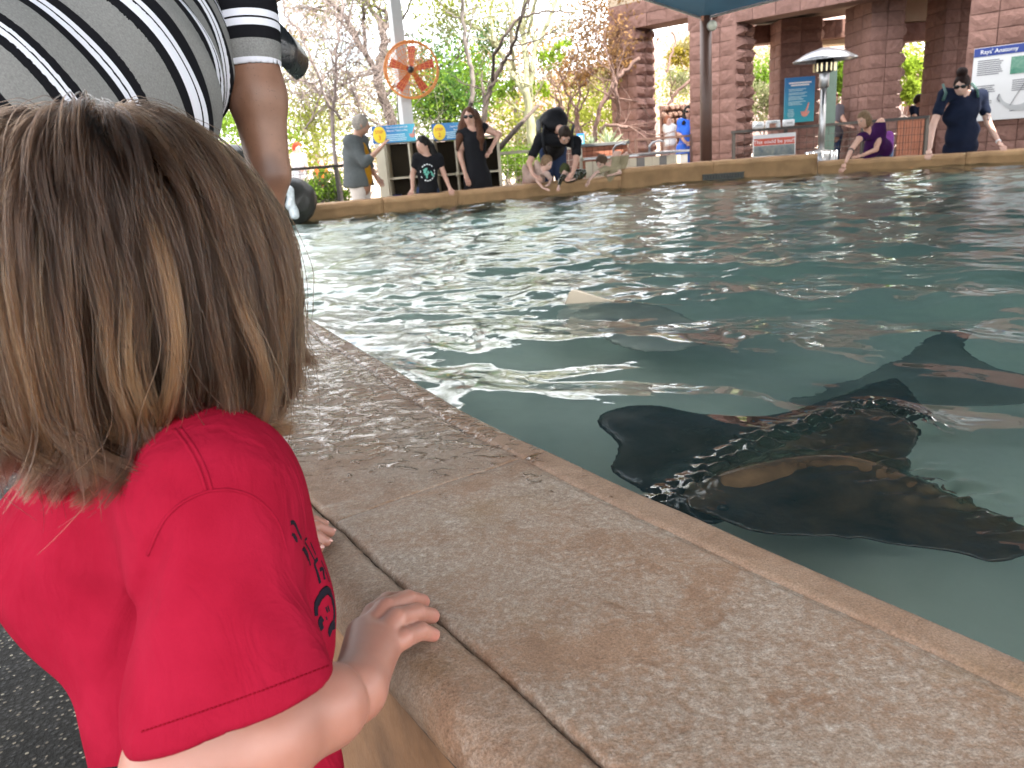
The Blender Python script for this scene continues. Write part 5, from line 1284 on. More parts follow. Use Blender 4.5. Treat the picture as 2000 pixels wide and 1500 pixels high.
def fingers(mb, wr, ha, m, bend=0.5, sidev=None):
    d = nrm(ha-wr); up = np.array([0, -0.3, 1.0]); s = nrm(np.cross(d, up)) if sidev is None else nrm(sidev); n = np.cross(s, d)
    for k, l in enumerate((0.82, 1.0, 0.95, 0.78)):
        b = ha+s*(k-1.5)*0.019*m+d*0.012*m; L = 0.070*m*l
        mb.tube([b-d*0.02*m, b+d*L*0.45, b+d*L*0.8-n*L*0.2*bend, b+d*L-n*L*0.5*bend], [0.0095*m, 0.009*m, 0.008*m, 0.005*m], 6)
    b = ha-s*0.034*m-d*0.035*m; mb.tube([b+s*0.01*m, b-s*0.012*m+d*0.025*m, b-s*0.012*m+d*0.05*m], [0.012*m, 0.010*m, 0.006*m], 6)
def person(label, y0, J, face, skin, m=1.0, hm=1.0, hair=None, top=None, bottom=None, sleeve=0.4, w=1.0, glasses=False, hup=(0, 0, 1), h=0.014, belly=0.0, group=None, legs=True, hem=0.06, dress=False, vneck=0.07, deep=1.0, rx=1.0):
    P = {}
    for k, v in J.items(): P[k] = Y(v[0], v[1], y0+(v[2] if len(v) > 2 else 0))
    pel = P['pel']; o = thing('person', label, 'person', (pel[0], pel[1], 0), group)
    f = nrm(face); up = nrm(np.asarray(hup, float)-f*(np.asarray(hup)@f)); side = np.cross(f, up); Rh = np.stack([side, f, up], 1)
    c = P['head']; hh = hm
    def head(sd):
        sd.ell(c, np.array([0.076, 0.094, 0.108])*hh, Rh, 0); sd.ell(c+(f*0.028-up*0.062)*hh, np.array([0.052, 0.058, 0.052])*hh, Rh, 0.03*hh)
        sd.ell(c+(f*0.096-up*0.022)*hh, np.array([0.014, 0.020, 0.022])*hh, Rh, 0.012*hh)
        for s in (-1, 1): sd.ell(c+(side*s*0.077-f*0.008-up*0.015)*hh, np.array([0.012, 0.022, 0.03])*hh, Rh, 0.008*hh)
    sv = nrm(P['shR']-P['shL']); sw = np.linalg.norm(P['shR']-P['shL']); ch = P['chest']; ax = nrm(P['neck']-pel); fv_ = nrm(np.cross(sv, ax)); Rt = np.stack([sv, fv_, ax], 1)
    nk = P['neck']
    def torso(sd, e=0.0):
        sd.cap(P['shL'], P['shR'], 0.058*m*w+e, None, 0); sd.ell(lerp(ch, nk, 0.15), np.array([sw*0.43+e, 0.105*m*w+e, 0.17*m+e]), Rt, 0.06*m)
        sd.cap(ch, pel, 0.118*m*w+e, 0.125*m*w+e, 0.07*m); sd.ell(pel, np.array([0.155*m*w+e, 0.115*m*w+e, 0.12*m+e]), Rt, 0.06*m)
        if belly: sd.ell(lerp(ch, pel, 0.6)+np.array([0, -0.06, 0])*belly, np.array([0.16*m*w+e, 0.13*m+e, 0.15*m+e]), Rt, 0.06*m)
    arms = [a for a in ('L', 'R') if 'el'+a in P]
    body = SD(); head(body); body.cap(lerp(c, nk, 0.35), nk, 0.052*m, 0.056*m, 0.03*m); torso(body)
    ext = MB()
    for a in arms:
        body.cap(P['sh'+a], P['el'+a], 0.050*m*w**0.5, 0.040*m*w**0.5, 0.035*m); body.cap(P['el'+a], P['wr'+a], 0.040*m*w**0.4, 0.027*m, 0.015*m)
        if 'ha'+a in P:
            d = nrm(P['ha'+a]-P['wr'+a]); s_ = nrm(np.cross(d, [0, -.3, 1.0])); Rm = np.stack([s_, d, np.cross(s_, d)], 1)
            body.ell(lerp(P['wr'+a], P['ha'+a], 0.55), np.array([0.041, 0.052, 0.020])*m, Rm, 0.02*m); fingers(ext, P['wr'+a], P['ha'+a], m)
    feet = []
    if legs:
        sd_ = np.array([sv[0], sv[1], 0]); sd_ = nrm(sd_)
        for s in (-1, 1):
            hip = pel+sd_*0.085*m*s*w; kn = np.array([pel[0]+sd_[0]*0.09*s, pel[1]+0.05+sd_[1]*0.09*s, pel[2]*0.52]); an = np.array([kn[0], kn[1]+0.03, 0.09])
            body.cap(hip, kn, 0.082*m*w, 0.055*m, 0.04*m); body.cap(kn, an, 0.055*m, 0.038*m, 0.02*m); feet.append((hip, kn, an))
    if not legs: ext = ext
    sd_mesh('body', body, h, skin, o, 1, ext if ext.v else None)
    for s in (-1, 1):
        e = c+(f*0.083+up*0.012+side*s*0.032)*hh; MB().ball(e-f*0.003*hh, 0.0115*hh).build('eye', EYEW, o, True); MB().ball(e+f*0.007*hh, 0.0075*hh).build('iris', IRIS, o, True)
    MB().ball(c+(f*0.080-up*0.062)*hh, np.array([0.024, 0.008, 0.007])*hh, Rh).build('mouth', LIP, o, True)
    if glasses:
        mb = MB()
        for s in (-1, 1): mb.ball(c+(f*0.094+up*0.012+side*s*0.034)*hh, np.array([0.032, 0.010, 0.024])*hh, Rh, 10, 6); mb.tube([c+(f*0.092+up*0.016+side*s*0.06)*hh, c+(side*s*0.083+up*0.012)*hh], 0.004*hh, 4)
        mb.tube([c+(f*0.103+up*0.016-side*0.012)*hh, c+(f*0.103+up*0.016+side*0.012)*hh], 0.004*hh, 4); mb.build('sunglasses', BLKG, o, True)
    # clothes
    if top is not None:
        e = 0.014*m; t = SD(); torso(t, e)
        if sleeve > 0:
            for a in arms:
                if sleeve <= 1: t.cap(P['sh'+a], lerp(P['sh'+a], P['el'+a], sleeve), 0.064*m*w**0.5, 0.062*m*w**0.5, 0.04*m)
                else: t.cap(P['sh'+a], P['el'+a], 0.064*m*w**0.5, 0.054*m, 0.04*m); t.cap(P['el'+a], lerp(P['el'+a], P['wr'+a], sleeve-1), 0.054*m, 0.045*m, 0.015*m)
        t.cut_ell(nk+ax*0.035*m+fv_*0.0, np.array([0.075, 0.085, vneck])*m, Rt)
        if dress:
            for s in (-1, 1): t.cap(pel+sv*0.06*s*m, np.array([pel[0]+sv[0]*0.09*s, pel[1], max(0.3, pel[2]-0.45)]), 0.12*m*w, 0.14*m*w, 0.06*m)
        else: t.cut_plane(pel-ax*hem*m, -ax)
        t.fn(lambda X, d: d+wav(X, 26, 0.0045*m, 3)+wav(X, 60, 0.002*m, 9)); sd_mesh('dress' if dress else 'shirt', t, h, top, o, 1)
    if bottom is not None and feet:
        t = SD(); t.ell(pel, np.array([0.165*m*w, 0.125*m*w, 0.125*m]), Rt, 0)
        for hip, kn, an in feet: t.cap(hip, kn, 0.096*m*w, 0.072*m, 0.04*m); t.cap(kn, an, 0.072*m, 0.062*m, 0.02*m)
        t.cut_plane(pel+ax*0.10*m, ax); t.fn(lambda X, d: d+wav(X, 22, 0.004*m, 5)); sd_mesh('trousers', t, h*1.3, bottom, o, 1)
    for hip, kn, an in feet: MB().ball(an+np.array([0, -0.05*m, -0.045]), (0.045*m, 0.12*m, 0.045)).build('shoe', M('dark_shoe', (0.04, 0.04, 0.045), 0.6), o, True)
    if hair:
        hc, st = hair['col'], hair.get('style', 'short'); t = SD(); pts = hair.get('pts')
        t.ell(c+(-f*0.014+up*0.014)*hh, np.array([0.087, 0.102, 0.112])*hh, Rh, 0)
        if st == 'bob': t.ell(c+(-f*0.025-up*0.035)*hh, np.array([0.094, 0.088, 0.105])*hh, Rh, 0.02)
        if st == 'bun': t.ell(c+(up*0.135-f*0.02)*hh, np.array([0.062, 0.062, 0.058])*hh, Rh, 0.02)
        t.cut_ell(c+(f*0.105-up*0.058)*hh, np.array([0.084, 0.080, 0.112])*hh, Rh, 0.01); 
        if st in ('short', 'bun', 'pony'): t.cut_plane(c-up*0.075*hh, -up)
        if st == 'pony': t.chain([c-f*0.10*hh+up*0.02*hh]+[Y(q[0], q[1], y0+q[2]) for q in pts], hair['r'], 0.02)
        if st == 'long':
            for ch_ in pts: t.chain([Y(q[0], q[1], y0+q[2]) for q in ch_], hair['r'], 0.03)
        t.fn(lambda X, d: d+wav(X*np.array([1, 1, 0.35], np.float32), 90, 0.004*hh, 2)); sd_mesh('hair', t, h*0.8, hc, o, 0)
    return o, P, dict(c=c, f=f, up=up, side=side, Rh=Rh, Rt=Rt, fv=fv_, ax=ax)
def hairm(name, a):
    return M(name, a, 0.5, 0.35, 60, 0.6, 200, spec=0.12)
SK_L = skinm('light_skin', (0.47, 0.27, 0.20)); SK_M = skinm('tan_skin', (0.36, 0.20, 0.135)); SK_P = skinm('pale_skin', (0.55, 0.35, 0.28)); SK_D = skinm('brown_skin', (0.23, 0.115, 0.07))
BLACKC = cloth('black_cotton', (0.012, 0.012, 0.014)); NAVYC = cloth('navy_cotton', (0.010, 0.014, 0.030)); DENIM = cloth('dark_denim', (0.03, 0.045, 0.09))
# older woman
y0 = 10.05
o, P, K = person('older woman with short grey hair, grey cardigan and mustard top raising her hand', y0, dict(head=(706, 243), neck=(697, 268, 0.02), shL=(686, 277, -0.14), shR=(706, 276, 0.16), chest=(699, 306), pel=(703, 362), elL=(712, 318, -0.22), wrL=(741, 291, -0.26), haL=(750, 281, -0.26), elR=(722, 325, 0.16), wrR=(735, 345, 0.1), haR=(742, 355, 0.05)),
    (0.9, 0.2, -0.12), SK_M, hair=dict(col=hairm('grey_hair', (0.24, 0.21, 0.18)), style='short'), top=cloth('mustard_cotton', (0.40, 0.19, 0.015)), bottom=cloth('white_trousers', (0.62, 0.58, 0.54)), sleeve=0.2, w=1.0, belly=0.1, hem=0.0)
t = SD(); e = 0.028
t.cap(P['shL'], P['shR'], 0.092, None, 0); t.ell(lerp(P['chest'], P['neck'], 0.1), (0.21, 0.155, 0.21), K['Rt'], 0.05); t.cap(P['chest'], P['pel'], 0.185, 0.205, 0.06)
t.cap(P['shL'], P['elL'], 0.085, 0.066, 0.03); t.cap(P['elL'], lerp(P['elL'], P['wrL'], 0.35), 0.060, 0.056, 0.01); t.cap(P['shR'], P['elR'], 0.07, 0.06, 0.03)
t.cut_ell(P['neck']+K['ax']*0.04, (0.075, 0.085, 0.07), K['Rt'])
fr = np.array([1.0, -0.15, 0]); t.cut_ell(lerp(P['chest'], P['pel'], 0.35)+nrm(fr)*0.25, (0.19, 0.17, 0.46), None, 0.01); t.cut_plane(P['pel']-np.array([0, 0, 0.02]), (0, 0, -1))
t.fn(lambda X, d: d+wav(X, 24, 0.006, 3)); sd_mesh('cardigan', t, 0.013, cloth('grey_cardigan', (0.085, 0.092, 0.092)), o, 1)
# girl in black t-shirt
o, P, K = person('girl with a dark ponytail in a black printed t-shirt leaning on the wall', 10.2, dict(head=(826, 283), neck=(833, 303), shL=(815, 308, -0.02), shR=(856, 309, 0.03), chest=(835, 334), pel=(836, 372), elL=(806, 341, 0.0), wrL=(806, 370, -0.08), haL=(802, 377, -0.14), elR=(866, 337, 0.02), wrR=(878, 366, -0.14), haR=(881, 374, -0.22)),
    (-0.75, -0.6, -0.1), SK_L, m=0.88, hm=0.92, hair=dict(col=hairm('near_black_hair', (0.012, 0.010, 0.009)), style='pony', pts=[(842, 287, 0.03), (847, 300, 0.03), (844, 318, 0.02)], r=[0.03, 0.045, 0.05, 0.02]), top=BLACKC, bottom=DENIM, sleeve=0.42, w=0.95)
sh = [q for q in o.children if q.name.startswith('shirt')][0]; bv = bvh_of(sh)
mb = MB(); r = np.random.RandomState(3)
for a in np.linspace(0, 2*pi, 19)[:-1]:
    if r.rand() < 0.2: continue
    V, Fs = ribbon(bv, [(835+13.5*cos(a+t_), 337+16*sin(a+t_)) for t_ in (0, 0.11, 0.22)], 0.006, 0.003, 4); mb.add(V, Fs) if len(V) else None
mb.build('printed_lettering', M('white_print', (0.8, 0.8, 0.8)), sh)
mb = MB()
for k in range(9):
    x, y = 835+r.uniform(-8, 8), 337+r.uniform(-9, 9); V, Fs = ribbon(bv, [(x, y), (x+r.uniform(-6, 6), y+r.uniform(-6, 6)), (x+r.uniform(-7, 7), y+r.uniform(-7, 7))], 0.010, 0.003, 4); mb.add(V, Fs) if len(V) else None
mb.build('printed_picture', M('teal_print', (0.10, 0.36, 0.28), 0.6), sh)
# long-haired woman
o, P, K = person('woman with very long auburn hair and sunglasses in a black dress, hand on hip', 10.62, dict(head=(917, 227), neck=(922, 252), shL=(901, 262, -0.02), shR=(945, 250, 0.03), chest=(927, 283), pel=(933, 348), elL=(899, 304), wrL=(909, 340, -0.1), haL=(913, 352, -0.14), elR=(975, 263, 0.03), wrR=(962, 286, -0.03), haR=(955, 297, -0.06)),
    (-0.15, -0.95, -0.2), SK_L, hm=1.0, hair=dict(col=hairm('auburn_hair', (0.075, 0.032, 0.018)), style='long', pts=[[(909, 225, 0.06), (905, 245, 0.02), (899, 268, -0.04), (893, 292, -0.05)], [(928, 222, 0.06), (935, 245, 0.02), (938, 270, -0.08), (941, 292, -0.1)], [(919, 222, 0.09), (921, 250, 0.1), (918, 280, 0.1)]], r=[0.055, 0.06, 0.055, 0.022]), top=BLACKC, bottom=None, sleeve=0, w=1.0, glasses=True, dress=True, vneck=0.10)
# bending man with backpack, two small children and the child reaching right
o, P, K = person('man in dark t-shirt bending right over the pool wall with a backpack on', 10.75, dict(head=(1103, 264, -0.15), neck=(1092, 250, 0.1), shL=(1054, 272, 0.0), shR=(1124, 277, 0.0), chest=(1087, 268, 0.32), pel=(1080, 292, 0.75), elL=(1034, 318, -0.1), wrL=(1040, 340, -0.3), haL=(1050, 347, -0.36), elR=(1126, 312, -0.1), wrR=(1119, 338, -0.3), haR=(1112, 346, -0.36)),
    (0.15, -0.62, -0.78), SK_L, hup=(0.1, -0.6, 0.6), hair=dict(col=hairm('dark_brown_hair', (0.022, 0.014, 0.010)), style='short'), top=BLACKC, bottom=DENIM, sleeve=0.62, w=1.1)
bp = Y(1082, 236, 11.0); pack = thing('backpack', 'black backpack on the bending man\'s back', 'backpack', bp)
def bn(X, d): return d+wav(X, 20, 0.008, 4)
sd_mesh('bag', SD().ell(bp, (0.20, 0.16, 0.165), None, 0).ell(bp+np.array([-0.03, -0.11, -0.04]), (0.15, 0.09, 0.11), None, 0.02).ell(bp+np.array([0.05, 0.05, 0.10]), (0.10, 0.10, 0.09), None, 0.03).fn(bn), 0.014, M('black_nylon', (0.012, 0.012, 0.014), 0.6, 0.3, 20, 0.5, 80, spec=0.12), pack)
for sx in (1060, 1116): MB().tube([Y(sx+4, 245, 10.85), Y(sx, 262, 10.68), Y(sx+2, 285, 10.62), Y(sx+8, 300, 10.8)], 0.022, 6).build('strap', M('black_nylon', (0.014, 0.014, 0.016)), pack, True)
MB().lathe(Y(1052, 246, 10.85), [(0.03, -0.09), (0.034, -0.05), (0.034, 0.06), (0.015, 0.09)], 10).build('bottle_pocket', M('grey_mesh', (0.10, 0.10, 0.10), 0.6), pack, True)
o, P, K = person('toddler with fair hair held by the man, dipping a hand in the pool', 10.62, dict(head=(1068, 318), neck=(1061, 331), shL=(1049, 336, 0.05), shR=(1068, 340, -0.05), chest=(1052, 342, 0.08), pel=(1033, 349, 0.22), elL=(1050, 354, -0.16), wrL=(1060, 367, -0.3), haL=(1068, 370, -0.34), elR=(1076, 350, -0.05), wrR=(1073, 358, -0.2), haR=(1069, 361, -0.25)),
    (0.55, -0.6, -0.45), SK_P, m=0.56, hm=0.82, hair=dict(col=hairm('fair_hair', (0.17, 0.105, 0.06)), style='short'), top=cloth('pale_pink_cotton', (0.46, 0.33, 0.28)), bottom=cloth('pink_shorts', (0.4, 0.25, 0.24)), sleeve=0.8, legs=True, h=0.011)
o, P, K = person('toddler in an olive knit cap and camouflage jacket beside the fair toddler', 10.62, dict(head=(1103, 334), neck=(1110, 344), shL=(1101, 345, -0.04), shR=(1124, 338, 0.06), chest=(1117, 345, 0.1), pel=(1125, 345, 0.3), elL=(1094, 353, -0.14), wrL=(1091, 364, -0.28), haL=(1090, 369, -0.34), elR=(1130, 342, -0.02), wrR=(1122, 350, -0.15), haR=(1114, 352, -0.2)),
    (-0.1, -0.7, -0.6), SK_P, m=0.56, hm=0.82, hair=dict(col=cloth('olive_knit', (0.045, 0.05, 0.022)), style='short'), top=ray_mat('camouflage_cloth', (0.012, 0.014, 0.010), (0.06, 0.06, 0.035)), bottom=DENIM, sleeve=1.8, legs=True, h=0.011)
o, P, K = person('small child in a cream shirt stretching an arm over the wall to the water', 10.95, dict(head=(1175, 317), neck=(1187, 325), shL=(1181, 330, -0.08), shR=(1203, 324, 0.06), chest=(1196, 329, 0.04), pel=(1209, 334, 0.22), elL=(1164, 338, -0.22), wrL=(1151, 352, -0.36), haL=(1147, 359, -0.40), elR=(1211, 337, -0.08), wrR=(1198, 341, -0.2), haR=(1192, 342, -0.22)),
    (-0.6, -0.6, -0.5), SK_P, m=0.62, hm=0.84, hair=dict(col=hairm('brown_hair', (0.075, 0.045, 0.028)), style='short'), top=cloth('cream_cotton', (0.30, 0.25, 0.16)), bottom=DENIM, sleeve=0.6, legs=True, h=0.011)
# woman in blue, pale child beside her
o, P, K = person('woman in a bright blue t-shirt dress and sunglasses standing by the brown post', 14.9, dict(head=(1345, 219), neck=(1344, 233), shL=(1330, 239), shR=(1356, 239), chest=(1343, 258), pel=(1341, 292), elL=(1326, 261), wrL=(1336, 275, -0.2), haL=(1341, 279, -0.24), elR=(1359, 261), wrR=(1351, 275, -0.2), haR=(1347, 279, -0.24)),
    (-0.2, -0.95, -0.05), SK_L, hair=dict(col=hairm('near_black_hair', (0.012, 0.010, 0.009)), style='long', pts=[[(1340, 217, 0.05), (1337, 232, 0.0), (1335, 241, -0.1)], [(1350, 217, 0.05), (1352, 232, 0.0), (1353, 241, -0.05)]], r=[0.05, 0.05, 0.025]), top=cloth('bright_blue_cotton', (0.04, 0.14, 0.62)), sleeve=0.7, glasses=True, dress=True, w=1.05, h=0.018)
person('pale child in a white shirt beside the woman in blue', 15.6, dict(head=(1304, 236), neck=(1305, 243), shL=(1300, 247), shR=(1315, 248), chest=(1308, 258), pel=(1308, 280), elL=(1298, 262), wrL=(1301, 274), haL=(1302, 279), elR=(1317, 262), wrR=(1316, 275), haR=(1315, 280)),
    (0.5, -0.8, 0), SK_P, m=0.75, hm=0.85, hair=dict(col=hairm('ginger_hair', (0.35, 0.14, 0.08)), style='short'), top=cloth('white_cotton', (0.75, 0.75, 0.72)), bottom=cloth('pale_pink_cotton', (0.46, 0.33, 0.28)), sleeve=0.5, h=0.018)
# girl in purple
o, P, K = person('girl with a fair bob in a purple sleeveless top reaching into the pool', 10.85, dict(head=(1687, 233, -0.1), neck=(1695, 256), shL=(1681, 268, -0.08), shR=(1719, 259, 0.08), chest=(1711, 278, 0.08), pel=(1726, 292, 0.18), elL=(1663, 292, -0.25), wrL=(1652, 316, -0.42), haL=(1645, 330, -0.5), elR=(1711, 292, -0.1), wrR=(1685, 303, -0.3), haR=(1672, 306, -0.34)),
    (-0.78, -0.35, -0.35), SK_L, m=0.86, hm=0.92, hup=(-0.1, 0, 1), hair=dict(col=hairm('dark_blond_hair', (0.15, 0.095, 0.055)), style='bob'), top=cloth('purple_cotton', (0.032, 0.007, 0.048)), bottom=DENIM, sleeve=0)
mb = MB(); d = nrm(P['wrL']-P['elL']); mb.lathe(lerp(P['elL'], P['wrL'], 0.12), [(0.042, -0.008), (0.043, 0.0), (0.042, 0.008)], 12, d); mb.build('bracelet', M('black_rubber', (0.02, 0.02, 0.02)), o, True)
# woman in navy
o, P, K = person('woman in a navy v-neck t-shirt with a hair bun leaning on the right wall', 10.45, dict(head=(1878, 165, -0.08), neck=(1880, 190, 0.0), shL=(1845, 184, 0.0), shR=(1916, 188, 0.0), chest=(1878, 222), pel=(1876, 288, 0.1), elL=(1822, 246, -0.06), wrL=(1816, 290, -0.2), haL=(1813, 303, -0.3), elR=(1930, 240, -0.05), wrR=(1950, 276, -0.2), haR=(1958, 288, -0.32)),
    (-0.55, -0.72, -0.40), SK_P, hm=1.08, hair=dict(col=hairm('black_red_hair', (0.016, 0.007, 0.006)), style='bun'), top=NAVYC, bottom=NAVYC, sleeve=0.55, w=1.22, glasses=True, hem=0.16, vneck=0.12, belly=0.5)
mb = MB()
for k in range(7): mb.ball(lerp(P['elR'], P['shR'], 0.15+0.06*k)+np.array([0.012*((k % 3)-1), -0.052, 0]), (0.022, 0.006, 0.018))
tagm = M('tattoo_ink', (0.16, 0.12, 0.12), 0.6, 0.4, 40); mb.build('tattoo', tagm, o, True)
for a, b in (((1846, 168, 0.0), (1842, 196, -0.14)), ((1902, 166, 0.0), (1910, 190, -0.14))):
    p, q = Y(a[0], a[1], 10.45+a[2]), Y(b[0], b[1], 10.45+b[2]); MB().tube([p+np.array([0, 0.05, 0.02]), lerp(p, q, 0.5)+np.array([0, -0.04, 0]), q], 0.018, 6).build('bag_strap', M('green_strap', (0.02, 0.07, 0.06), 0.6), o, True)
d = nrm(P['haR']-P['wrR']); MB().lathe(P['wrR'], [(0.030, -0.012), (0.032, 0), (0.030, 0.012)], 12, d).build('watch', M('white_plastic', (0.72, 0.72, 0.74)), o, True)
# people beyond the porch
o, P, K = person('man in a grey t-shirt leaning on the rail behind the patio heater', 13.6, dict(head=(1626, 193), neck=(1627, 205), shL=(1612, 211), shR=(1640, 213), chest=(1627, 228), pel=(1625, 262), elL=(1618, 236, -0.15), wrL=(1640, 243, -0.25), haL=(1650, 245, -0.28), elR=(1645, 232, -0.1), wrR=(1655, 244, -0.25), haR=(1660, 246, -0.28)),
    (0.5, -0.8, -0.2), SK_L, hair=dict(col=cloth('maroon_cap_cloth', (0.16, 0.02, 0.03)), style='short'), top=cloth('grey_cotton', (0.12, 0.11, 0.125)), bottom=DENIM, sleeve=0.5, h=0.018)
o, P, K = person('boy in a navy t-shirt sitting beyond the railing near the stone wall', 14.6, dict(head=(1796, 196), neck=(1793, 207), shL=(1783, 213), shR=(1802, 214), chest=(1792, 228), pel=(1790, 250), elL=(1786, 230, -0.1), wrL=(1797, 236, -0.18), haL=(1803, 234, -0.2), elR=(1806, 230), wrR=(1812, 225, -0.1), haR=(1812, 220, -0.1)),
    (0.8, -0.5, -0.1), SK_M, m=0.85, hm=0.9, hair=dict(col=hairm('dark_brown_hair', (0.022, 0.014, 0.010)), style='short'), top=NAVYC, bottom=DENIM, sleeve=0.5, h=0.018)
o, P, K = person('visitor in a red cap and pale shirt on the path beyond the left railing', 16.0, dict(head=(580, 290), neck=(582, 300), shL=(574, 305), shR=(592, 306), chest=(584, 320), pel=(585, 345), elL=(573, 320), wrL=(582, 330, -0.1), haL=(586, 331, -0.12), elR=(597, 320), wrR=(602, 330, -0.1), haR=(606, 332, -0.1)),
    (0.6, -0.7, -0.1), SK_P, hm=0.95, hair=dict(col=cloth('red_cap_cloth', (0.60, 0.05, 0.03)), style='short'), top=cloth('pale_grey_cotton', (0.38, 0.37, 0.40)), bottom=cloth('white_trousers', (0.62, 0.58, 0.54)), sleeve=0.6, h=0.02)
o, P, K = person('small child in an orange shirt on the path right of the red cap', 16.2, dict(head=(627, 319), neck=(627, 327), shL=(620, 331), shR=(635, 331), chest=(627, 341), pel=(627, 360), elL=(617, 343), wrL=(618, 354), haL=(619, 358), elR=(638, 343), wrR=(638, 354), haR=(637, 358)),
    (0.2, -0.9, 0), SK_P, m=0.65, hm=0.8, hair=dict(col=hairm('ginger_hair', (0.35, 0.14, 0.08)), style='short'), top=cloth('orange_cotton', (0.55, 0.12, 0.04)), bottom=cloth('white_trousers', (0.62, 0.58, 0.54)), sleeve=0.6, h=0.02)
# ================================================================== BENT MAN IN THE STRIPED SHIRT
man = thing('person', 'big man in a grey striped t-shirt and black cap bending over the near pool wall', 'person', (-1.3, 2.0, 0))
AXP = [D(-190, 420, 1.22), D(-60, 330, 1.34), D(150, 175, 1.58), D(285, 82, 1.88), D(385, 15, 2.02)]; AXR = [0.25, 0.265, 0.25, 0.212, 0.10]
def along(X, P):
    P = catmull(np.array(P), 10)
    best = np.full(len(X), 1e9); t_ = np.zeros(len(X)); L = 0
    for i, (a, b) in enumerate(zip(P[:-1], P[1:])):
        e = b-a; l = np.linalg.norm(e); u = (X-a)@e/(l*l); uc = np.clip(u, 0, 1); d = np.linalg.norm(X-a-uc[:, None]*e, axis=1)
        uu = np.where((i == 0) & (u < 0), u, np.where((i == len(P)-2) & (u > 1), u, uc)); m_ = d < best; best[m_] = d[m_]; t_[m_] = (L+uu*l)[m_]; L += l
    return t_
def stripe_mat(name, period, offs):
    t = NT(name); s = t.attr('stripe', 'Fac'); c = t.co(); f = t.math('FRACT', t.math('ADD', t.math('DIVIDE', s, period), offs))
    n = t.noise(c, 260, 3, 0.7); n2 = t.noise(c, 900, 2)
    gr = t.ramp(t.math('ADD', t.math('MULTIPLY', n, 0.7), t.math('MULTIPLY', n2, 0.3)), [(0.3, (0.15, 0.147, 0.142)), (0.7, (0.26, 0.256, 0.246))])
    bk, wh = (0.010, 0.010, 0.012), (0.66, 0.66, 0.72)
    k = 1/period
    band = t.ramp(f, [(0, bk), (0.022*k, wh), (0.036*k, bk), (0.040*k, wh), (0.054*k, bk), (0.076*k, (0.5, 0.5, 0.5))], 'CONSTANT')
    isg = t.ramp(f, [(0, 0.0), (0.076*k, 1.0)], 'CONSTANT')
    b = t.bsdf(Base_Color=t.mix(isg, band, gr), Roughness=0.9, Normal=t.bump(n2, 0.25, 0.0015)); b.inputs['Specular IOR Level'].default_value = 0.05
    return t.m
belly = D(330, 120, 1.84)
def folds(X, d):
    s = along(X, AXP); q = (X-D(345, 215, 1.7))
    near = np.exp(-(np.linalg.norm(q, axis=1)/0.16)**2)
    return d+wav(X, 9, 0.006, 4)+wav(X, 22, 0.003, 6)+0.012*near*np.sin(s*75+q[:, 2]*20)
sd = SD().chain(AXP, AXR, 0.09).fn(folds).cut_plane(AXP[0], AXP[0]-AXP[1])
sd.cut_ell(D(500, -30, 2.0), (0.09, 0.09, 0.09))
def st_attr(V): return {'stripe': ('POINT', 'FLOAT', along(V, AXP)+wav(V.astype(np.float32), 8, 0.012, 12)+wav(V.astype(np.float32), 30, 0.003, 13))}
shirt = sd_mesh('shirt', sd, 0.0075, stripe_mat('striped_jersey', 0.148, 0.10), man, 2, attrs=st_attr)
SH = D(478, 35, 1.90); ELB = D(527, 340, 1.96); HND = G(482, 645, 0.578); WRI = lerp(ELB, HND, 0.72)+np.array([-0.01, 0, 0.03])
def slv(X, d): return d+wav(X, 18, 0.003, 4)
up_ = nrm(ELB-SH); S0, S1 = SH-up_*0.03, SH+up_*0.125
sd = SD().cap(S0, S1, 0.080, 0.071, 0).fn(slv).cut_plane(S1, up_)
sd.fn(lambda X, d: np.maximum(d, -sd_cap(X, S0+up_*0.06, S1+up_*0.1, 0.068, 0.0665)))
def sl_attr(V): return {'stripe': ('POINT', 'FLOAT', (V-S0)@up_)}
def sleeve_mat():
    t = NT('striped_sleeve'); s = t.attr('stripe', 'Fac'); c = t.co(); n = t.noise(c, 260, 3, 0.7); gr = t.ramp(n, [(0.3, (0.15, 0.147, 0.142)), (0.7, (0.26, 0.256, 0.246))])
    bk, wh = (0.010, 0.010, 0.012), (0.66, 0.66, 0.72); f = t.math('DIVIDE', s, 0.2)
    band = t.ramp(f, [(0, bk), (0.16, wh), (0.24, bk), (0.265, wh), (0.345, bk), (0.49, (0.5, 0.5, 0.5)), (0.70, wh)], 'CONSTANT')
    isg = t.ramp(f, [(0, 0.0), (0.49, 1.0), (0.70, 0.0)], 'CONSTANT')
    t.bsdf(Base_Color=t.mix(isg, band, gr), Roughness=0.9).inputs['Specular IOR Level'].default_value = 0.05; return t.m
sd_mesh('sleeve', sd, 0.005, sleeve_mat(), man, 1, attrs=sl_attr, bounds=(np.minimum(S0, S1)-0.1, np.maximum(S0, S1)+0.1))
hc = D(505, -78, 1.98)
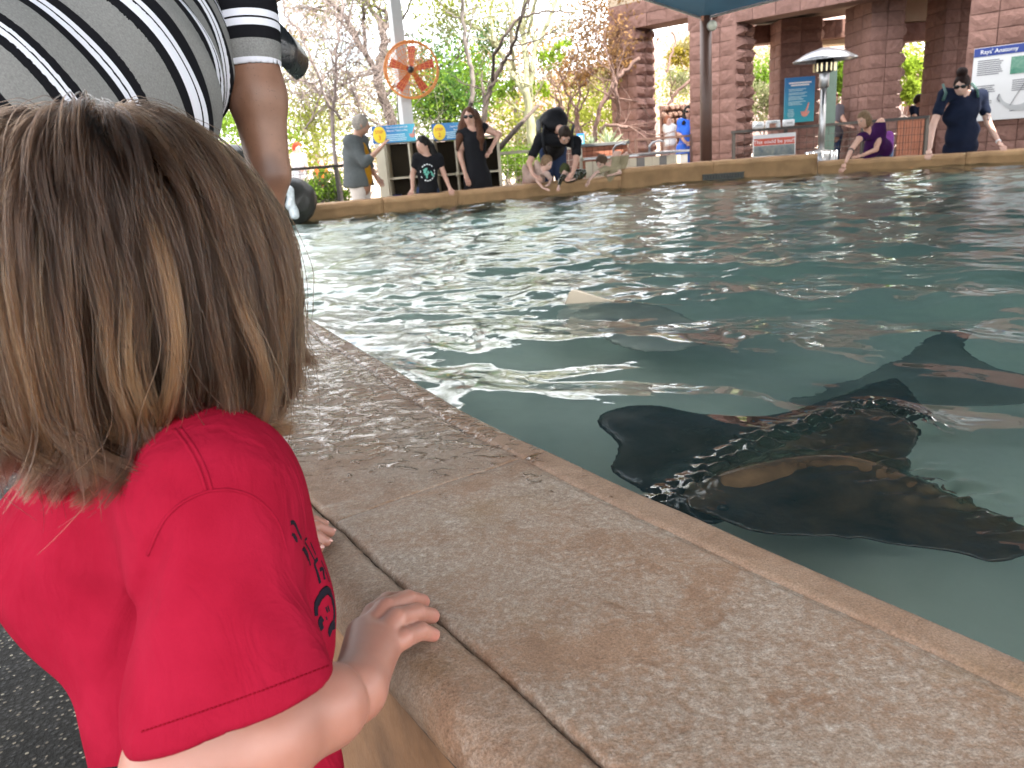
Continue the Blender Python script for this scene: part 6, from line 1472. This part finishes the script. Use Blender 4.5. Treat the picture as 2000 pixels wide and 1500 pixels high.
def man_skin():
    t = NT('brown_freckled_skin'); c = t.co(); g = t.n('ShaderNodeNewGeometry').outputs['Position']
    n = t.noise(c, 14, 4); fr = t.vor(c, 120); fn = t.noise(c, 40, 2)
    col = t.ramp(n, [(0.3, (0.185, 0.088, 0.053)), (0.7, (0.25, 0.125, 0.078))])
    fre = t.math('MULTIPLY', t.ramp(fr, [(0.0, 1.0), (0.16, 1.0), (0.24, 0.0)]), t.ramp(fn, [(0.5, 0.0), (0.6, 1.0)]))
    col = t.mix(t.math('MULTIPLY', fre, 0.5), col, (0.09, 0.04, 0.025))
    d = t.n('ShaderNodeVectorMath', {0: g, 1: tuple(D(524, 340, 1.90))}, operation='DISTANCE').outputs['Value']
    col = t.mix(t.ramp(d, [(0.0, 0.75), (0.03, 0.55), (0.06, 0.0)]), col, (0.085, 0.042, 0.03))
    b = t.bsdf(Base_Color=col, Roughness=0.48, Normal=t.bump(t.noise(c, 300, 3), 0.15, 0.002)); b.inputs['Subsurface Weight'].default_value = 0.08; b.inputs['Subsurface Radius'].default_value = (0.01, 0.004, 0.002); return t.m
MSK = man_skin()
fd = nrm(RT*0.75-UP*0.5+FW*0.35)
sd = SD().cap(SH, lerp(SH, ELB, 0.5), 0.064, 0.068, 0).cap(lerp(SH, ELB, 0.5), ELB, 0.068, 0.050, 0.03).chain([ELB, lerp(ELB, WRI, 0.35), WRI], [0.049, 0.051, 0.034], 0.02).cap(WRI, HND, 0.034, 0.024, 0.03)
sd.chain([D(345, 70, 1.95), D(460, -40, 2.0), hc], [0.12, 0.07, 0.08], 0.03).ell(hc, (0.095, 0.10, 0.105), None, 0.03).ell(hc+fd*0.095, 0.02, None, 0.02)
HL = D(-100, 300, 1.80); 
for hp_, kn_, an_ in ((D(-190, 440, 1.12), np.array([-1.25, 1.06, 0.46]), np.array([-1.57, 1.0, 0.09])), (D(-190, 400, 1.36), np.array([-1.33, 1.5, 0.48]), np.array([-1.6, 1.6, 0.09]))):
    sd.chain([hp_, kn_, an_], [0.12, 0.075, 0.048], 0.05)
S2 = D(330, 60, 2.1); sd.chain([D(345, 70, 1.98), S2, D(320, 260, 2.2), D(330, 420, 2.3)], [0.08, 0.06, 0.05, 0.04], 0.03)
ex = MB(); fingers(ex, HND-np.array([0.08, 0.02, 0]), HND+np.array([0.02, 0.0, 0.002]), 1.1, 0.15)
sd_mesh('body', sd, 0.009, MSK, man, 2, ex)
capb = M('black_cap_cloth', (0.012, 0.012, 0.013), 0.55, 0.25, 60, 0.4, 300)
sd_mesh('cap_crown', SD().ell(hc+UP*0.02-fd*0.005, (0.112, 0.115, 0.112)).cut_plane(hc-UP*0.045-RT*0.02, nrm(-UP+fd*0.3)), 0.008, capb, man, 1)
br = [(523, 36), (541, 41), (557, 55), (570, 74), (574, 92), (566, 114), (548, 126), (541, 112), (534, 90), (526, 62)]
C_ = catmull(np.array(br, float), 4, True); mb = MB(); P_ = [D(x, y, 1.93+0.0009*(x-520)) for x, y in C_]; n = len(P_); cen = np.mean(P_, 0)-FW*0.015
Q_ = [p+FW*0.10+RT*0.012 for p in P_]; mb.add(P_+[cen]+Q_+[np.mean(Q_, 0)], [(k, (k+1) % n, n) for k in range(n)]+[(n+1+(k+1) % n, n+1+k, 2*n+1) for k in range(n)]+[((k+1) % n, k, n+1+k, n+1+(k+1) % n) for k in range(n)])
mb.build('cap_brim', M('glossy_black_brim', (0.010, 0.010, 0.011), 0.3, 0.3, 30, 0.5, 60), man, True)
MB().tube([D(497, -4, 1.90), D(512, 18, 1.90), D(528, 42, 1.91)], 0.006, 6).build('cap_edge', M('grey_strap', (0.16, 0.16, 0.17), 0.5), man, True)
sd = SD().ell(D(-190, 420, 1.24), (0.24, 0.24, 0.23))
for hp_, kn_ in ((D(-190, 440, 1.12), np.array([-1.25, 1.06, 0.46])), (D(-190, 400, 1.36), np.array([-1.33, 1.5, 0.48]))): sd.cap(hp_, kn_, 0.15, 0.115, 0.05)
sd_mesh('shorts', sd, 0.016, cloth('charcoal_shorts', (0.04, 0.04, 0.045)), man, 1)
for an in (np.array([-1.57, 1.0, 0]), np.array([-1.6, 1.6, 0])):
    MB().bbox(an+np.array([0.06, -0.02, 0.018]), (0.15, 0.05, 0.017), np.array(Matrix.Rotation(radians(-12), 3, 'Z')), 0.012).build('shoe_sole', M('cream_rubber', (0.62, 0.56, 0.45), 0.6), man, True)
    MB().ball(an+np.array([0.06, -0.02, 0.055]), (0.14, 0.048, 0.05), np.array(Matrix.Rotation(radians(-12), 3, 'Z'))).build('shoe', M('grey_canvas', (0.3, 0.28, 0.25), 0.8), man, True)

# ================================================================== CHILD IN RED
kid = thing('person', 'small child with long light brown hair in a red t-shirt holding the near pool wall', 'person', (-0.40, 0.62, 0))
HC = D(236, 492, 0.60); HF = nrm([0.66, 0.47, -0.62]); HU = nrm(np.array([0.12, 0.08, 1.0])-HF*(np.array([0.12, 0.08, 1.0])@HF)); HS = np.cross(HF, HU); HR = np.stack([HS, HF, HU], 1)
KSK = NT('child_skin'); kc = KSK.co(); at = KSK.attr('blush', 'Fac')
kb = KSK.bsdf(Base_Color=KSK.mix(at, KSK.ramp(KSK.noise(kc, 40, 4), [(0.3, (0.285, 0.138, 0.096)), (0.7, (0.33, 0.168, 0.12))]), (0.40, 0.145, 0.112)), Roughness=0.45, Normal=KSK.bump(KSK.noise(kc, 700, 3), 0.10, 0.0012))
kb.inputs['Subsurface Weight'].default_value = 0.22; kb.inputs['Subsurface Radius'].default_value = (0.012, 0.004, 0.002); kb.inputs['Subsurface Scale'].default_value = 0.5
KSK = KSK.m
def zf(px, py, dz): return G(px, py, TOP+dz)
FING = [[(706, 1238, .030), (730, 1198, .034), (758, 1174, .022), (782, 1168, .010)],
        [(716, 1236, .036), (754, 1190, .040), (796, 1172, .026), (825, 1175, .009)],
        [(738, 1250, .036), (774, 1210, .038), (814, 1198, .025), (844, 1203, .009)],
        [(752, 1270, .028), (790, 1246, .029), (822, 1233, .020), (846, 1240, .0085)]]
WR = zf(697, 1348, 0.034); EL = D(360, 1500, 0.535)
arm = SD().chain([D(415, 1060, 0.565), EL], [0.033, 0.035], 0.02).chain([EL, D(520, 1437, 0.565), D(640, 1378, 0.61), WR], [0.039, 0.0355, 0.0285, 0.0195], 0.02)
for i, fg in enumerate(FING):
    P_ = [zf(*q) for q in fg]; w_ = (0.92, 1.0, 0.98, 0.86)[i]
    arm.cap(WR, P_[0], 0.019, 0.0140, 0.012)
    arm.chain(P_, [0.0120*w_, 0.0110*w_, 0.0099*w_, 0.0080*w_], 0.0025)
arm.chain([WR, zf(690, 1300, .022), zf(695, 1262, .012), zf(705, 1240, .009)], [0.015, 0.012, 0.0095, 0.007], 0.006)
def kcol(V):
    d = np.full(len(V), 1.0)
    for fg in FING:
        for q, rr in ((fg[1], 0.010), (fg[3], 0.014), (fg[2], 0.008)): d = np.minimum(d, np.linalg.norm(V-zf(*q), axis=1)/rr)
    return {'blush': ('POINT', 'FLOAT', 0.75*np.exp(-d*d)+0.1*(np.random.RandomState(1).rand(len(V))*0))}
def crease(X, d):
    a = np.exp(-(((X-WR)@nrm(WR-D(640, 1378, 0.61))+0.012)/0.0022)**2)*np.exp(-(np.linalg.norm(X-WR, axis=1)/0.04)**4); return d+0.0016*a
arm.fn(crease)
V1, Q1 = surface(arm, *arm.bounds(0.006), 0.0017); V1 = relax(V1, Q1, 2)
NK = D(245, 830, 0.63)
hd = SD().ell(HC, (0.080, 0.102, 0.090), HR, 0).ell(HC+HF*0.030-HU*0.070, (0.060, 0.062, 0.052), HR, 0.03).ell(HC+HF*0.045-HU*0.055+HS*0.03, (0.03, 0.035, 0.03), HR, 0.02).ell(HC+HF*0.098-HU*0.03, (0.012, 0.014, 0.013), HR, 0.012)
for s in (-1, 1): hd.ell(HC+HS*s*0.082-HF*0.005-HU*0.03, (0.010, 0.020, 0.028), HR, 0.006)
hd.cap(HC-HU*0.05, NK, 0.050, 0.052, 0.02).cap(NK, D(300, 1000, 0.63), 0.048, 0.055, 0.03).cap(D(240, 1020, 0.64), D(420, 1010, 0.60), 0.045, 0.040, 0.03).cap(D(320, 1050, 0.63), D(440, 1600, 0.635), 0.05, 0.05, 0.04)
LW = zf(548, 1052, 0.022); hd.chain([D(430, 1000, 0.68), D(470, 1120, 0.76), LW], [0.04, 0.033, 0.021], 0.02)
LF = [[(590, 1020, .020), (612, 1019, .018), (632, 1024, .008)], [(592, 1031, .022), (618, 1030, .020), (645, 1039, .008)], [(592, 1043, .020), (615, 1047, .018), (637, 1058, .008)], [(588, 1056, .015), (606, 1064, .012), (622, 1071, .007)]]
lh = SD()
for fg in LF:
    P_ = [zf(*q) for q in fg]; lh.cap(LW, P_[0], 0.017, 0.011, 0.01); lh.chain(P_, [0.0092, 0.0086, 0.0066], 0.0025)
lh.chain([LW, zf(575, 1012, .012), zf(590, 1004, .008)], [0.014, 0.010, 0.007], 0.005)
for hx_, ax_ in ((D(330, 1640, 0.60), np.array([-0.46, 0.52, 0.07])), (D(430, 1640, 0.68), np.array([-0.42, 0.66, 0.07]))): hd.chain([hx_, lerp(hx_, ax_, 0.5), ax_], [0.075, 0.05, 0.034], 0.03)
V2, Q2 = surface(hd, *hd.bounds(0.02), 0.006); V2 = relax(V2, Q2, 1); V3, Q3 = surface(lh, *lh.bounds(0.006), 0.0018); V3 = relax(V3, Q3, 2)
Vb = np.concatenate([V1, V2, V3]); Qb = np.concatenate([Q1, Q2+len(V1), Q3+len(V1)+len(V2)])
np_mesh('body', Vb, Qb, KSK, kid, True, attrs=kcol(Vb))
NAIL = M('pink_nail', (0.62, 0.36, 0.31), 0.25, 0.04)
for fg, w_ in list(zip(FING, (0.9, 1, 1, 0.85)))+[(q, 0.9) for q in LF]:
    a, b = zf(*fg[-2]), zf(*fg[-1]); d = nrm(b-a); s_ = nrm(np.cross(d, [0, 0, 1])); n_ = np.cross(s_, d); MB().ball(b+d*0.0022+n_*0.0050*w_, np.array([0.0042*w_, 0.0052*w_, 0.0016]), np.stack([s_, d, n_], 1)).build('fingernail', NAIL, kid, True)
for s in (-1, 1):
    e = HC+HF*0.086+HU*0.0+HS*s*0.033; MB().ball(e, 0.0115).build('eye', EYEW, kid, True); MB().ball(e+HF*0.006, 0.0072).build('iris', IRIS, kid, True)
MB().ball(HC+HF*0.086-HU*0.068, (0.018, 0.006, 0.005), HR).build('mouth', LIP, kid, True)
# shirt
tor = SD().cap(D(165, 1045, 0.645), D(430, 1000, 0.585), 0.069, 0.064, 0).cap(D(150, 1110, 0.645), D(496, 1125, 0.605), 0.056, 0.050, 0.035).cap(D(205, 1195, 0.635), D(545, 1215, 0.605), 0.052, 0.040, 0.035)
tor.cap(D(330, 1300, 0.62), D(520, 1330, 0.61), 0.055, 0.043, 0.05).cap(D(320, 1450, 0.62), D(550, 1490, 0.62), 0.050, 0.046, 0.05).cap(D(330, 1620, 0.63), D(530, 1620, 0.63), 0.055, 0.055, 0.05).ell(D(425, 940, 0.56), (0.042, 0.045, 0.042), None, 0.04)
tor.cap(D(250, 900, 0.635), D(370, 900, 0.60), 0.040, 0.038, 0.05)
HEMA, HEMB = D(268, 1468, 0.52), D(650, 1334, 0.525); hn = nrm(np.cross(HEMB-HEMA, FW)); hn = hn if hn@UP < 0 else -hn
def sleeve_f(X, e=0.0, ext=0.0):
    dn = hn*ext
    a = sd_cap(X, D(385, 985, 0.555), D(372, 1400, 0.53)+dn, 0.046+e, 0.043+e); b = sd_cap(X, D(425, 990, 0.555), D(541, 1340, 0.53)+dn, 0.041+e, 0.040+e); return smin(a, b, 0.06)
def fold_lines(X):
    """broad soft folds radiating from the armpit and shoulder"""
    f_ = np.zeros(len(X), np.float32)
    for (a, b, w_, h_) in [((340, 1010), (215, 1330), 0.010, 0.010), ((400, 975), (250, 900), 0.010, 0.004), ((250, 1000), (205, 1200), 0.018, 0.006), ((120, 1000), (190, 1190), 0.020, 0.004), ((560, 1110), (640, 1230), 0.009, 0.005), ((470, 1130), (600, 1250), 0.014, 0.003), ((100, 1120), (260, 1240), 0.014, 0.004), ((300, 1080), (262, 1330), 0.008, 0.004), ((390, 1100), (420, 1380), 0.022, 0.003), ((500, 1010), (560, 1200), 0.02, 0.003)]:
        A_, B_ = D(*a, 0.52), D(*b, 0.52); nn = nrm(np.cross(B_-A_, FW)); v = X-CC; sc_ = 0.52/np.maximum(v@FW, 0.1); Xp = CC+v*sc_[:, None]
        e = B_-A_; t_ = np.clip(((Xp-A_)@e)/(e@e), 0, 1); dd = np.linalg.norm(Xp-A_-t_[:, None]*e, axis=1); f_ += (h_*np.exp(-(dd/w_)**2)*(0.35+0.65*np.sin(pi*np.clip(t_, 0.02, 0.98)))).astype(np.float32)
    return f_
def shirt_f(X):
    t_ = tor(X); s_ = sleeve_f(X); s_ = smax(s_, (X-HEMA)@hn, 0.004); 
    inn = sleeve_f(X, -0.0055, 0.15); low = (X-(HEMA-hn*0.022))@hn
    s_ = np.maximum(s_, np.where(low > 0, -inn, -1))
    t_ = np.maximum(t_, -sd_cap(X, NK+HU*0.04, NK-HU*0.02, 0.058, 0.050))
    d = smin(t_, s_, 0.016)
    return (d+fold_lines(X)*0.8+wav(X, 14, 0.0016, 21)+wav(X, 38, 0.0009, 22)+wav(X, 90, 0.0004, 23)).astype(np.float32)
lo, hi = tor.bounds(0.03); lo2 = np.minimum(lo, np.minimum(HEMA, HEMB)-0.08); hi2 = np.maximum(hi, np.maximum(HEMA, HEMB)+0.05)
V, Qd = surface(shirt_f, lo2, hi2, 0.0036); V = relax(V, Qd, 2)
def red_mat():
    t = NT('red_cotton_jersey'); c = t.co(); n = t.noise(c, 18, 5); w1 = t.noise(t.n('ShaderNodeMapping', {'Vector': c, 'Scale': (1, 1, 0.25)}).outputs[0], 1400, 2, 0.6); f = t.noise(c, 500, 4, 0.7)
    col = t.ramp(n, [(0.3, (0.205, 0.005, 0.018)), (0.7, (0.255, 0.008, 0.026))]); col = t.mix(t.ramp(f, [(0.35, 0.0), (0.8, 0.15)]), col, (0.30, 0.012, 0.024))
    wr = t.noise(t.n('ShaderNodeMapping', {'Vector': c, 'Rotation': (0.3, 0.5, 0.2), 'Scale': (1, 1, 0.45)}).outputs[0], 22, 3, 0.5, 1.4)
    b = t.bsdf(Base_Color=col, Roughness=0.88, Normal=t.bump(t.math('ADD', w1, f), 0.35, 0.0008, t.bump(wr, 0.55, 0.012))); b.inputs['Sheen Weight'].default_value = 0.0; b.inputs['Specular IOR Level'].default_value = 0.03; return t.m
REDM = red_mat(); kshirt = np_mesh('shirt', V, Qd, REDM, kid, True); kbv = bvh_of(kshirt)
def seam(nm, lines, rad, mat, off=0.0002, flat=0.5):
    mb = MB()
    for L in lines:
        V, Fs = ribbon(kbv, L, rad, off, 6, flat, 5)
        if len(V): mb.add(V, Fs)
    return mb.build(nm, mat, kshirt, True)
seam('armhole_seam', [[(288, 1085), (318, 1020), (352, 985), (390, 965), (415, 958), (450, 957), (490, 968), (525, 995), (548, 1030), (560, 1075)]], 0.0011, REDM)
seam('shoulder_seam', [[(340, 838), (365, 872), (388, 915), (402, 958)]], 0.0013, REDM); seam('shoulder_seam', [[(352, 836), (378, 872), (400, 915), (413, 957)]], 0.0013, REDM)
hemL = [(268+(650-268)*k/14+2, 1468+(1334-1468)*k/14-36) for k in range(15)]
mb = MB()
for k in range(44):
    a = k/44; x = 276+(644-276)*a; y = 1466+(1336-1466)*a-37+3*sin(a*pi); V, Fs = ribbon(kbv, [(x, y), (x+3, y-1.05), (x+6, y-2.1)], 0.0006, 0.0001, 4, 0.6, 1)
    if len(V): mb.add(V, Fs)
tag(mb.build('hem_stitching', M('dark_red_thread', (0.17, 0.003, 0.010), 0.9, spec=0.03), kshirt, True), kind='stuff')
PRINT = M('black_shirt_print', (0.012, 0.010, 0.016), 0.8, spec=0.06)
def c4(L): return [(550+x/4.285, 950+y/4.285) for x, y in L]
for L, rd in [([(75, 308), (95, 300), (115, 325), (140, 385), (165, 440)], 0.0016), ([(85, 400), (105, 415), (125, 450), (132, 465)], [0.0012, 0.002, 0.002, 0.001]), ([(172, 530), (190, 535), (215, 580), (240, 660)], [0.0012, 0.0026, 0.0026, 0.0012]), ([(212, 435), (192, 460), (225, 520), (270, 610), (285, 640)], 0.0009),
              ([(300, 605), (276, 650), (300, 730), (322, 810)], 0.0016), ([(318, 700), (345, 690), (352, 740), (360, 780)], 0.0016), ([(240, 470), (262, 520), (285, 575)], 0.0009), ([(330, 620), (360, 690), (385, 760), (400, 800)], 0.0009),
              ([(290, 1085), (290, 1000), (325, 920), (375, 870), (410, 900), (432, 980), (440, 1060), (436, 1130), (430, 1200)], [0.0022, 0.003, 0.0036, 0.0034, 0.0026, 0.0024, 0.0024, 0.004]), ([(340, 1100), (322, 1140), (338, 1200)], 0.0028), ([(430, 1150), (405, 1200), (412, 1230)], 0.0036), ([(368, 1010), (385, 1055)], 0.0009), ([(385, 1000), (400, 1045)], 0.0009), ([(370, 1090), (380, 1118)], 0.0008)]:
    seam('printed_stroke', [c4(L)], rd, PRINT, 0.0002, 0.12)
sd = SD()
for hx_, ax_ in ((D(330, 1640, 0.60), np.array([-0.46, 0.52, 0.07])), (D(430, 1640, 0.68), np.array([-0.42, 0.66, 0.07]))): sd.chain([hx_, lerp(hx_, ax_, 0.5), ax_], [0.085, 0.062, 0.05], 0.03)
sd.cap(D(370, 1560, 0.63), D(570, 1520, 0.665), 0.05, 0.045, 0.03)
sd_mesh('trousers', sd, 0.009, cloth('black_leggings', (0.015, 0.014, 0.016)), kid, 1)
for ax_ in (np.array([-0.46, 0.52, 0.0]), np.array([-0.42, 0.66, 0.0])): MB().ball(ax_+np.array([0.04, 0.03, 0.035]), (0.085, 0.038, 0.036), np.array(Matrix.Rotation(radians(30), 3, 'Z'))).build('shoe', M('dark_shoe', (0.04, 0.04, 0.045)), kid, True)

# ------------------------------------------------------------------ hair, strand by strand
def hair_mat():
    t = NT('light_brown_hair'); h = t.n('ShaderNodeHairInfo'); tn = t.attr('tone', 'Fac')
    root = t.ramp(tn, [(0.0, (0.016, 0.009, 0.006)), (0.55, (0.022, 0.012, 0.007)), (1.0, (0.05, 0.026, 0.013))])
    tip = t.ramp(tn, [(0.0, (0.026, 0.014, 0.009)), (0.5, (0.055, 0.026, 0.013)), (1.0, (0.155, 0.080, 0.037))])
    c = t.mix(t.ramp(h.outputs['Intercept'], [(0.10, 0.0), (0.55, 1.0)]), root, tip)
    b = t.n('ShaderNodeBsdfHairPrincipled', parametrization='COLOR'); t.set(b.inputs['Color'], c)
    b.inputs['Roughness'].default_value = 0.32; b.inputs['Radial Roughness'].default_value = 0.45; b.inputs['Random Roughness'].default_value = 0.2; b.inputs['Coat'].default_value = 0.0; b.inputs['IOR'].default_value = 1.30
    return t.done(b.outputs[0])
ZEND = D(330, 850, 0.60)[2]
def grow(n, seed, steps=40, step=0.0112, seg=28):
    r = np.random.RandomState(seed); crown = nrm(-HF*0.55+HU*0.84)
    N_ = []
    while len(N_) < n:
        v = r.normal(size=3); v /= np.linalg.norm(v); loc = np.array([v@HS, v@HF, v@HU])
        if loc[2] < -0.45-0.25*min(0, loc[1]): continue
        if loc[1] > 0.50 and loc[2] < 0.50: continue           # face
        if loc[1] > 0.15 and loc[2] < -0.10: continue
        N_.append(v)
    N_ = np.array(N_); rad = np.array([0.084, 0.101, 0.092])
    P = ((N_@HR)*rad)@HR.T+HC; out = [P.copy()]; lay = r.uniform(0.0, 0.016, (n, 1))
    part = N_@crown; away = N_*part[:, None]-crown; away /= np.maximum(np.linalg.norm(away, axis=1), 1e-6)[:, None]
    d = away+N_*0.15; d /= np.linalg.norm(d, axis=1)[:, None]
    MC = N_[:150]; mi_ = np.argmax(N_@MC.T, 1); ph = r.uniform(0, 6.28, n)[mi_]+r.normal(0, 0.25, n); wl = r.uniform(0.07, 0.14, n)[mi_]; am = r.uniform(0.1, 1.0, n)[mi_]
    g = np.array([0, 0, -1.0]); lat = np.cross(N_, g); lat /= np.maximum(np.linalg.norm(lat, axis=1), 1e-6)[:, None]
    s = 0.0
    for k in range(steps-1):
        l = (P-HC)@HR; q = l/(rad+0.003+lay); nn = (q/(rad+0.003+lay))@HR.T; nn /= np.linalg.norm(nn, axis=1)[:, None]; inside = np.linalg.norm(q, axis=1)
        upper = np.clip(nn[:, 2]+0.25, 0, 1)
        want = d+g*(0.10+0.5*np.clip(s/0.16, 0, 1))+lat*(0.58*am*np.sin(2*pi*s/wl+ph))[:, None]*min(1, 0.2+s*6)
        want = want-nn*(np.clip(inside-1.01, 0, 0.4)*7.0*upper)[:, None]
        ctr = (HC-P)*np.array([1, 1, 0]); want = want+ctr*((0.55+3.0*np.clip(N_@HF, 0, 1))*(1-np.clip(upper*2.2, 0, 1)))[:, None]
        want /= np.linalg.norm(want, axis=1)[:, None]; d = 0.62*d+0.38*want; d /= np.linalg.norm(d, axis=1)[:, None]
        P = P+d*step; s += step; l = (P-HC)@HR; q = l/(rad+0.003+lay); iq = np.linalg.norm(q, axis=1); m_ = iq < 1
        P[m_] = ((l/iq[:, None])@HR.T+HC)[m_]; out.append(P.copy())
    G_ = np.stack(out, 1); RS = np.zeros((n, seg, 3)); ze = ZEND+r.normal(0, 0.011, n)[mi_]+r.normal(0, 0.004, n)+0.020*np.clip(N_@HF, 0, 1)
    for i in range(n):
        z = G_[i, :, 2]; w_ = np.argmax((z < ze[i]) & (np.arange(steps) > 4)) or steps-1
        t_ = np.linspace(0, w_, seg)
        for a_ in range(3): RS[i, :, a_] = np.interp(t_, np.arange(steps), G_[i, :, a_])
    # ends flick in or out, lock by lock
    u = np.clip((np.linspace(0, 1, seg)-0.68)/0.32, 0, 1)[None, :, None]**2
    rad_ = (RS[:, -1]-HC)*np.array([1, 1, 0]); rad_ /= np.linalg.norm(rad_, axis=1)[:, None]
    RS += u*(rad_*r.normal(-0.008, 0.018, (n, 1))[mi_]+lat*r.normal(0, 0.026, (n, 1))[mi_])[:, None, :]+u*np.array([0, 0, 0.010])*r.rand(n, 1, 1)
    m_g = np.linspace(0, 1, seg)[None, :, None]; RS = lerp(RS, RS[:150][mi_], 0.42*m_g); return RS, N_, r, mi_
NG = 1000; GU, GN, r, MI = grow(NG, 4); seg = GU.shape[1]
def lock(px, dep):                     # a lock drawn through given points
    C_ = catmull(np.array([D(x, y, dd) for (x, y), dd in zip(px, dep)]), 10); L = np.concatenate([[0], np.cumsum(np.linalg.norm(np.diff(C_, axis=0), axis=1))]); t_ = np.linspace(0, L[-1], seg)
    return np.stack([np.interp(t_, L, C_[:, k]) for k in range(3)], 1)
EXTRA = [lock([(430, 330), (500, 420), (548, 560), (545, 690), (525, 790), (480, 842), (440, 835), (428, 800)], [.60, .60, .605, .61, .61, .605, .60, .60]),
         lock([(450, 350), (520, 440), (558, 560), (548, 680), (532, 780), (500, 850), (478, 846)], [.61, .61, .615, .62, .62, .61, .61]),
         lock([(360, 320), (420, 450), (470, 600), (510, 700), (520, 780), (500, 850), (530, 842), (570, 833)], [.56, .55, .56, .57, .58, .585, .60, .61]),
         lock([(470, 340), (540, 430), (572, 520), (574, 600), (560, 640), (548, 650)], [.63, .63, .635, .64, .64, .64]),
         lock([(230, 300), (290, 430), (330, 560), (345, 680), (330, 790), (300, 850)], [.53, .515, .515, .52, .53, .545]),
         lock([(180, 330), (190, 470), (170, 610), (165, 720), (110, 830), (70, 870)], [.54, .53, .53, .535, .55, .56])]
GU = np.concatenate([GU, np.array(EXTRA)]); NGX = len(GU)
tm_ = r.beta(1.1, 1.7, 150); tone_g = np.clip(np.concatenate([tm_[MI], np.zeros(NGX-NG)])+r.normal(0, 0.10, NGX), 0, 1); tone_g[NG:] = [0.65, 0.5, 0.7, 0.4, 0.8, 0.75]
cnt = np.full(NGX, 26); cnt[NG:] = 170; gi = np.repeat(np.arange(NGX), cnt); NS = len(gi)
tt = np.linspace(0, 1, seg)[None, :, None]
big = np.where(gi >= NG, 1.5, 1.0)[:, None, None]
j0 = r.normal(size=(NS, 1, 3))*0.0032*big; fz = r.normal(size=(NS, 1, 3))*0.0022
ph = r.uniform(0, 6.28, (NS, 1, 1)); wob = 0.0009*np.sin(tt*16+ph)*r.normal(size=(NS, 1, 3))
ST = GU[gi]+j0*(1.0-0.60*tt)+fz*tt**2+wob
fly = r.rand(NS) < 0.06; ST[fly] += (r.normal(size=(fly.sum(), 1, 3))*0.012)*tt**1.3
ST = ST.astype(np.float32)
hcv = bpy.data.hair_curves.new('hair'); hcv.add_curves([seg]*NS)
hcv.position_data.foreach_set('vector', (ST.reshape(-1, 3)-root_loc(kid).astype(np.float32)).ravel())
ra = hcv.attributes.get('radius') or hcv.attributes.new('radius', 'FLOAT', 'POINT')
ra.data.foreach_set('value', np.tile(np.concatenate([np.full(seg-5, 0.00026), np.linspace(0.00025, 0.00008, 5)]), NS).astype(np.float32))
ta = hcv.attributes.new('tone', 'FLOAT', 'CURVE'); ta.data.foreach_set('value', np.clip(tone_g[gi]+r.normal(0, 0.14, NS), 0, 1).astype(np.float32))
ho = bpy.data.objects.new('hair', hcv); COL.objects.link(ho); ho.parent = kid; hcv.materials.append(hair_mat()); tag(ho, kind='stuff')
# close scalp layer under the strands
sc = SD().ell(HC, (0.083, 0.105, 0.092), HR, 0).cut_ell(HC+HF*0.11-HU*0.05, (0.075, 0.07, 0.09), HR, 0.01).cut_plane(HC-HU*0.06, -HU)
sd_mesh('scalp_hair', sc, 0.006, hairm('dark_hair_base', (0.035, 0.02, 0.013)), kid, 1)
